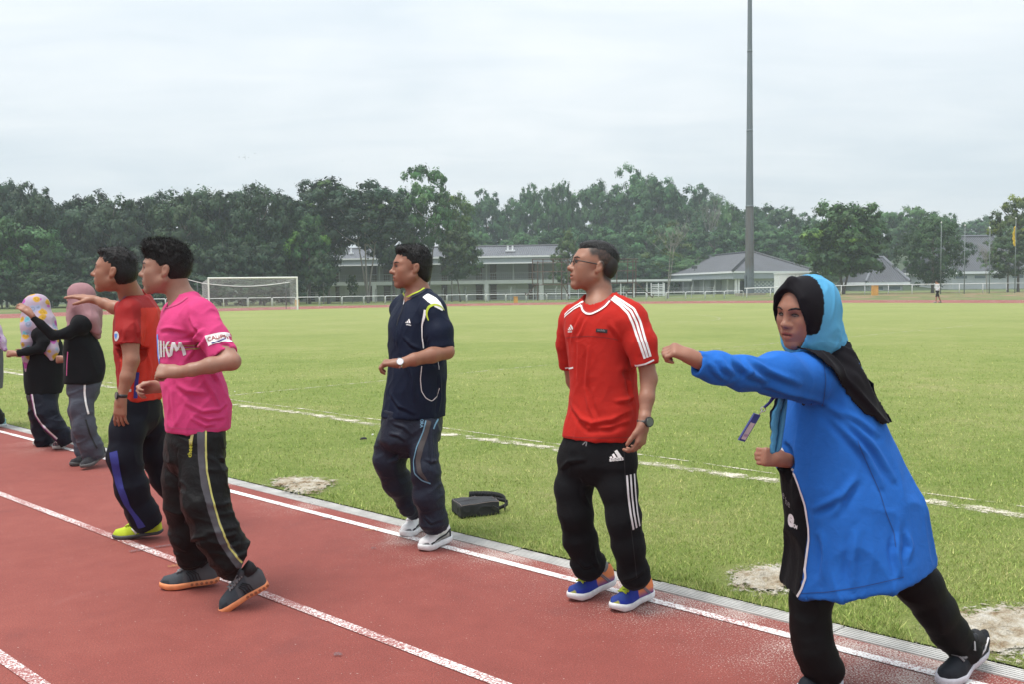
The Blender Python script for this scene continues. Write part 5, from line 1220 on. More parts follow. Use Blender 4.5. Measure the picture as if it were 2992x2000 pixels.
LOGO3 = flat_poly([[(-.50, -.18), (-.34, -.18), (-.42, -.02), (-.58, -.02)][::1], [(-.22, -.18), (.00, -.18), (-.20, .20), (-.40, .08)], [(.10, -.18), (.42, -.18), (.04, .56), (-.18, .44)]], .1)
LOGO3 = flat_poly([[(-.52, -.20), (-.30, -.20), (-.42, .02), (-.60, -.08)], [(-.20, -.20), (.06, -.20), (-.16, .24), (-.36, .12)], [(.16, -.20), (.48, -.20), (.10, .52), (-.10, .40)]], .1)

# ---------------------------------------------------------------- man in the pink T-shirt
def pink_man():
    fig = Figure('man in bright pink T-shirt and black tracksuit trousers with orange-soled shoes', G(560, 1740))
    H = head_frame(W(481, 787, 4.93), 9, 3, 0, 1.05)
    arms = [CH([(585, 925, 4.80, 36), (640, 1000, 4.72, 30), (677, 1058, 4.67, 25), (615, 1070, 4.63, 23), (560, 1083, 4.62, 18.5), (522, 1089, 4.64, 15.5)]),
            CH([(521, 925, 5.10, 34), (575, 1000, 5.18, 28), (590, 1075, 5.20, 25), (530, 1112, 5.10, 20), (478, 1130, 5.02, 15.5)])]
    hands = [dict(w=W(518, 1089, 4.64), d=(-1, .05, .06), pn=(.0, .8, -.5), side=(.0, .55, .75), L=.178, curl=(55, 80, 45), spread=2, thumb=(10, 20, 30), fist=True, rw=.026),
             dict(w=W(474, 1132, 5.02), d=(-1, -.12, -.05), pn=(.0, -.6, -.8), side=(-.1, -.5, .8), L=.178, curl=(50, 70, 40), spread=4, thumb=(25, 25, 25), fist=True, rw=.026)]
    core = [CH([(555, 900, 4.95, 50), (560, 1000, 4.95, 62), (570, 1130, 4.95, 62), (577, 1240, 4.95, 40)]), CH([(577, 1240, 4.95, 40), (590, 1330, 4.86, 30), (605, 1480, 4.80, 24), (715, 1680, 4.84, 18)]), CH([(577, 1240, 4.95, 40), (545, 1330, 5.05, 30), (548, 1480, 5.08, 24), (575, 1672, 5.18, 18)])]
    neck = CH([(510, 805, 4.94, 33), (528, 868, 4.95, 34), (545, 912, 4.95, 52)])
    body(fig, None, H, neck, arms, hands, core, facekw=dict(nose=.9, lips=1.15, jaw=1.08), colkw=dict(beard=.45), tint=(1.0, 1.0, 1.0), gaze=(0, 1, .05), eyekw=dict(tache=True))
    hair(fig, H, [((0, -.016, .052), (.080, .104, .086)), ((0, -.035, .015), (.079, .090, .080)), ((0, .055, .092), (.055, .045, .030)), ((0, .02, .11), (.06, .075, .030))],
         [((0, .125, -.005), (.13, .062, .078)), ((0, .075, -.075), (.14, .085, .085)), ((-.085, -.012, -.012), (.03, .026, .036)), ((.085, -.012, -.012), (.03, .026, .036)), ((0, -.03, -.145), (.2, .2, .085)), ((.085, .045, .0), (.035, .030, .035)), ((-.085, .045, .0), (.035, .030, .035))], .006, 45, 5000, .024, (0, .25, 1.0))
    y = 20; rings = [RING(1257, 489, 669, 4.95, .185, y), RING(1200, 483, 674, 4.95, .188, y), RING(1130, 475, 661, 4.95, .185, y), RING(1085, 469, 644, 4.95, .185, y), RING(1030, 462, 632, 4.95, .19, y), RING(965, 458, 626, 4.95, .195, y), RING(930, 466, 618, 4.95, .19, y), RING(900, 482, 600, 4.95, .165, y), RING(880, 497, 584, 4.95, .11, y), RING(862, 512, 570, 4.95, .07, y)]
    slv = [CH([(585, 930, 4.80, 51), (625, 988, 4.74, 44), (656, 1046, 4.70, 41)]), CH([(521, 930, 5.10, 48), (560, 985, 5.16, 42), (580, 1035, 5.18, 38)])]
    yoke = [CH([(590, 915, 4.80, 42), (548, 890, 4.94, 36), (521, 915, 5.10, 42)])]
    fold = [('noise', .010, (9, 9, 5), ((1, 0, .3), (0, 1, 0), (-.5, 0, 1)), lambda V: smooth01((1.42 - V[:, 2]) / .3)), ('noise', .006, (16, 16, 9), ((1, 0, -.6), (0, 1, 0), (.6, 0, 1)), None)]
    L = [(.016, .011, [(590, 965), (572, 985), (552, 1000), (520, 1004)]), (.016, .011, [(600, 985), (590, 1010), (572, 1022)]), (.014, .010, [(556, 925), (566, 950), (582, 972)]), (.012, .010, [(470, 962), (500, 958), (540, 966)]),
         (.013, .012, [(520, 1125), (545, 1145), (600, 1150)]), (.012, .010, [(600, 1110), (622, 1150), (640, 1190)]), (.014, .010, [(545, 1180), (590, 1205), (640, 1200), (662, 1180)]), (.014, .009, [(570, 1210), (610, 1228), (655, 1222)]), (.010, .010, [(500, 1140), (505, 1190), (512, 1240)]), (.012, .009, [(620, 1085), (640, 1120)]), (.010, .009, [(560, 1225), (600, 1246), (630, 1240)]), (.011, .009, [(640, 985), (655, 1005), (672, 1010)]), (.012, .010, [(545, 1050), (560, 1030), (590, 1000)])]
    nk = CH([(523, 868, 4.95, 48), (500, 800, 4.95, 62)])
    shirt(fig, rings, slv, (nk[0][0], nk[0][1], nk[1][0], nk[1][1]), M['jersey'], lambda V: flatcol(V, (.56, .056, .185)) * (.97 + .06 * vnoise(V * 5)[:, None]), fold=fold, yoke=yoke, post=stroke_post(fig, 'shirt', L))
    sh = [c for c in fig.root.children if c.name.startswith('shirt')][0]
    fig.tape('collar', 'shirt', [(478, 905), (490, 898), (510, 892), (530, 882), (548, 868)], .016, T_('t_pinkrib', (.49, .046, .158)), .003, sh)
    for k, (y0, mt) in enumerate(((1011, 't_olive'), (1014.5, 't_red'), (1018, 't_purple'), (1021, 't_red'), (1024.5, 't_olive'))): fig.tape('chest_stripe', 'shirt', [(464, y0 + 2 + (k - 2) * 2), (500, y0), (530, y0 - .5), (583, y0 - 2 - (k - 2) * 1.2)], .005, M[mt], .0024, sh)
    Kk = flat_poly([[(-.50, -.5), (-.30, -.5), (-.28, .5), (-.46, .5)], [(-.30, .02), (-.12, .02), (.30, .46), (.10, .5)], [(-.20, .10), (-.02, .16), (.34, -.44), (.12, -.5)]], .14)
    Mm = flat_poly([[(-.62, -.5), (-.38, -.5), (-.18, .5), (-.40, .5)], [(-.40, .5), (-.18, .5), (.10, -.08), (-.08, -.22)], [(-.08, -.22), (.10, -.08), (.36, .46), (.16, .5)], [(.16, .5), (.36, .46), (.66, -.42), (.42, -.5)]], .14)
    On = flat_poly([[(-.12, -.5), (.12, -.5), (.12, .5), (-.12, .5)]], .14)
    fig.stamp('chest_letter', 'shirt', On, 472, 1020, .085, 0, M['t_pale'], .0036, sh); fig.stamp('chest_letter', 'shirt', Kk, 489, 1021, .082, 0, M['t_pale'], .0036, sh, .8); fig.stamp('chest_letter', 'shirt', Mm, 518, 1021, .068, -.03, M['t_pale'], .0036, sh, .95)
    fig.tape('chest_print', 'shirt', [(461, 976), (461.5, 1000), (463, 1030), (467, 1066)], .014, M['t_lightblue'], .0028, sh); fig.tape('chest_print', 'shirt', [(465, 992), (466, 1020), (468, 1050)], .010, M['t_pale'], .0040, sh)
    pt = fig.stamp('sleeve_patch', 'shirt', flat_poly([[(-.5, -.27), (.5, -.27), (.5, .27), (-.5, .27)]], .1), 634, 988, .098, .36, M['t_white'], .0028, sh)
    fig.stamp('patch_lettering', 'shirt', flat_text('CALiPh', .015), 633, 986, .027, .36, M['t_red'], .0042, sh); fig.stamp('patch_underline', 'shirt', flat_poly([[(-.5, -.04), (.5, -.04), (.5, .04), (-.5, .04)]], .1), 639, 997, .066, .36, M['t_blue'], .0042, sh)
    fig.tape('sleeve_seam', 'shirt', [(614, 1044), (634, 1036), (658, 1025), (682, 1014)], .004, T_('t_pinkrib', (.49, .046, .158)), .0028, sh); fig.tape('hem_seam', 'shirt', [(489, 1250), (520, 1254), (580, 1257), (640, 1254), (668, 1248)], .004, T_('t_pinkrib', (.49, .046, .158)), .0022, sh)
    pr = [RING(1225, 492, 664, 4.95, .165, y), RING(1290, 482, 662, 4.95, .172, y), RING(1340, 478, 660, 4.95, .17, y)]
    legs = [CH([(590, 1300, 4.86, 68), (596, 1400, 4.83, 68), (601, 1470, 4.80, 68), (634, 1560, 4.80, 67), (683, 1635, 4.83, 60), (704, 1642, 4.84, 52)]), CH([(540, 1300, 5.04, 62), (540, 1400, 5.06, 63), (546, 1470, 5.08, 64), (556, 1560, 5.12, 58), (567, 1620, 5.16, 48), (574, 1634, 5.18, 44)])]
    tr = trousers(fig, pr, legs, M['nylon'], (.0065, .0065, .007), fold=[('noise', .009, (10, 10, 22), ((1, 0, 0), (0, 1, 0), (.3, 0, 1)), None)], rings_amp=.014, freq=24,
        post=stroke_post(fig, 'trousers', [(.014, .009, [(522, 1330), (528, 1420), (545, 1530), (585, 1590)]), (.012, .009, [(640, 1340), (655, 1348)]), (.014, .010, [(535, 1610), (570, 1575), (600, 1570)]), (.012, .008, [(690, 1560), (660, 1568)]), (.012, .008, [(700, 1590), (672, 1600)]), (.012, .008, [(720, 1615), (690, 1628)])]))
    fig.tape('side_panel', 'trousers', [(588, 1262), (591, 1340), (600, 1420), (622, 1500), (650, 1580), (690, 1640), (716, 1672)], .040, M['t_grey'], .0024, tr)
    fig.tape('side_piping', 'trousers', [(601, 1262), (601, 1320), (604, 1380), (618, 1450), (640, 1530), (670, 1600), (700, 1640), (728, 1664)], .0085, M['t_yellow'], .0045, tr)
    fig.stamp('pocket_lettering', 'trousers', flat_text('cheetah', .01), 557, 1310, .030, math.pi / 2, T_('t_brightyellow', (.48, .46, .03)), .003, tr); fig.stamp('pocket_print', 'trousers', flat_poly([[(-.5, -.18), (.5, -.18), (.5, .18), (-.5, .18)]], .1), 560, 1286, .045, math.pi / 2, M['t_olive'], .003, tr)
    up = (.055, .064, .075)
    colf = lambda t, u, cx: (.085, .090, .098) if (t < .36 or .52 < t < .6) else ((.034, .040, .048) if (t > .82 and u < .6) else up)
    st = [('side_mark', 't_black', [(.30 + k * .05, .10), (.33 + k * .05, .45), (.44 + k * .03, .72)], .0028) for k in range(4)]
    T = G(640, 1785); shoe(fig, T, W(783, 1712, 4.92), (up, colf, (.70, .245, .10)), up=(.25, 0, 1), ank=W(714, 1655, 4.86), laces='t_mid', holes=(.30, .10, .05), stripe=st, bend=-.25)
    T = G(470, 1724); shoe(fig, T, W(640, 1702, 5.22), (up, colf, (.70, .245, .10)), ank=W(580, 1640, 5.2), laces='t_mid', holes=(.30, .10, .05), stripe=st)
pink_man()

# ---------------------------------------------------------------- man in the navy sports shirt
def navy_man():
    fig = Figure('man in navy sports shirt with white shoulder panels and white trainers', G(1250, 1600))
    H = head_frame(W(1200, 781, 5.93), 16, 2, 0, 1.06)
    arms = [CH([(1268, 905, 5.81, 30), (1290, 975, 5.77, 25), (1306, 1030, 5.74, 21), (1262, 1040, 5.68, 22.5), (1210, 1053, 5.62, 18), (1172, 1062, 5.60, 13.5)]), CH([(1175, 905, 6.09, 28), (1215, 980, 6.18, 24), (1238, 1035, 6.18, 20), (1205, 1090, 6.12, 16), (1185, 1110, 6.1, 13)])]
    hands = [dict(w=W(1168, 1064, 5.60), d=(-1, .0, .05), pn=(.1, .45, -1), side=(.0, 1, .25), L=.176, curl=(48, 62, 35), spread=3, thumb=(15, 15, 15), fist=True, rw=.025), dict(w=W(1185, 1112, 6.1), d=(-.5, .2, -.8), pn=(0, -1, 0), side=(-1, 0, 0), curl=(60, 60, 40), rw=.024)]
    core = [CH([(1225, 880, 5.95, 45), (1222, 960, 5.95, 50), (1216, 1080, 5.95, 52), (1210, 1190, 5.95, 30)]), CH([(1210, 1190, 5.95, 30), (1240, 1270, 5.86, 22), (1244, 1380, 5.80, 17), (1275, 1560, 5.88, 14)]), CH([(1210, 1190, 5.95, 30), (1160, 1270, 6.02, 22), (1140, 1350, 6.0, 17), (1212, 1515, 6.2, 14)])]
    neck = CH([(1214, 795, 5.94, 28), (1221, 842, 5.95, 29), (1224, 880, 5.95, 42)])
    body(fig, None, H, neck, arms, hands, core, facekw=dict(nose=1.05, lips=1.15, jaw=1.12, chin=1.0), colkw=dict(beard=.2), tint=(.90, .78, .71))
    hair(fig, H, [((0, -.020, .046), (.079, .100, .084)), ((0, -.038, .005), (.078, .085, .080)), ((0, .035, .098), (.055, .050, .026)), ((0, -.075, -.045), (.062, .040, .045))],
         [((0, .125, .02), (.13, .070, .070)), ((0, .075, -.070), (.14, .092, .090)), ((-.085, -.012, -.012), (.03, .026, .036)), ((.085, -.012, -.012), (.03, .026, .036)), ((0, -.03, -.165), (.2, .2, .085)), ((.085, .05, .005), (.035, .034, .035)), ((-.085, .05, .005), (.035, .034, .035))], .005, 45, 3200, .014, (0, .1, .7))
    y = 36; rings = [RING(1218, 1119, 1297, 5.95, .17, y), RING(1164, 1127, 1300, 5.95, .175, y), RING(1080, 1136, 1301, 5.95, .175, y), RING(1044, 1138, 1298, 5.95, .18, y), RING(1000, 1136, 1294, 5.95, .185, y), RING(956, 1135, 1290, 5.95, .19, y), RING(920, 1141, 1286, 5.95, .19, y), RING(890, 1152, 1279, 5.95, .18, y), RING(868, 1176, 1262, 5.95, .12, y), RING(845, 1196, 1250, 5.95, .07, y)]
    slv = [CH([(1264, 912, 5.81, 41), (1282, 970, 5.78, 40), (1291, 1026, 5.76, 38)]), CH([(1176, 908, 6.09, 36), (1205, 970, 6.16, 36), (1228, 1020, 6.18, 34)])]
    yoke = [CH([(1272, 898, 5.81, 32), (1228, 868, 5.95, 29), (1178, 893, 6.09, 30)])]
    fold = [('noise', .008, (8, 8, 4), ((1, 0, .2), (0, 1, 0), (-.3, 0, 1)), None), ('noise', .004, (18, 18, 9), ((1, 0, -.5), (0, 1, 0), (.5, 0, 1)), None)]
    L = [(.011, .010, [(1165, 930), (1162, 970), (1160, 1010)]), (.012, .012, [(1190, 1060), (1205, 1110), (1210, 1170)]), (.010, .010, [(1255, 990), (1248, 1020)]), (.010, .010, [(1140, 1150), (1165, 1190), (1210, 1210)]), (.009, .009, [(1180, 985), (1200, 1010), (1230, 1025)]), (.010, .010, [(1285, 1100), (1286, 1160), (1280, 1205)])]
    nk = CH([(1222, 848, 5.95, 37), (1218, 790, 5.95, 46)])
    o = shirt(fig, rings, slv, (nk[0][0], nk[0][1], nk[1][0], nk[1][1]), M['sport'], (.0065, .011, .028), fold=fold, yoke=yoke, post=stroke_post(fig, 'shirt', L))
    fig.tape('collar', 'shirt', [(1178, 862), (1186, 870), (1196, 868), (1215, 860), (1235, 850), (1248, 832)], .030, T_('t_navy2', (.0065, .011, .028)), .004, o)
    fig.tape('collar_piping', 'shirt', [(1178, 852), (1184, 866), (1192, 868), (1205, 861), (1225, 853), (1240, 843), (1250, 828)], .010, M['t_lime'], .007, o)
    fig.tape('shoulder_panel', 'shirt', [(1243, 862), (1258, 872), (1276, 886), (1294, 905)], .055, M['t_white'], .0028, o, [.75, 1, .9, .35]); fig.tape('shoulder_panel', 'shirt', [(1166, 862), (1173, 856), (1180, 853)], .016, M['t_white'], .0028, o)
    fig.tape('shoulder_piping', 'shirt', [(1253, 936), (1247, 920), (1248, 905), (1255, 894), (1270, 889), (1286, 894), (1297, 906)], .011, M['t_lime'], .0045, o, [.5, 1, 1.3, 1.4, 1, .8, .4])
    fig.tape('side_piping', 'shirt', [(1243, 905), (1240, 925), (1234, 948), (1234, 985), (1237, 1020)], .010, M['t_white'], .003, o, [1.8, 1.8, 1.0, .8, .7]); fig.tape('side_piping', 'shirt', [(1232, 1072), (1228, 1110), (1231, 1145), (1244, 1166), (1262, 1175), (1276, 1160), (1284, 1136)], .0045, M['t_pale'], .003, o); fig.tape('side_piping', 'shirt', [(1280, 1060), (1282, 1082)], .004, M['t_pale'], .003, o)
    fig.tape('zip', 'shirt', [(1184, 874), (1176, 905), (1163, 935), (1160, 950)], .006, M['t_black'], .003, o); fig.tape('zip_pull', 'shirt', [(1183, 878), (1181, 890)], .008, M['t_pale'], .006, o)
    fig.stamp('chest_logo', 'shirt', LOGO3, 1194, 940, .034, 0, M['t_white'], .003, o); fig.stamp('chest_lettering', 'shirt', flat_text('adidas', .02), 1194, 948, .013, -.12, M['t_white'], .003, o)
    pr = [RING(1195, 1118, 1294, 5.95, .165, y), RING(1245, 1112, 1294, 5.95, .17, y), RING(1285, 1108, 1290, 5.95, .16, y)]
    legs = [CH([(1243, 1260, 5.86, 46), (1240, 1330, 5.82, 40), (1243, 1380, 5.80, 42), (1252, 1450, 5.82, 45), (1266, 1520, 5.86, 40), (1272, 1545, 5.89, 35)]), CH([(1160, 1255, 6.02, 50), (1142, 1310, 6.0, 47), (1138, 1350, 6.0, 46), (1160, 1410, 6.06, 42), (1193, 1475, 6.14, 31), (1211, 1500, 6.23, 24)])]
    tr = trousers(fig, pr, legs, M['nylon'], (.018, .0225, .038), fold=[('noise', .008, (11, 11, 18), ((1, 0, .4), (0, 1, 0), (-.4, 0, 1)), None)], rings_amp=.011, freq=24,
        post=stroke_post(fig, 'trousers', [(.012, .009, [(1150, 1240), (1180, 1250), (1200, 1270)]), (.012, .009, [(1140, 1270), (1165, 1275), (1185, 1290)]), (.014, .010, [(1170, 1330), (1160, 1345), (1140, 1350)]), (.012, .009, [(1245, 1345), (1262, 1352), (1275, 1350)]), (.012, .009, [(1230, 1500), (1260, 1530), (1295, 1520)]), (.010, .008, [(1262, 1260), (1265, 1340), (1258, 1420)])]))
    fig.tape('side_panel', 'trousers', [(1252, 1232), (1244, 1265), (1229, 1310), (1221, 1350), (1226, 1382), (1250, 1410)], .034, M['t_brown'], .0026, tr, [1, 1, 1, .9, .8, .25]); fig.tape('side_piping', 'trousers', [(1244, 1232), (1236, 1265), (1218, 1310), (1209, 1350), (1212, 1385), (1232, 1405), (1258, 1415)], .0075, M['t_sky'], .0042, tr); fig.tape('pocket_piping', 'trousers', [(1280, 1227), (1272, 1240), (1266, 1256)], .009, M['t_sky'], .003, tr)
    fig.stamp('pocket_lettering', 'trousers', flat_text('ORA', .03), 1232, 1239, .024, -math.pi / 2, M['t_sky'], .003, tr)
    colf = lambda t, u, cx: (.75, .76, .77) if u > .42 or .55 < t < .86 and u > .25 else ((.03, .035, .045) if (t > .86 or u < .22 or t < .12) else (.62, .64, .58))
    st = [('side_mark', 't_black', [(.06, .55), (.25, .32), (.5, .30), (.8, .18)], .005), ('side_mark', 't_black', [(.30, .60), (.33, .75)], .002), ('side_mark', 't_black', [(.34, .58), (.37, .74)], .002), ('side_mark', 't_black', [(.38, .56), (.41, .72)], .002)]
    shoe(fig, G(1228, 1614), W(1314, 1580, 6.02), ((.75, .76, .77), colf, (.72, .73, .74)), ank=W(1276, 1535, 5.92), sock='t_white', laces='t_white', stripe=st, sole_h=.028); shoe(fig, G(1176, 1573), W(1238, 1544, 6.38), ((.75, .76, .77), colf, (.72, .73, .74)), ank=W(1212, 1494, 6.24), sock='t_white', laces='t_white', stripe=st, sole_h=.028)
    watch(fig, W(1170, 1063, 5.60), W(1140, 1062, 5.6) - W(1200, 1055, 5.61), .027, (.15, -1, .35), 'dial', 'metal', .021)
navy_man()

# ---------------------------------------------------------------- man in the red three-stripe shirt
def red_man():
    fig = Figure('man with glasses in red shirt with white shoulder stripes and blue-orange running shoes', G(1760, 1770))
    H = head_frame(W(1733, 777, 4.76), 6, 10, 2, 1.03)
    arms = [CH([(1850, 935, 4.62, 34), (1880, 1020, 4.58, 27), (1896, 1110, 4.58, 24), (1890, 1165, 4.55, 21.5), (1884, 1220, 4.52, 16)]), CH([(1662, 940, 4.86, 30), (1660, 1030, 4.92, 25), (1676, 1115, 4.98, 21), (1700, 1170, 4.98, 18), (1730, 1225, 4.96, 15)])]
    hands = [dict(w=W(1881, 1236, 4.51), d=(-.18, -.08, -1), pn=(-.9, .3, .1), side=(-.55, -.8, 0), L=.19, curl=(28, 40, 30), spread=3, thumb=(28, 12, 10), rw=.027), dict(w=W(1732, 1230, 4.96), d=(.3, 0, -1), pn=(0, -1, 0), side=(-1, 0, 0), curl=(40, 40, 30), rw=.025)]
    core = [CH([(1752, 910, 4.74, 52), (1752, 1000, 4.74, 62), (1750, 1130, 4.74, 62), (1748, 1240, 4.74, 40)]), CH([(1748, 1240, 4.74, 40), (1800, 1350, 4.68, 26), (1822, 1520, 4.64, 20), (1858, 1725, 4.72, 17)]), CH([(1748, 1240, 4.74, 40), (1690, 1350, 4.82, 26), (1682, 1500, 4.82, 20), (1730, 1690, 4.93, 17)])]
    neck = CH([(1753, 795, 4.77, 32), (1752, 850, 4.76, 32), (1752, 905, 4.74, 46)])
    o = body(fig, None, H, neck, arms, hands, core, facekw=dict(nose=1.0, lips=1.0, jaw=.98, chin=1.03, smile=1.0, mouth_open=.002), colkw=dict(beard=.3, scalp=.95), tint=(.98, .90, .85), eyekw=dict(smile=1.0))
    fade = NG('cropped_hair'); n_ = fade.noise(260, 3, .7); fade.set(Base_Color=fade.mix(n_, (.006, .005, .005), (.026, .020, .018)), Roughness=.7); M['hair_fade'] = fade.m
    hair(fig, H, [((0, -.060, .012), (.066, .055, .070))], [((0, .12, .0), (.13, .14, .2)), ((-.085, -.012, -.012), (.03, .027, .036)), ((.085, -.012, -.012), (.03, .027, .036)), ((0, -.03, -.135), (.2, .2, .085))], .002, 90, 0, mat='hair_fade')
    hair(fig, H, [((0, -.018, .050), (.066, .100, .074)), ((0, .028, .088), (.050, .048, .022))], [((0, .135, .02), (.13, .066, .082)), ((0, .04, -.065), (.2, .2, .108))], .002, 80, 700, .005, (0, .3, .3))
    gl = MB(); e = lambda p: Vector(hp(H, p) - fig.base)
    for x in (-1, 1):
        ring_ = [e((x * .033 + .022 * math.cos(a), .096, .002 + .014 * math.sin(a))) for a in np.linspace(0, 2 * math.pi, 20)]; gl.tube(ring_, .0016, 5); gl.tube([e((x * .055, .094, .008)), e((x * .072, .07, .008)), e((x * .079, .0, .006)), e((x * .080, -.03, -.004))], .0026, 5)
    gl.tube([e((-.011, .098, .004)), e((0, .102, .007)), e((.011, .098, .004))], .0016, 5); gg = gl.build('glasses', M['strap'], fig.root, True)
    y = 52; rings = [RING(1281, 1649, 1847, 4.74, .135, y), RING(1250, 1650, 1856, 4.74, .14, y), RING(1195, 1664, 1862, 4.74, .14, y), RING(1130, 1672, 1856, 4.74, .14, y), RING(1060, 1668, 1850, 4.74, .14, y), RING(1000, 1658, 1850, 4.74, .142, y), RING(960, 1652, 1853, 4.74, .142, y), RING(925, 1655, 1850, 4.74, .135, y), RING(900, 1672, 1832, 4.74, .115, y), RING(880, 1694, 1806, 4.74, .09, y), RING(862, 1712, 1790, 4.74, .07, y)]
    slv = [CH([(1845, 938, 4.62, 48), (1872, 1005, 4.59, 44), (1886, 1072, 4.58, 38)]), CH([(1668, 945, 4.86, 36), (1658, 1010, 4.90, 31), (1664, 1078, 4.95, 27)])]
    yoke = [CH([(1842, 920, 4.62, 40), (1765, 885, 4.73, 38), (1672, 922, 4.86, 32)])]
    fold = [('noise', .008, (8, 8, 3.5), ((1, 0, .1), (0, 1, 0), (-.2, 0, 1)), None), ('noise', .004, (18, 18, 9), ((1, 0, -.5), (0, 1, 0), (.5, 0, 1)), None)]
    L = [(.010, .009, [(1700, 920), (1680, 960), (1668, 1000)]), (.010, .009, [(1712, 935), (1698, 970), (1690, 985)]), (.012, .010, [(1782, 945), (1800, 970), (1812, 990)]), (.016, .012, [(1672, 1190), (1700, 1225), (1730, 1240), (1790, 1228), (1845, 1200)]), (.015, .011, [(1690, 1225), (1720, 1252), (1780, 1250), (1840, 1232)]), (.012, .010, [(1745, 1240), (1725, 1195), (1712, 1140)]), (.011, .010, [(1800, 1175), (1830, 1172), (1852, 1160)]), (.012, .011, [(1835, 1080), (1842, 1130), (1850, 1180)]), (.009, .010, [(1720, 1020), (1716, 1080), (1712, 1140)]), (.009, .010, [(1690, 1000), (1690, 1060), (1688, 1110)])]
    nk = CH([(1748, 880, 4.72, 46), (1752, 800, 4.72, 54)])
    sh = shirt(fig, rings, slv, (nk[0][0], nk[0][1], nk[1][0], nk[1][1]), M['jersey'], (.43, .025, .019), fold=fold, yoke=yoke, post=stroke_post(fig, 'shirt', L))
    fig.tape('collar', 'shirt', [(1702, 885), (1702, 900), (1712, 912), (1728, 914), (1750, 904), (1770, 888), (1784, 866)], .013, M['t_red'], .004, sh); fig.tape('collar_stripe', 'shirt', [(1699, 893), (1703, 908), (1714, 917), (1728, 918), (1750, 908), (1768, 896), (1782, 880)], .0085, M['t_white'], .005, sh)
    for k in range(3): o_ = k * 10; fig.tape('shoulder_stripe', 'shirt', [(1786 + o_ * .4, 874 - o_ * .45), (1812 + o_ * .5, 892 - o_ * .5), (1836 + o_ * .8, 916 - o_ * .7), (1850 + o_ * 1.0, 948 - o_ * .5), (1864 + o_ * .95, 990 - o_ * .2), (1884 + o_ * .8, 1050 - o_ * .3)], .0105, M['t_white'], .0035, sh)
    for k in range(2): fig.tape('shoulder_stripe', 'shirt', [(1704 - k * 3, 881 + k * 9), (1684 - k * 6, 893 + k * 10), (1662 - k * 1, 908 + k * 9), (1651, 920 + k * 6)], .010, M['t_white'], .0035, sh)
    fig.tape('cuff_stripe', 'shirt', [(1856, 1070), (1872, 1069), (1890, 1064), (1910, 1054)], .0075, M['t_white'], .003, sh); fig.tape('cuff_stripe', 'shirt', [(1652, 1078), (1664, 1080), (1676, 1076)], .0075, M['t_white'], .003, sh)
    fig.tape('chest_seam', 'shirt', [(1655, 987), (1680, 984), (1720, 982), (1760, 985), (1806, 993)], .0035, T_('t_darkred', (.20, .008, .008)), .0022, sh); fig.tape('hem_seam', 'shirt', [(1652, 1278), (1700, 1281), (1760, 1282), (1840, 1280)], .003, T_('t_darkred', (.20, .008, .008)), .002, sh)
    fig.stamp('chest_logo', 'shirt', LOGO3, 1669, 959, .036, .1, M['t_white'], .003, sh); fig.stamp('chest_lettering', 'shirt', flat_text('adidas', .02), 1668, 968, .014, .05, M['t_white'], .003, sh)
    fig.stamp('chest_badge', 'shirt', flat_poly([[(-.5, -.16), (.5, -.16), (.5, .16), (-.5, .16)]], .1), 1758, 966, .052, -.10, M['t_black'], .003, sh); fig.stamp('badge_lettering', 'shirt', flat_text('techfit', .01), 1757, 965, .014, -.10, M['t_mid'], .0045, sh)
    pr = [RING(1250, 1652, 1848, 4.74, .13, y), RING(1310, 1636, 1856, 4.74, .135, y), RING(1355, 1630, 1856, 4.74, .13, y)]
    legs = [CH([(1800, 1350, 4.68, 58), (1808, 1430, 4.66, 55), (1822, 1520, 4.64, 50), (1838, 1600, 4.66, 47), (1850, 1675, 4.70, 45), (1855, 1690, 4.74, 43)]), CH([(1688, 1350, 4.82, 62), (1676, 1430, 4.82, 54), (1680, 1500, 4.82, 51), (1695, 1580, 4.86, 48), (1716, 1645, 4.90, 48), (1725, 1655, 4.93, 46)])]
    tr = trousers(fig, pr, legs, M['jersey'], (.0095, .010, .0115), fold=[('noise', .008, (9, 9, 6), ((1, 0, .2), (0, 1, 0), (-.2, 0, 1)), None)], rings_amp=.012, freq=17,
        post=stroke_post(fig, 'trousers', [(.012, .011, [(1640, 1370), (1665, 1350), (1710, 1345)]), (.010, .010, [(1700, 1400), (1705, 1450), (1722, 1480)]), (.012, .010, [(1735, 1610), (1740, 1645), (1750, 1660)]), (.012, .010, [(1820, 1700), (1850, 1690), (1880, 1670)]), (.010, .009, [(1690, 1640), (1710, 1660), (1740, 1650)])]))
    for k in range(3): fig.tape('leg_stripe', 'trousers', [(1831 + k * 10.5, 1391 - k * 2.5), (1835 + k * 10.5, 1450 - k * 2), (1842 + k * 9.5, 1505 - k * 3), (1850 + k * 9, 1549 - k * 5)], .0095, M['t_pale'], .0035, tr)
    fig.tape('leg_seam', 'trousers', [(1822, 1300), (1826, 1400), (1838, 1500), (1850, 1600), (1860, 1690)], .0035, M['t_black'], .003, tr)
    fig.stamp('pocket_logo', 'trousers', LOGO3, 1800, 1334, .052, .12, M['t_white'], .003, tr); fig.stamp('pocket_lettering', 'trousers', flat_text('adidas', .02), 1800, 1344, .025, .12, M['t_white'], .003, tr); fig.tape('drawstring', 'trousers', [(1714, 1290), (1708, 1298), (1703, 1302)], .005, M['t_mid'], .004, tr); fig.tape('drawstring', 'trousers', [(1716, 1290), (1714, 1300), (1713, 1306)], .005, M['t_mid'], .004, tr)
    bl = (.022, .040, .30); colf = lambda t, u, cx: (.66, .22, .09) if t < .46 and u > .10 and (t < .40 or u < .6) else ((.03, .055, .25) if u > .55 and t > .72 else bl)
    st = [('side_mark', 't_sky', [(.16, .12), (.30, .55), (.36, .75)], .0022), ('side_mark', 't_sky', [(.20, .12), (.34, .55), (.40, .72)], .0022)]
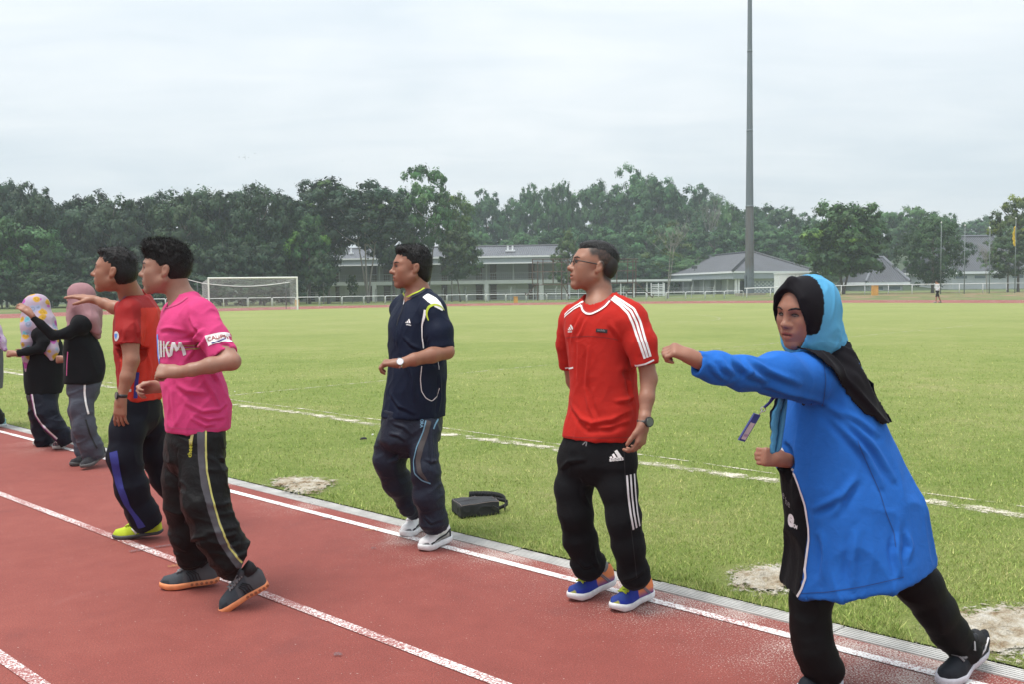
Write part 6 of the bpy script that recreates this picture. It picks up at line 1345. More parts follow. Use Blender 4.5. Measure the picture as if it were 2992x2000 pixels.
    shoe(fig, G(1788, 1792), W(1903, 1742, 4.90), (bl, colf, (.70, .71, .73)), ank=W(1860, 1690, 4.78), sock='t_mid', laces='t_lime', lace_n=6, toecap=(.38, .38, .09), stripe=st, sole_h=.024, spring=.02); shoe(fig, G(1664, 1760), W(1792, 1706, 5.05), (bl, colf, (.70, .71, .73)), ank=W(1732, 1655, 4.96), sock='t_mid', laces='t_lime', lace_n=6, toecap=(.38, .38, .09), stripe=st, sole_h=.024, spring=.02)
    watch(fig, W(1882, 1234, 4.51), (.1, 0, -1), .029, (.55, -.85, .1), 'dialdark', 'strap', .024)
red_man()
def project(V):
    d = V - EYE; z = d @ _F; return np.stack([1496 + FPX * (d @ _R) / z, 1000 - FPX * (d @ _U) / z], 1)
def inpoly(P, poly):
    x, y = P[:, 0], P[:, 1]; r = np.zeros(len(P), bool); n = len(poly)
    for i in range(n):
        (x0, y0), (x1, y1) = poly[i], poly[(i + 1) % n]; c = ((y0 > y) != (y1 > y)); t = (x1 - x0) * (y - y0) / ((y1 - y0) or 1e-9) + x0; r ^= c & (x < t)
    return r
def overlay(fig, name, V, F, sel, off, mat, col, thick=.004, parent=None, fold=(), rel=2):
    """a second layer of cloth over part of a garment"""
    keep = sel[F].all(1); Q = F[keep]; u, inv = np.unique(Q, return_inverse=True); Q = inv.reshape(Q.shape); N = normals(V, F)[u]; P = V[u] + N * off
    for _ in range(rel): P = relax(P, Q, .5)
    P = folds(P, Q, fold) if fold else P; o = fig.part(name, P, Q, mat, col(P) if callable(col) else flatcol(P, col), parent); m = o.modifiers.new('thickness', 'SOLIDIFY'); m.thickness = thick; m.offset = -1; fig.surf(name, P, Q); return o
def garment(fig, name, F, mat, colour, fold=(), rel=1, post=None, parent=None):
    V, Q = F.skin(1); V = folds(V, Q, fold) if fold else V
    if post: V = post(V, Q)
    for _ in range(rel): V = relax(V, Q, .3)
    o = fig.part(name, V, Q, mat, colour(V) if callable(colour) else flatcol(V, colour), parent); fig.surf(name, V, Q); return o, V, Q
def floral(V, base, cols, cell=.06, rad=.42, seed=0):
    """round flowers scattered on cloth"""
    p = V / cell; i0 = np.floor(p).astype(np.int64); best = np.full(len(V), 9.0); bc = np.zeros(len(V), int)
    for a in (-1, 0, 1):
        for b in (-1, 0, 1):
            for c in (-1, 0, 1):
                i = i0 + np.array([a, b, c]); j = np.stack([_hash(i + 17 * k + seed) for k in range(3)], 1); d = np.linalg.norm(p - i - j, axis=1); u = d < best; best[u] = d[u]; bc[u] = (_hash(i + 91) * len(cols)).astype(int)[u] % len(cols)
    C = flatcol(V, base); m = np.clip((rad - best) / .06, 0, 1)[:, None]; ringm = (np.abs(best - rad * .5) < .05)[:, None]; fc = np.array(cols)[bc]; return C * (1 - m) + np.where(ringm, fc * .72, fc) * m

# ---------------------------------------------------------------- man in the two-tone red jersey, arm stretched out
def jersey_man():
    fig = Figure('man in two-tone red football jersey stretching one arm forward, lime football boots', G(400, 1575))
    H = head_frame(W(334, 791, 6.05), 4, 6, 0, 1.13)
    arms = [CH([(378, 920, 6.05, 30), (380, 1000, 6.0, 26), (384, 1055, 5.98, 22), (372, 1105, 5.96, 20), (358, 1152, 5.95, 14)]), CH([(415, 910, 6.38, 28), (365, 906, 6.48, 21), (335, 898, 6.50, 19), (305, 886, 6.52, 15), (280, 877, 6.54, 11)])]
    hands = [dict(w=W(355, 1166, 5.95), d=(-.12, -.02, -1), pn=(.25, 1, 0), side=(-1, .2, .1), L=.195, curl=(10, 20, 14), spread=4, thumb=(24, 5, 5), rw=.026), dict(w=W(276, 875, 6.54), d=(-1, -.05, .22), pn=(0, .25, -1), side=(-.1, -.9, -.2), L=.19, curl=(4, 12, 10), spread=6, thumb=(30, 8, 5), rw=.023)]
    core = [CH([(398, 900, 6.22, 40), (405, 960, 6.22, 46), (412, 1080, 6.22, 46), (415, 1150, 6.22, 34)]), CH([(415, 1150, 6.22, 34), (372, 1260, 6.08, 22), (364, 1340, 6.06, 18), (434, 1560, 6.18, 14)]), CH([(415, 1150, 6.22, 34), (435, 1250, 6.38, 22), (445, 1320, 6.42, 18), (545, 1505, 6.64, 13)])]
    neck = CH([(362, 812, 6.06, 30), (382, 862, 6.15, 31), (395, 900, 6.22, 42)])
    body(fig, None, H, neck, arms, hands, core, facekw=dict(nose=1.15, lips=1.0, smile=1.0, mouth_open=.004, jaw=.98), colkw=dict(beard=.15), tint=(.98, .86, .78), eyekw=dict(smile=1.0, teeth=True))
    hair(fig, H, [((0, -.018, .048), (.077, .099, .084)), ((0, -.045, .000), (.078, .078, .080)), ((0, .040, .098), (.055, .050, .022))],
         [((0, .130, .025), (.13, .066, .070)), ((0, .080, -.072), (.14, .088, .088)), ((-.088, -.014, -.014), (.03, .026, .034)), ((.088, -.014, -.014), (.03, .026, .034)), ((0, -.03, -.160), (.2, .2, .085))], .006, 55, 2000, .014, (0, -.7, .4))
    y = 12; D = 6.22; rings = [RING(1168, 356, 472, D, .18, y), RING(1130, 350, 470, D, .185, y), RING(1077, 346, 470, D, .185, y), RING(1030, 340, 471, D, .19, y), RING(995, 338, 471, D, .195, y), RING(950, 336, 471, D, .195, y), RING(920, 339, 466, D, .19, y), RING(895, 350, 458, D, .17, y), RING(872, 368, 440, D, .11, y), RING(852, 385, 428, D, .07, y)]
    slv = [CH([(378, 922, 6.05, 40), (378, 970, 6.02, 38), (377, 1014, 6.0, 36)]), CH([(412, 912, 6.38, 34), (385, 908, 6.44, 31), (352, 902, 6.48, 27)])]
    yoke = [CH([(382, 905, 6.05, 34), (402, 878, 6.22, 30), (415, 905, 6.38, 32)])]
    def col(V):
        P = project(V); C = flatcol(V, (.54, .040, .024)); dk = (.30, .020, .020); s1 = np.minimum(segdist(V, slv[0][0][0], slv[0][0][1])[0], segdist(V, slv[0][0][1], slv[0][0][2])[0]) < .098
        s2 = segdist(V, slv[1][0][0], slv[1][0][2])[0] < .08; yk = (V[:, 2] > W(400, 898, D)[2]); front = P[:, 0] < 352
        C[(s1 & (P[:, 0] < 412)) | s2 | yk | front] = dk; return C
    fold = [('noise', .010, (9, 9, 4), ((1, 0, .2), (0, 1, 0), (-.3, 0, 1)), None), ('noise', .004, (18, 18, 9), ((1, 0, -.5), (0, 1, 0), (.5, 0, 1)), None)]
    nk = CH([(386, 868, 6.18, 40), (360, 800, 6.1, 52)])
    o = shirt(fig, rings, slv, (nk[0][0], nk[0][1], nk[1][0], nk[1][1]), M['sport'], col, fold=fold, yoke=yoke, post=stroke_post(fig, 'shirt', [(.012, .012, [(400, 940), (408, 980), (410, 1020)]), (.010, .011, [(430, 1020), (440, 1080), (430, 1130)]), (.010, .010, [(360, 960), (366, 990)])]))
    fig.tape('collar_piping', 'shirt', [(349, 882), (362, 872), (380, 862), (400, 853)], .010, M['t_blue'], .006, o); fig.tape('side_panel', 'shirt', [(402, 1090), (399, 1120), (397, 1145), (396, 1166)], .022, M['t_blue'], .003, o)
    fig.stamp('chest_badge', 'shirt', flat_poly([[(.5 * math.cos(a), .6 * math.sin(a)) for a in np.linspace(0, 6.28, 20)[:-1]]], .2), 340, 982, .05, 0, M['t_pale'], .003, o); fig.stamp('badge_shield', 'shirt', flat_poly([[(-.3, .4), (.3, .4), (.3, 0), (0, -.45), (-.3, 0)]], .2), 340, 982, .04, 0, M['t_lightblue'], .0045, o); fig.stamp('hem_tag', 'shirt', flat_poly([[(-.4, -.5), (.4, -.5), (.4, .5), (-.4, .5)]], .3), 381, 1143, .018, 0, M['t_pale'], .003, o)
    pr = [RING(1140, 362, 470, D, .165, y), RING(1190, 345, 470, D, .17, y), RING(1230, 335, 466, D, .16, y)]
    legs = [CH([(385, 1200, 6.12, 50), (372, 1265, 6.08, 51), (364, 1335, 6.06, 50), (385, 1430, 6.08, 48), (416, 1500, 6.14, 44), (436, 1535, 6.18, 42)]), CH([(428, 1200, 6.34, 50), (436, 1260, 6.38, 46), (446, 1320, 6.42, 44), (482, 1400, 6.50, 40), (530, 1480, 6.60, 34), (545, 1505, 6.64, 30)])]
    tr = trousers(fig, pr, legs, M['sport'], (.006, .007, .013), fold=[('noise', .008, (9, 9, 8), ((1, 0, .2), (0, 1, 0), (-.2, 0, 1)), None)], rings_amp=.010, freq=18)
    fig.tape('leg_panel', 'trousers', [(331, 1322), (338, 1370), (350, 1425), (372, 1480), (398, 1515), (414, 1544)], .052, T_('t_royal', (.022, .028, .21)), .003, tr, [1, 1, .95, .8, .55, .9])
    lm = (.46, .57, .04); st = [('side_mark', 't_white', [(.34 + k * .07, .12), (.42 + k * .07, .62)], .006) for k in range(3)]
    shoe(fig, G(332, 1577), W(474, 1560, 6.24), (lm, lm, (.05, .05, .055)), ank=W(440, 1528, 6.19), laces='t_lime', stripe=st, sole_h=.014, height=.10); shoe(fig, G(508, 1532), W(575, 1500, 6.80), (lm, lm, (.05, .05, .055)), laces='t_lime', sole_h=.014, height=.10)
    watch(fig, W(357, 1158, 5.95), (-.1, 0, -1), .027, (-.75, -.65, 0), 'dialdark', 'strap', .022)
jersey_man()

# ---------------------------------------------------------------- woman in the long blue tunic
def blue_woman():
    fig = Figure('woman in long bright blue tunic and two-tone hijab punching one arm forward', G(2520, 2010)); D = 3.74
    H = head_frame(W(2355, 913, 3.62), 31, -6, -3, 1.08)
    larm = CH([(2352, 1105, 3.58, 46), (2270, 1096, 3.46, 40), (2165, 1092, 3.36, 32), (2095, 1076, 3.30, 26), (2040, 1058, 3.27, 20)]); rarm = CH([(2420, 1110, 3.92, 44), (2400, 1230, 3.96, 36), (2370, 1330, 3.92, 32), (2320, 1350, 3.78, 24), (2296, 1348, 3.70, 20)])
    hands = [dict(w=W(2034, 1052, 3.265), d=(-1, -.10, .45), pn=(-.2, .5, -.75), side=(.2, .75, .4), L=.165, curl=(52, 85, 55), spread=1, thumb=(18, 10, 10), fist=True, rw=.024), dict(w=W(2288, 1345, 3.69), d=(-.85, -.3, .18), pn=(.2, .9, -.1), side=(-.1, .1, 1), L=.165, curl=(70, 85, 55), spread=1, thumb=(10, 25, 30), fist=True, rw=.024)]
    core = [CH([(2400, 1060, 3.74, 60), (2430, 1200, 3.74, 80), (2470, 1400, 3.74, 90), (2480, 1600, 3.76, 60)]), CH([(2480, 1600, 3.76, 60), (2372, 1800, 3.76, 30), (2410, 1985, 3.76, 24)]), CH([(2480, 1600, 3.76, 60), (2700, 1730, 3.82, 30), (2830, 1905, 3.90, 24)])]
    neck = CH([(2380, 960, 3.66, 55), (2395, 1040, 3.72, 58)])
    body(fig, None, H, neck, [larm, rarm], hands, core, hv=.0050, facekw=dict(nose=.85, lips=1.25, jaw=1.05, ears=False, mouth_open=.003), colkw=dict(lip=(1.02, .66, .68)), tint=(.92, .80, .76), gaze=(-.2, 1, 0))
    y = 14; rows = [(1800, 2292, 2728, .25), (1740, 2294, 2720, .25), (1656, 2304, 2710, .245), (1600, 2310, 2704, .235), (1537, 2303, 2698, .23), (1464, 2291, 2686, .225), (1400, 2287, 2658, .22), (1321, 2286, 2612, .21), (1240, 2290, 2570, .20), (1180, 2302, 2542, .195), (1110, 2318, 2510, .19), (1060, 2330, 2486, .17), (1020, 2342, 2464, .13), (985, 2360, 2440, .085)]
    rings = [RING(a, b, c, D, e, y) for a, b, c, e in rows]; slv = [CH([(2362, 1106, 3.58, 76), (2272, 1098, 3.46, 58), (2166, 1092, 3.36, 43), (2095, 1077, 3.30, 37), (2036, 1065, 3.27, 35)]), CH([(2420, 1115, 3.92, 66), (2400, 1230, 3.96, 52), (2370, 1335, 3.92, 46), (2318, 1356, 3.77, 36), (2292, 1352, 3.715, 31)])]
    pts = [np.array([r[1], r[2], r[0]]) + e * np.array([r[4] + .02, r[3] + .02, .02]) for r in rings for e in (-1, 1)] + [p + e * .1 for s_ in slv for p in s_[0] for e in (-1, 1)]
    lo, hi = bbox(pts); F = Field(lo, hi, .0068); F.loft(rings, .03, 2.15); F.chain(slv[0][0], slv[0][1], .05); F.chain(slv[1][0], slv[1][1], .03)
    for P, R in slv: d = unit(P[-1] - P[-2]); F.cut(P[-1], d, R[-1] * 1.8); F.cone(P[-1] + d * .02, P[-1] - d * .04, R[-1] - .007, R[-1] - .012, .003, True)
    n_ = unit([.19, 0, -.98]); F.cut(W(2480, 1686, D), n_, .9)
    blue = (.022, .128, .47)
    panel = [(2283, 1316), (2302, 1345), (2330, 1415), (2352, 1480), (2362, 1560), (2352, 1640), (2344, 1700), (2316, 1840), (2250, 1840), (2262, 1400)]
    def col(V): P = project(V); C = flatcol(V, blue) * (.96 + .08 * vnoise(V * 4)[:, None]); C[inpoly(P, panel)] = (.0065, .0065, .008); return C
    fold = [('noise', .024, (6, 6, 1.8), ((1, 0, .35), (0, 1, 0), (-.35, 0, 1)), lambda V: smooth01((1.15 - V[:, 2]) / .5)), ('noise', .007, (12, 12, 5), ((1, 0, -.2), (0, 1, 0), (.3, 0, 1)), None)]
    L = [(.016, .014, [(2395, 1180), (2450, 1215), (2510, 1260), (2560, 1320), (2610, 1400)]), (.016, .014, [(2405, 1200), (2470, 1260), (2530, 1330), (2575, 1420)]), (.014, .013, [(2420, 1190), (2500, 1225), (2560, 1270)]), (.013, .014, [(2440, 1500), (2470, 1440), (2500, 1400)]), (.012, .013, [(2375, 1490), (2420, 1470), (2470, 1440)]), (.014, .012, [(2620, 1570), (2618, 1620), (2630, 1680)]), (.013, .013, [(2650, 1560), (2660, 1600), (2650, 1640)]), (.012, .014, [(2400, 1560), (2410, 1620), (2405, 1700)]), (.012, .014, [(2500, 1560), (2490, 1640), (2495, 1720)]),
         (.015, .011, [(2100, 1050), (2115, 1075), (2140, 1095)]), (.015, .011, [(2080, 1062), (2095, 1090), (2115, 1110)]), (.014, .011, [(2140, 1052), (2165, 1075), (2200, 1100), (2240, 1115)]), (.014, .012, [(2200, 1058), (2240, 1085), (2290, 1105), (2340, 1125)]), (.013, .012, [(2240, 1130), (2300, 1150), (2370, 1165), (2405, 1180)]), (.012, .011, [(2180, 1060), (2190, 1085), (2180, 1110)])]
    o, V, Q = garment(fig, 'tunic', F, M['jersey'], col, fold, 1, stroke_post(fig, 'tunic', L))
    fig.tape('panel_piping', 'tunic', [(2284, 1312), (2304, 1346), (2332, 1416), (2353, 1480), (2363, 1545), (2364, 1580), (2356, 1635), (2352, 1665), (2354, 1690), (2342, 1725), (2330, 1745)], .008, M['t_pale'], .003, o); fig.tape('hem_seam', 'tunic', [(2340, 1736), (2420, 1732), (2520, 1716), (2600, 1698), (2640, 1688)], .003, T_('t_darkblue', (.007, .05, .21)), .002, o); fig.tape('side_seam', 'tunic', [(2505, 1290), (2540, 1370), (2570, 1440), (2588, 1500), (2612, 1560), (2618, 1600)], .003, T_('t_darkblue', (.007, .05, .21)), .002, o); fig.tape('sleeve_seam', 'tunic', [(2405, 1060), (2412, 1110), (2408, 1160), (2402, 1188)], .003, T_('t_darkblue', (.007, .05, .21)), .002, o)
    fig.stamp('lettering', 'tunic', flat_text('e', .01), 2291, 1448, .045, -.15, M['t_mid'], .003, o); fig.stamp('lettering', 'tunic', flat_text('he', .0), 2303, 1471, .042, -.2, M['t_mid'], .003, o); fig.stamp('lettering', 'tunic', flat_text('e', .04), 2313, 1517, .088, -.2, M['t_pale'], .003, o); fig.stamp('lettering', 'tunic', flat_text('UKM', .04), 2321, 1539, .019, -.1, M['t_pale'], .003, o)
    # hijab: close cap with a dark front band, neck folds, a dark fall over the shoulder and a pale end in front
    hd = lambda p: hp(H, p); A, s_ = H['A'], H['s']; c = [hd((x, yy, z)) for x in (-.14, .14) for yy in (-.16, .14) for z in (-.24, .16)]; lo, hi = bbox(c + [W(2470, 1060, 3.74), W(2330, 1060, 3.6)]); F = Field(lo, hi, .0055)
    F.ell(hd((0, -.018, .030)), _v((.091, .106, .096)) * s_, A, .02); F.ell(hd((0, .035, .012)), _v((.090, .075, .104)) * s_, A, .03); F.ell(hd((0, -.01, -.085)), _v((.082, .098, .075)) * s_, A, .03); F.cone(hd((0, -.028, -.04)), W(2398, 1050, 3.73), .098, .105, .05)
    F.cone(hd((0, .062, .112)), hd((.055, .072, .060)), .016, .012, .02); F.cone(hd((0, .062, .112)), hd((-.055, .072, .060)), .016, .012, .02)
    F.ell(hd((-.006, .104, -.030)), _v((.074, .090, .104)) * s_, A, .006, True); F.ell(hd((-.006, .130, .03)), _v((.066, .08, .068)) * s_, A, .006, True)
    sky_, blk = (.088, .33, .56), (.0085, .0078, .0105)
    def hcol(V): q = (V - H['c']) @ A.T / s_; C = flatcol(V, sky_); C[(q[:, 1] > .012 - .22 * (q[:, 2] - .05)) & (q[:, 2] > -.062 + .35 * np.maximum(0, .05 - q[:, 1]))] = blk; return C
    hf = [('noise', .007, (26, 26, 7), (A[1] + A[2] * .5, A[0], A[2] - A[1] * .6), lambda V: smooth01((-(((V - H['c']) @ A.T / s_)[:, 1]) + .02) / .06)), ('noise', .006, (30, 30, 9), (A[1] * .6 - A[2], A[0], A[2] + A[1]), lambda V: smooth01((-.05 - ((V - H['c']) @ A.T / s_)[:, 2]) / .06))]
    hj, hV, hQ = garment(fig, 'hijab', F, M['scarf'], hcol, hf, 1)
    P = project(V); N = normals(V, Q); cape = [(2302, 1028), (2330, 1012), (2380, 985), (2460, 985), (2475, 1018), (2520, 1100), (2560, 1180), (2590, 1245), (2572, 1252), (2548, 1228), (2520, 1212), (2492, 1186), (2466, 1150), (2430, 1100), (2390, 1060), (2340, 1030)]
    capeback = (N[:, 1] > 0) & (V[:, 2] > 1.08 + .55 * (2570 - P[:, 0]) / 3000)
    overlay(fig, 'shoulder_fall', V, Q, inpoly(P, cape) | (capeback & (P[:, 0] > 2330)), .013, M['scarf'], blk, .005, hj, [('noise', .020, (24, 16, 3.5), ((.8, 0, .75), (0, 1, 0), (.5, 0, -.85)), None)])
    ex = lambda x, yy: (2130 + x / 6.815, 1130 + yy / 6.815); edge = [ex(*p) for p in ((950, 205), (912, 300), (905, 380), (870, 450), (825, 500), (818, 580), (828, 660), (815, 740), (828, 840), (862, 900), (860, 950), (838, 1030), (855, 1130), (830, 1200), (835, 1320), (870, 1345))]; inner = [ex(*p) for p in ((1175, 205), (1160, 300), (1148, 380), (1135, 450), (1122, 540), (1112, 620), (1100, 700), (1090, 780), (1078, 860), (1066, 930), (1058, 1000), (1045, 1070), (1035, 1150), (1030, 1210), (1010, 1260), (960, 1300))]
    VV, CC = [], []; nc = 14
    for i, (a, b) in enumerate(zip(edge, inner)):
        for k in range(nc + 1):
            t = k / nc; p = (a[0] + (b[0] - a[0]) * t, a[1] + (b[1] - a[1]) * t); VV.append(W(p[0], p[1], 3.575 + .012 * math.sin(t * 11 + i * .18) + .02 * t)); CC.append((.015, .02, .05) if k == 0 else (.075, .27, .46))
    FF = [(i * (nc + 1) + k, i * (nc + 1) + k + 1, (i + 1) * (nc + 1) + k + 1, (i + 1) * (nc + 1) + k) for i in range(len(edge) - 1) for k in range(nc)]
    fr = fig.part('front_fall', np.array(VV), np.array(FF), M['scarf'], np.array(CC), hj); mm = fr.modifiers.new('t', 'SOLIDIFY'); mm.thickness = .004
    mb = MB(); mb.tube([Vector(W(*e_, 3.573 + .012 * math.sin(i * .18)) - fig.base) for i, e_ in enumerate(edge)], .0022, 5); mb.build('edge_stitch', M['t_navy'], hj, True)
    lg = [CH([(2400, 1690, 3.78, 66), (2368, 1760, 3.76, 58), (2370, 1840, 3.75, 54), (2380, 1900, 3.74, 53), (2404, 1950, 3.75, 53), (2418, 1982, 3.77, 46)]), CH([(2610, 1620, 3.80, 80), (2685, 1710, 3.82, 68), (2738, 1790, 3.84, 60), (2778, 1850, 3.87, 53), (2812, 1893, 3.89, 45), (2826, 1912, 3.90, 42)])]
    pr = [RING(1560, 2340, 2650, 3.77, .17, y), RING(1640, 2345, 2655, 3.77, .17, y)]
    trousers(fig, pr, lg, M['sport'], (.006, .006, .0065), fold=[('noise', .009, (8, 8, 5), ((1, 0, .3), (0, 1, 0), (-.4, 0, 1)), None)], rings_amp=.012, freq=15)
    dk = (.018, .021, .027); st = [('side_mark', 't_pale', [(.10, .80), (.22, .42), (.36, .22), (.42, .30), (.43, .42)], .0042)]
    shoe(fig, G(2742, 2008), W(2872, 1908, 3.99), (dk, (.022, .025, .032), (.58, .58, .64)), up=(.55, .1, 1), laces='t_mid', lace_n=5, ank=W(2822, 1905, 3.90), stripe=st, sole_h=.028, width=.095); shoe(fig, G(2340, 2042), W(2446, 2008, 3.88), ank=W(2416, 1975, 3.77), cols=(dk, (.022, .025, .032), (.58, .58, .64)), laces='t_mid', stripe=st, sole_h=.028)
    # lanyard with card
    lan = MB(); a, b, c_ = ex(930, 200), ex(790, 350), ex(700, 430); lan.tube([Vector(W(2300, 1165, 3.55) - fig.base), Vector(W(*a, 3.55) - fig.base), Vector(W(*b, 3.54) - fig.base), Vector(W(*c_, 3.54) - fig.base)], .005, 6); lan.tube([Vector(W(*ex(880, 195), 3.53) - fig.base), Vector(W(*b, 3.54) - fig.base)], .004, 6); ln = lan.build('lanyard', M['t_blue'], fig.root, True)
    rg = MB(); k0 = Vector(W(*ex(680, 465), 3.54) - fig.base); rg.tube([k0 + Vector((.009 * math.cos(t), 0, .009 * math.sin(t))) for t in np.linspace(0, 6.28, 12)], .002, 5); rg.tube([k0, Vector(W(*ex(600, 580), 3.54) - fig.base)], .002, 5); rg.build('clip', M['metal'], ln, True)
    tp, bt = W(*ex(560, 560), 3.54), W(*ex(245, 1090), 3.56); ax_ = unit(tp - bt); wd = unit(np.cross(ax_, [.25, -.45, .2])); th = np.cross(ax_, wd); Mx = Matrix(((wd[0], th[0], ax_[0], 0), (wd[1], th[1], ax_[1], 0), (wd[2], th[2], ax_[2], 0), (0, 0, 0, 1))); Lc = np.linalg.norm(tp - bt)
    wd2 = unit(np.array([.80, .50, .25]) - ax_ * (np.array([.80, .50, .25]) @ ax_)); th = np.cross(ax_, wd2); Mx = Matrix(((wd2[0], th[0], ax_[0], 0), (wd2[1], th[1], ax_[1], 0), (wd2[2], th[2], ax_[2], 0), (0, 0, 0, 1)))
    Mx = Matrix.Translation(Vector((tp + bt) / 2 - fig.base)) @ Mx; MB().box(-.021, .021, -.003, .003, -Lc / 2, Lc / 2, Mx).build('card_holder', T_('t_cardblue', (.06, .07, .26), .35), ln); MB().box(-.015, .015, -.0042, .0042, -Lc / 2 + .008, Lc / 2 - .035, Mx).build('card', M['t_pale'], ln); MB().box(-.012, .012, -.0046, .0046, -Lc / 2 + .02, -Lc / 2 + .03, Mx).build('card_print', T_('t_cardpink', (.42, .30, .45), .4), ln)
blue_woman()

# ---------------------------------------------------------------- the women further along the track
def scarf_woman(label, base, Hc, yaw, pitch, hs, rows, D, byaw, slv, hands, lg, pr, shoes, tcol, pcol, hcol, drape, hv=.0085, shoecols=None, ptape=(), ttape=(), hmat='scarf', tmat='jersey', pmat='nylon', tint=(.95, .85, .8)):
    fig = Figure(label, base); H = head_frame(W(*Hc), yaw, pitch, 0, hs); A = H['A']
    sl = [CH(s_) for s_ in slv]; arms = [([p for p in P], [r * .62 for r in R]) for P, R in sl]; rings = [RING(a, b, c, D, e, byaw) for a, b, c, e in rows]; top = max(rings); mid = rings[len(rings) // 2]
    core = [([np.array([r[1], r[2], r[0]]) for r in (rings[0], mid, top)], [.09, .10, .06])]; neck = ([hp(H, (0, -.02, -.06)), np.array([top[1], top[2], top[0]])], [.05, .055])
    body(fig, None, H, neck, arms, hands, core, hv=.0062, facekw=dict(nose=.85, ears=False, lips=1.1), tint=tint)
    t_ = shirt(fig, rings, sl, None, M[tmat], tcol, hv=hv, fold=[('noise', .012, (7, 7, 3.5), ((1, 0, .3), (0, 1, 0), (-.4, 0, 1)), None)], yoke=[([sl[0][0][0], np.array([top[1], top[2], top[0] - .03]), sl[1][0][0]], [.085, .07, .085])], name='tunic')
    hd = lambda p: hp(H, p); dr = [CH(d_) for d_ in drape]; pts = [hd((x, yy, z)) for x in (-.13, .13) for yy in (-.14, .12) for z in (-.2, .14)] + [p + e * max(R) for P, R in dr for p in P for e in (-1, 1)]; lo, hi = bbox(pts); F = Field(lo, hi, hv * .8)
    F.ell(hd((0, -.020, .028)), _v((.090, .112, .098)) * hs, A, .02); F.ell(hd((0, .030, .012)), _v((.086, .072, .102)) * hs, A, .03); F.ell(hd((0, -.005, -.085)), _v((.080, .095, .075)) * hs, A, .03)
    for P, R in dr: F.chain(P, R, .04)
    F.ell(hd((0, .105, -.022)), _v((.062, .084, .088)) * hs, A, .006, True)
    hj, hV, hQ = garment(fig, 'hijab', F, M[hmat], hcol, [('noise', .011, (16, 16, 4.5), ((1, 0, .25), (0, 1, 0), (-.25, 0, 1)), lambda V: .25 + .75 * smooth01((H['c'][2] - .02 - V[:, 2]) / .12))], 1)
    tr = trousers(fig, [RING(a, b, c, D, e, byaw) for a, b, c, e in pr], [CH(l) for l in lg], M[pmat], pcol, hv=hv, fold=[('noise', .010, (10, 10, 14), ((1, 0, .4), (0, 1, 0), (-.4, 0, 1)), None)], rings_amp=.014, freq=16)
    for nm, px, w, mt in ptape: fig.tape(nm, 'trousers', px, w, M[mt], .005, tr, steps=3)
    for nm, px, w, mt in ttape: fig.tape(nm, 'tunic', px, w, M[mt], .005, t_, steps=3)
    for (a, b, cols) in shoes: shoe(fig, a, b, cols, laces=None, sole_h=.024, height=.09)
    return fig
BK = (.0095, .010, .0115)
scarf_woman('woman in dusty pink hijab and black shirt raising one hand, grey track trousers', G(250, 1368), (233, 867, 8.76), 4, 0, .99,
    [(1119, 192, 298, .20), (1096, 193, 304, .205), (1073, 192, 305, .205), (1030, 190, 296, .20), (994, 189, 280, .20), (960, 196, 264, .195), (940, 204, 258, .17), (918, 218, 250, .09)], 8.80, 14,
    [[(240, 948, 8.62, 20), (195, 974, 8.56, 17), (156, 980, 8.52, 14), (118, 945, 8.46, 11.5), (92, 924, 8.43, 10)], [(226, 948, 8.96, 19), (232, 1005, 9.04, 16), (226, 1042, 9.02, 14), (200, 1053, 8.90, 11)]],
    [dict(w=W(90, 917, 8.43), d=(-.75, 0, .62), pn=(-.3, .6, -.4), side=(.1, .6, .6), L=.165, curl=(12, 22, 18), spread=3, rw=.022), dict(w=W(194, 1053, 8.88), d=(-1, -.2, .05), pn=(0, .8, -.3), side=(0, 0, 1), L=.16, curl=(75, 80, 55), spread=1, thumb=(10, 20, 30), fist=True, rw=.022)],
    [[(252, 1135, 8.74, 36), (238, 1195, 8.70, 33), (246, 1250, 8.70, 33), (262, 1300, 8.74, 33), (276, 1340, 8.78, 30)], [(238, 1135, 8.92, 34), (228, 1200, 8.94, 28), (236, 1270, 8.95, 26), (243, 1320, 8.95, 22), (246, 1342, 8.96, 17)]],
    [(1090, 200, 298, .17), (1125, 196, 296, .175), (1150, 197, 290, .17)],
    [(G(240, 1377) + np.array([0, 0, .012]), W(306, 1332, 8.92), ((.035, .035, .04), (.05, .05, .055), (.10, .10, .10))), (G(207, 1366), W(268, 1357, 9.02), ((.03, .03, .034), (.035, .035, .04), (.06, .06, .06)))],
    BK, (.062, .068, .090), (.30, .165, .180), [[(240, 872, 8.77, 36), (262, 912, 8.79, 33), (272, 945, 8.80, 23), (286, 982, 8.82, 10)], [(244, 900, 8.72, 34), (264, 935, 8.68, 22), (284, 968, 8.70, 12)], [(228, 900, 8.76, 30), (216, 928, 8.72, 20), (204, 952, 8.66, 9)]],
    ptape=[('side_stripe', [(248, 1114), (247, 1150), (250, 1180), (258, 1212)], .016, 't_white'), ('side_stripe', [(250, 1228), (262, 1270), (276, 1300), (283, 1312)], .014, 't_black')], ttape=[('embroidery', [(199, 1030), (197, 1060), (196, 1100)], .010, 't_pink')])
fcol = lambda V: floral(V + .012 * np.stack([vnoise(V * 40 + k) for k in (0, 5, 9)], 1), (.40, .32, .40), [(.50, .29, .04), (.14, .38, .46), (.40, .09, .34), (.50, .29, .04), (.30, .34, .48)], .072, .52)
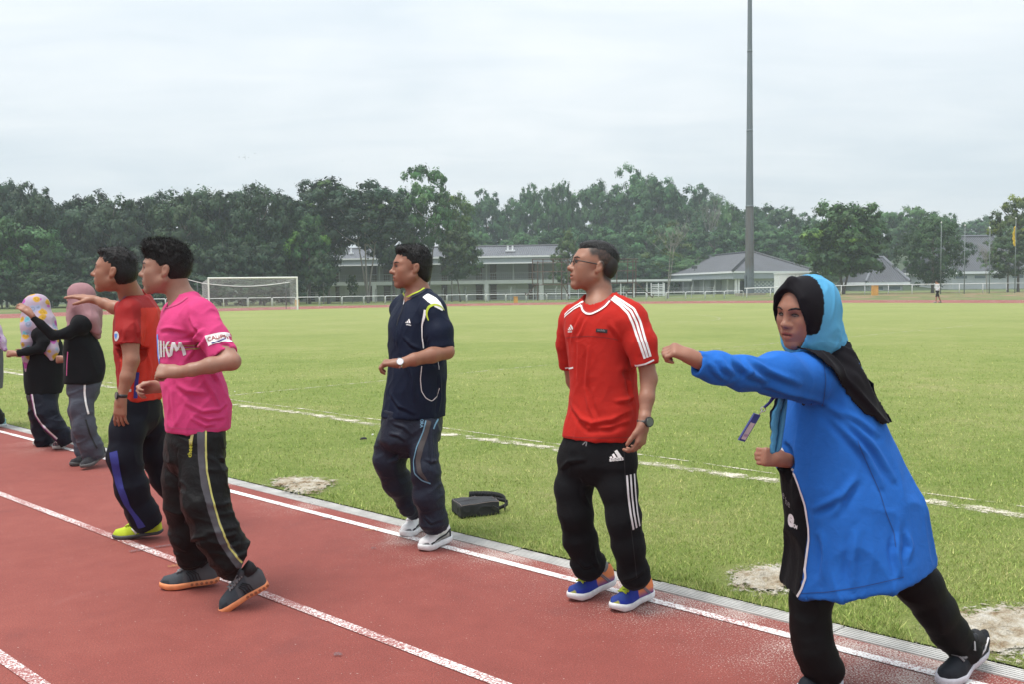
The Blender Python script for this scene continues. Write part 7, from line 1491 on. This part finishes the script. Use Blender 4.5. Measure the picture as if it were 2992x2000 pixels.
scarf_woman('woman in white hijab printed with yellow, blue and magenta flowers, black top', G(140, 1308), (104, 899, 9.72), 12, -12, 1.0,
    [(1150, 80, 178, .20), (1130, 77, 182, .205), (1090, 74, 186, .21), (1040, 71, 185, .21), (1000, 70, 176, .20), (970, 76, 160, .19), (948, 88, 142, .15), (930, 98, 132, .09)], 9.80, 22,
    [[(122, 975, 9.62, 19), (128, 1000, 9.58, 17), (118, 1020, 9.56, 15), (80, 1030, 9.54, 12), (50, 1036, 9.52, 9.5)], [(100, 975, 9.96, 18), (110, 1010, 10.05, 15), (100, 1030, 10.05, 13), (80, 1035, 9.95, 10)]],
    [dict(w=W(46, 1036, 9.52), d=(-1, 0, .05), pn=(0, .6, -.5), side=(0, .3, .8), L=.16, curl=(65, 80, 50), spread=1, thumb=(10, 20, 25), fist=True, rw=.021), dict(w=W(78, 1036, 9.94), d=(-1, 0, 0), pn=(0, -.6, -.5), side=(0, 0, 1), L=.16, curl=(65, 80, 50), fist=True, rw=.021)],
    [[(128, 1160, 9.72, 38), (138, 1205, 9.68, 32), (158, 1245, 9.68, 29), (182, 1276, 9.72, 25), (196, 1296, 9.76, 21)], [(112, 1160, 9.92, 34), (112, 1205, 9.92, 27), (118, 1255, 9.96, 25), (128, 1285, 9.98, 25), (134, 1302, 9.99, 24)]],
    [(1130, 88, 176, .17), (1160, 82, 170, .17), (1180, 84, 164, .16)],
    [(G(158, 1317), W(213, 1290, 9.98), ((.10, .05, .06), lambda t, u, cx: (.32, .14, .15) if math.sin(t * 50) * math.sin(u * 9 + cx * 4) > .2 else (.04, .035, .045), (.42, .40, .38))), (G(97, 1304), W(160, 1303, 10.1), ((.12, .06, .07), (.05, .04, .05), (.42, .40, .38)))],
    BK, (.0065, .009, .018), fcol, [[(106, 898, 9.73, 36), (120, 942, 9.71, 37), (136, 982, 9.68, 31), (150, 1026, 9.64, 17), (151, 1050, 9.62, 6)], [(98, 915, 9.72, 34), (88, 955, 9.66, 24), (80, 1000, 9.62, 15), (77, 1050, 9.62, 10), (78, 1086, 9.64, 5)]],
    ptape=[('side_stripe', [(92, 1137), (97, 1170), (106, 1215), (122, 1240), (146, 1264), (168, 1284)], .020, 't_pale'), ('side_stripe', [(89, 1137), (94, 1170), (103, 1215), (119, 1242), (144, 1267), (166, 1288)], .010, 't_purple'), ('side_stripe', [(165, 1292), (168, 1306)], .018, 't_pale')])
pcol = lambda V: floral(V, (.42, .32, .46), [(.30, .12, .34), (.60, .52, .60), (.38, .20, .40)], .035, .42)
scarf_woman('woman in lilac patterned hijab, only her back hem and heel in view', G(-30, 1250), (-40, 900, 11.25), 4, 0, .98,
    [(1140, -72, 2, .20), (1090, -72, 4, .20), (1040, -70, 3, .20), (990, -68, -2, .20), (960, -60, -14, .18), (940, -50, -22, .10)], 11.3, 14,
    [[(-32, 970, 11.1, 15), (-50, 1010, 11.05, 12), (-85, 1005, 11.0, 10), (-110, 985, 11.0, 8)], [(-44, 970, 11.45, 14), (-60, 1010, 11.5, 12), (-90, 1005, 11.45, 10), (-110, 990, 11.4, 8)]],
    [dict(w=W(-112, 984, 11.0), d=(-1, 0, .3), pn=(0, .6, -.5), side=(0, .3, .8), L=.16, curl=(60, 70, 50), rw=.021), dict(w=W(-112, 989, 11.4), d=(-1, 0, .3), pn=(0, -.6, -.5), side=(0, 0, 1), L=.16, curl=(60, 70, 50), rw=.021)],
    [[(-35, 1140, 11.2, 27), (-28, 1180, 11.2, 20), (-10, 1215, 11.25, 17), (2, 1238, 11.3, 13)], [(-45, 1140, 11.4, 26), (-50, 1180, 11.4, 18), (-52, 1215, 11.4, 16), (-52, 1235, 11.4, 13)]],
    [(1125, -68, -4, .16), (1150, -68, -4, .16)],
    [(G(-44, 1253), W(18, 1247, 11.5), ((.20, .38, .40), (.20, .38, .40), (.50, .55, .55))), (G(-110, 1252), W(-45, 1250, 11.6), ((.20, .38, .40), (.20, .38, .40), (.50, .55, .55)))],
    (.10, .10, .11), BK, pcol, [[(-36, 930, 11.25, 22), (-16, 965, 11.2, 18), (2, 1000, 11.18, 14), (14, 1024, 11.16, 7)], [(-45, 930, 11.25, 22), (-58, 970, 11.2, 14), (-66, 1010, 11.2, 8)]])

# ---------------------------------------------------------------- distant walker
def walker():
    D = 73.0; b = G(2738, 884); fig = Figure('distant person in white top and black shorts on the far track', b); s_ = 1.0
    q = lambda x, yy, z: b + np.array([x, yy, z]); F = Field(q(-.6, -.5, -.02), q(.6, .5, 1.75), .018)
    F.ell(q(-.06, 0, 1.52), (.085, .10, .115), None, .03); F.cone(q(-.03, 0, 1.40), q(0, 0, 1.32), .06, .08, .04); F.chain([q(0, 0, 1.30), q(.02, 0, 1.05), q(.02, 0, .88)], [.15, .15, .15], .05)
    for sd in (-1, 1): F.chain([q(.02, sd * .10, .86), q(.02 + sd * .12, sd * .10, .48), q(.10 + sd * .22, sd * .10, .08)], [.09, .06, .045], .03); F.chain([q(.10 + sd * .22, sd * .1, .05), q(-.06 + sd * .22, sd * .1, .035)], [.05, .035], .03); F.chain([q(0, sd * .2, 1.32), q(.06, sd * .24, 1.08), q(-.12, sd * .2, 1.02 + .1 * sd)], [.06, .045, .035], .03)
    V, Q = F.skin(1); z = V[:, 2]; C = flatcol(V, (.34, .19, .13)); C[(z < 1.36) & (z > .86)] = (.60, .60, .66); C[(z < .90) & (z > .44)] = (.025, .022, .024); C[(z > 1.50)] = (.02, .02, .02); C[(z > 1.42) & (z < 1.57) & (V[:, 0] < b[0] - .08)] = (.34, .19, .13); C[z < .10] = (.30, .26, .28); fig.part('body', V, Q, M['jersey'], C)
    hd = Field(q(-.2, -.2, 1.5), q(.1, .2, 1.75), .018); hd.ell(q(-.045, 0, 1.57), (.10, .11, .10)); V, Q = hd.skin(1); fig.part('hair', V, Q, M['hair'])
walker()

# ---------------------------------------------------------------- black shoulder bag on the turf
def bag():
    c = np.array([-.255, 6.66, .016]); root = tag(empty('shoulder_bag', tuple(c)), 'black fabric shoulder bag lying on the turf behind the navy shirt man', 'bag')
    x = unit([1, .36, 0]); yv = unit([-.36, 1, 0]); F = Field((-.25, -.22, -.02), (.25, .25, .20), .005); L2, W2, Hh = .142, .095, .044
    def fn(px, py, pz):
        u = px * x[0] + py * x[1]; v = px * yv[0] + py * yv[1]; tb = Hh * (1 + .22 * np.cos(u / L2 * 1.4) - .20 * (v < 0) * np.exp(-((u + .05) / .07) ** 2)); a = np.abs(u) - L2 + .014; b_ = np.abs(v) - W2 * (1 - .18 * u / L2) + .014; c_ = np.abs(pz - Hh) - tb + .014
        return np.sqrt(np.maximum(a, 0) ** 2 + np.maximum(b_, 0) ** 2 + np.maximum(c_, 0) ** 2) + np.minimum(np.maximum(a, np.maximum(b_, c_)), 0) - .014
    F.put((-.24, -.21, -.01), (.24, .24, .19), fn, .01); V, Q = F.skin(2); V = folds(V, Q, [('noise', .006, (16, 16, 22), ((1, 0, 0), (0, 1, 0), (.2, 0, 1)), None)]); me = npmesh('pouch', V, Q); link('pouch', me, M['black'], root)
    bv = BVHTree.FromPolygons([tuple(v) for v in V], [tuple(f) for f in Q.tolist()]); mb = MB(); pts = []
    for t in np.linspace(0, 1, 60):
        a = t * 4; k = int(a) % 4; f = a - int(a); cs = [(-L2, -W2 * 1.18), (L2, -W2 * .82), (L2, W2 * .82), (-L2, W2 * 1.18)]; p = np.array(cs[k]) * (1 - f) + np.array(cs[(k + 1) % 4]) * f; u = x * p[0] + yv * p[1]; h = bv.ray_cast(Vector((u[0] * .965, u[1] * .965, .3)), Vector((0, 0, -1)))
        if h[0]: pts.append(h[0] + Vector((0, 0, .001)))
    pts.append(pts[0]); mb.tube(pts, .0026, 5).build('piping', plain('bag_piping', (.16, .13, .12), .6), root, True)
    def strap(nm, P, w):
        m = MB(); P = [Vector(p) for p in P]; pr = None
        for i, p in enumerate(P):
            t = (P[min(i + 1, len(P) - 1)] - P[max(i - 1, 0)]).normalized(); up = Vector((0, 0, 1)); sd = (up - t * t.dot(up)).normalized() * w / 2
            if pr: m.poly([pr[0], pr[1], p + sd, p - sd])
            pr = (p - sd, p + sd)
        o = m.build(nm, M['black'], root, True); o.modifiers.new('t', 'SOLIDIFY').thickness = .004
    t = np.linspace(0, 1, 26)
    strap('strap', [x * (-.01 + .20 * a + .11 * math.sin(math.pi * a)) + yv * (.13 - .17 * a ** 1.5) + np.array([0, 0, .105 - .085 * a ** 2.2]) for a in t], .040); strap('strap', [x * (.13 + .10 * math.sin(math.pi * a)) + yv * (.06 - .10 * a) + np.array([0, 0, .08 - .055 * a]) for a in t], .024)
    MB().box(-.02, .02, -.004, .004, -.012, .012, Matrix.Translation(Vector(x * .10 - yv * .098 + np.array([0, 0, .045]))) @ Matrix.Rotation(.5, 4, 'Y')).build('buckle', M['strap'], root)
bag()
# ================================================================== the air
hb = MB().box(-420, 420, -25, 560, -1.8, 62).mesh('haze')
hm = bpy.data.materials.new('haze_air'); hm.use_nodes = True; nt = hm.node_tree; nt.nodes.clear()
ho = nt.nodes.new('ShaderNodeOutputMaterial'); pv = nt.nodes.new('ShaderNodeVolumePrincipled')
pv.inputs['Color'].default_value = (.80, .90, 1.0, 1); pv.inputs['Density'].default_value = .0007; pv.inputs['Anisotropy'].default_value = .2
nt.links.new(pv.outputs[0], ho.inputs['Volume']); hb.materials.append(hm)
tag(link('haze', hb), 'thin pale humid air over the field and the far woods', 'haze', kind='stuff')
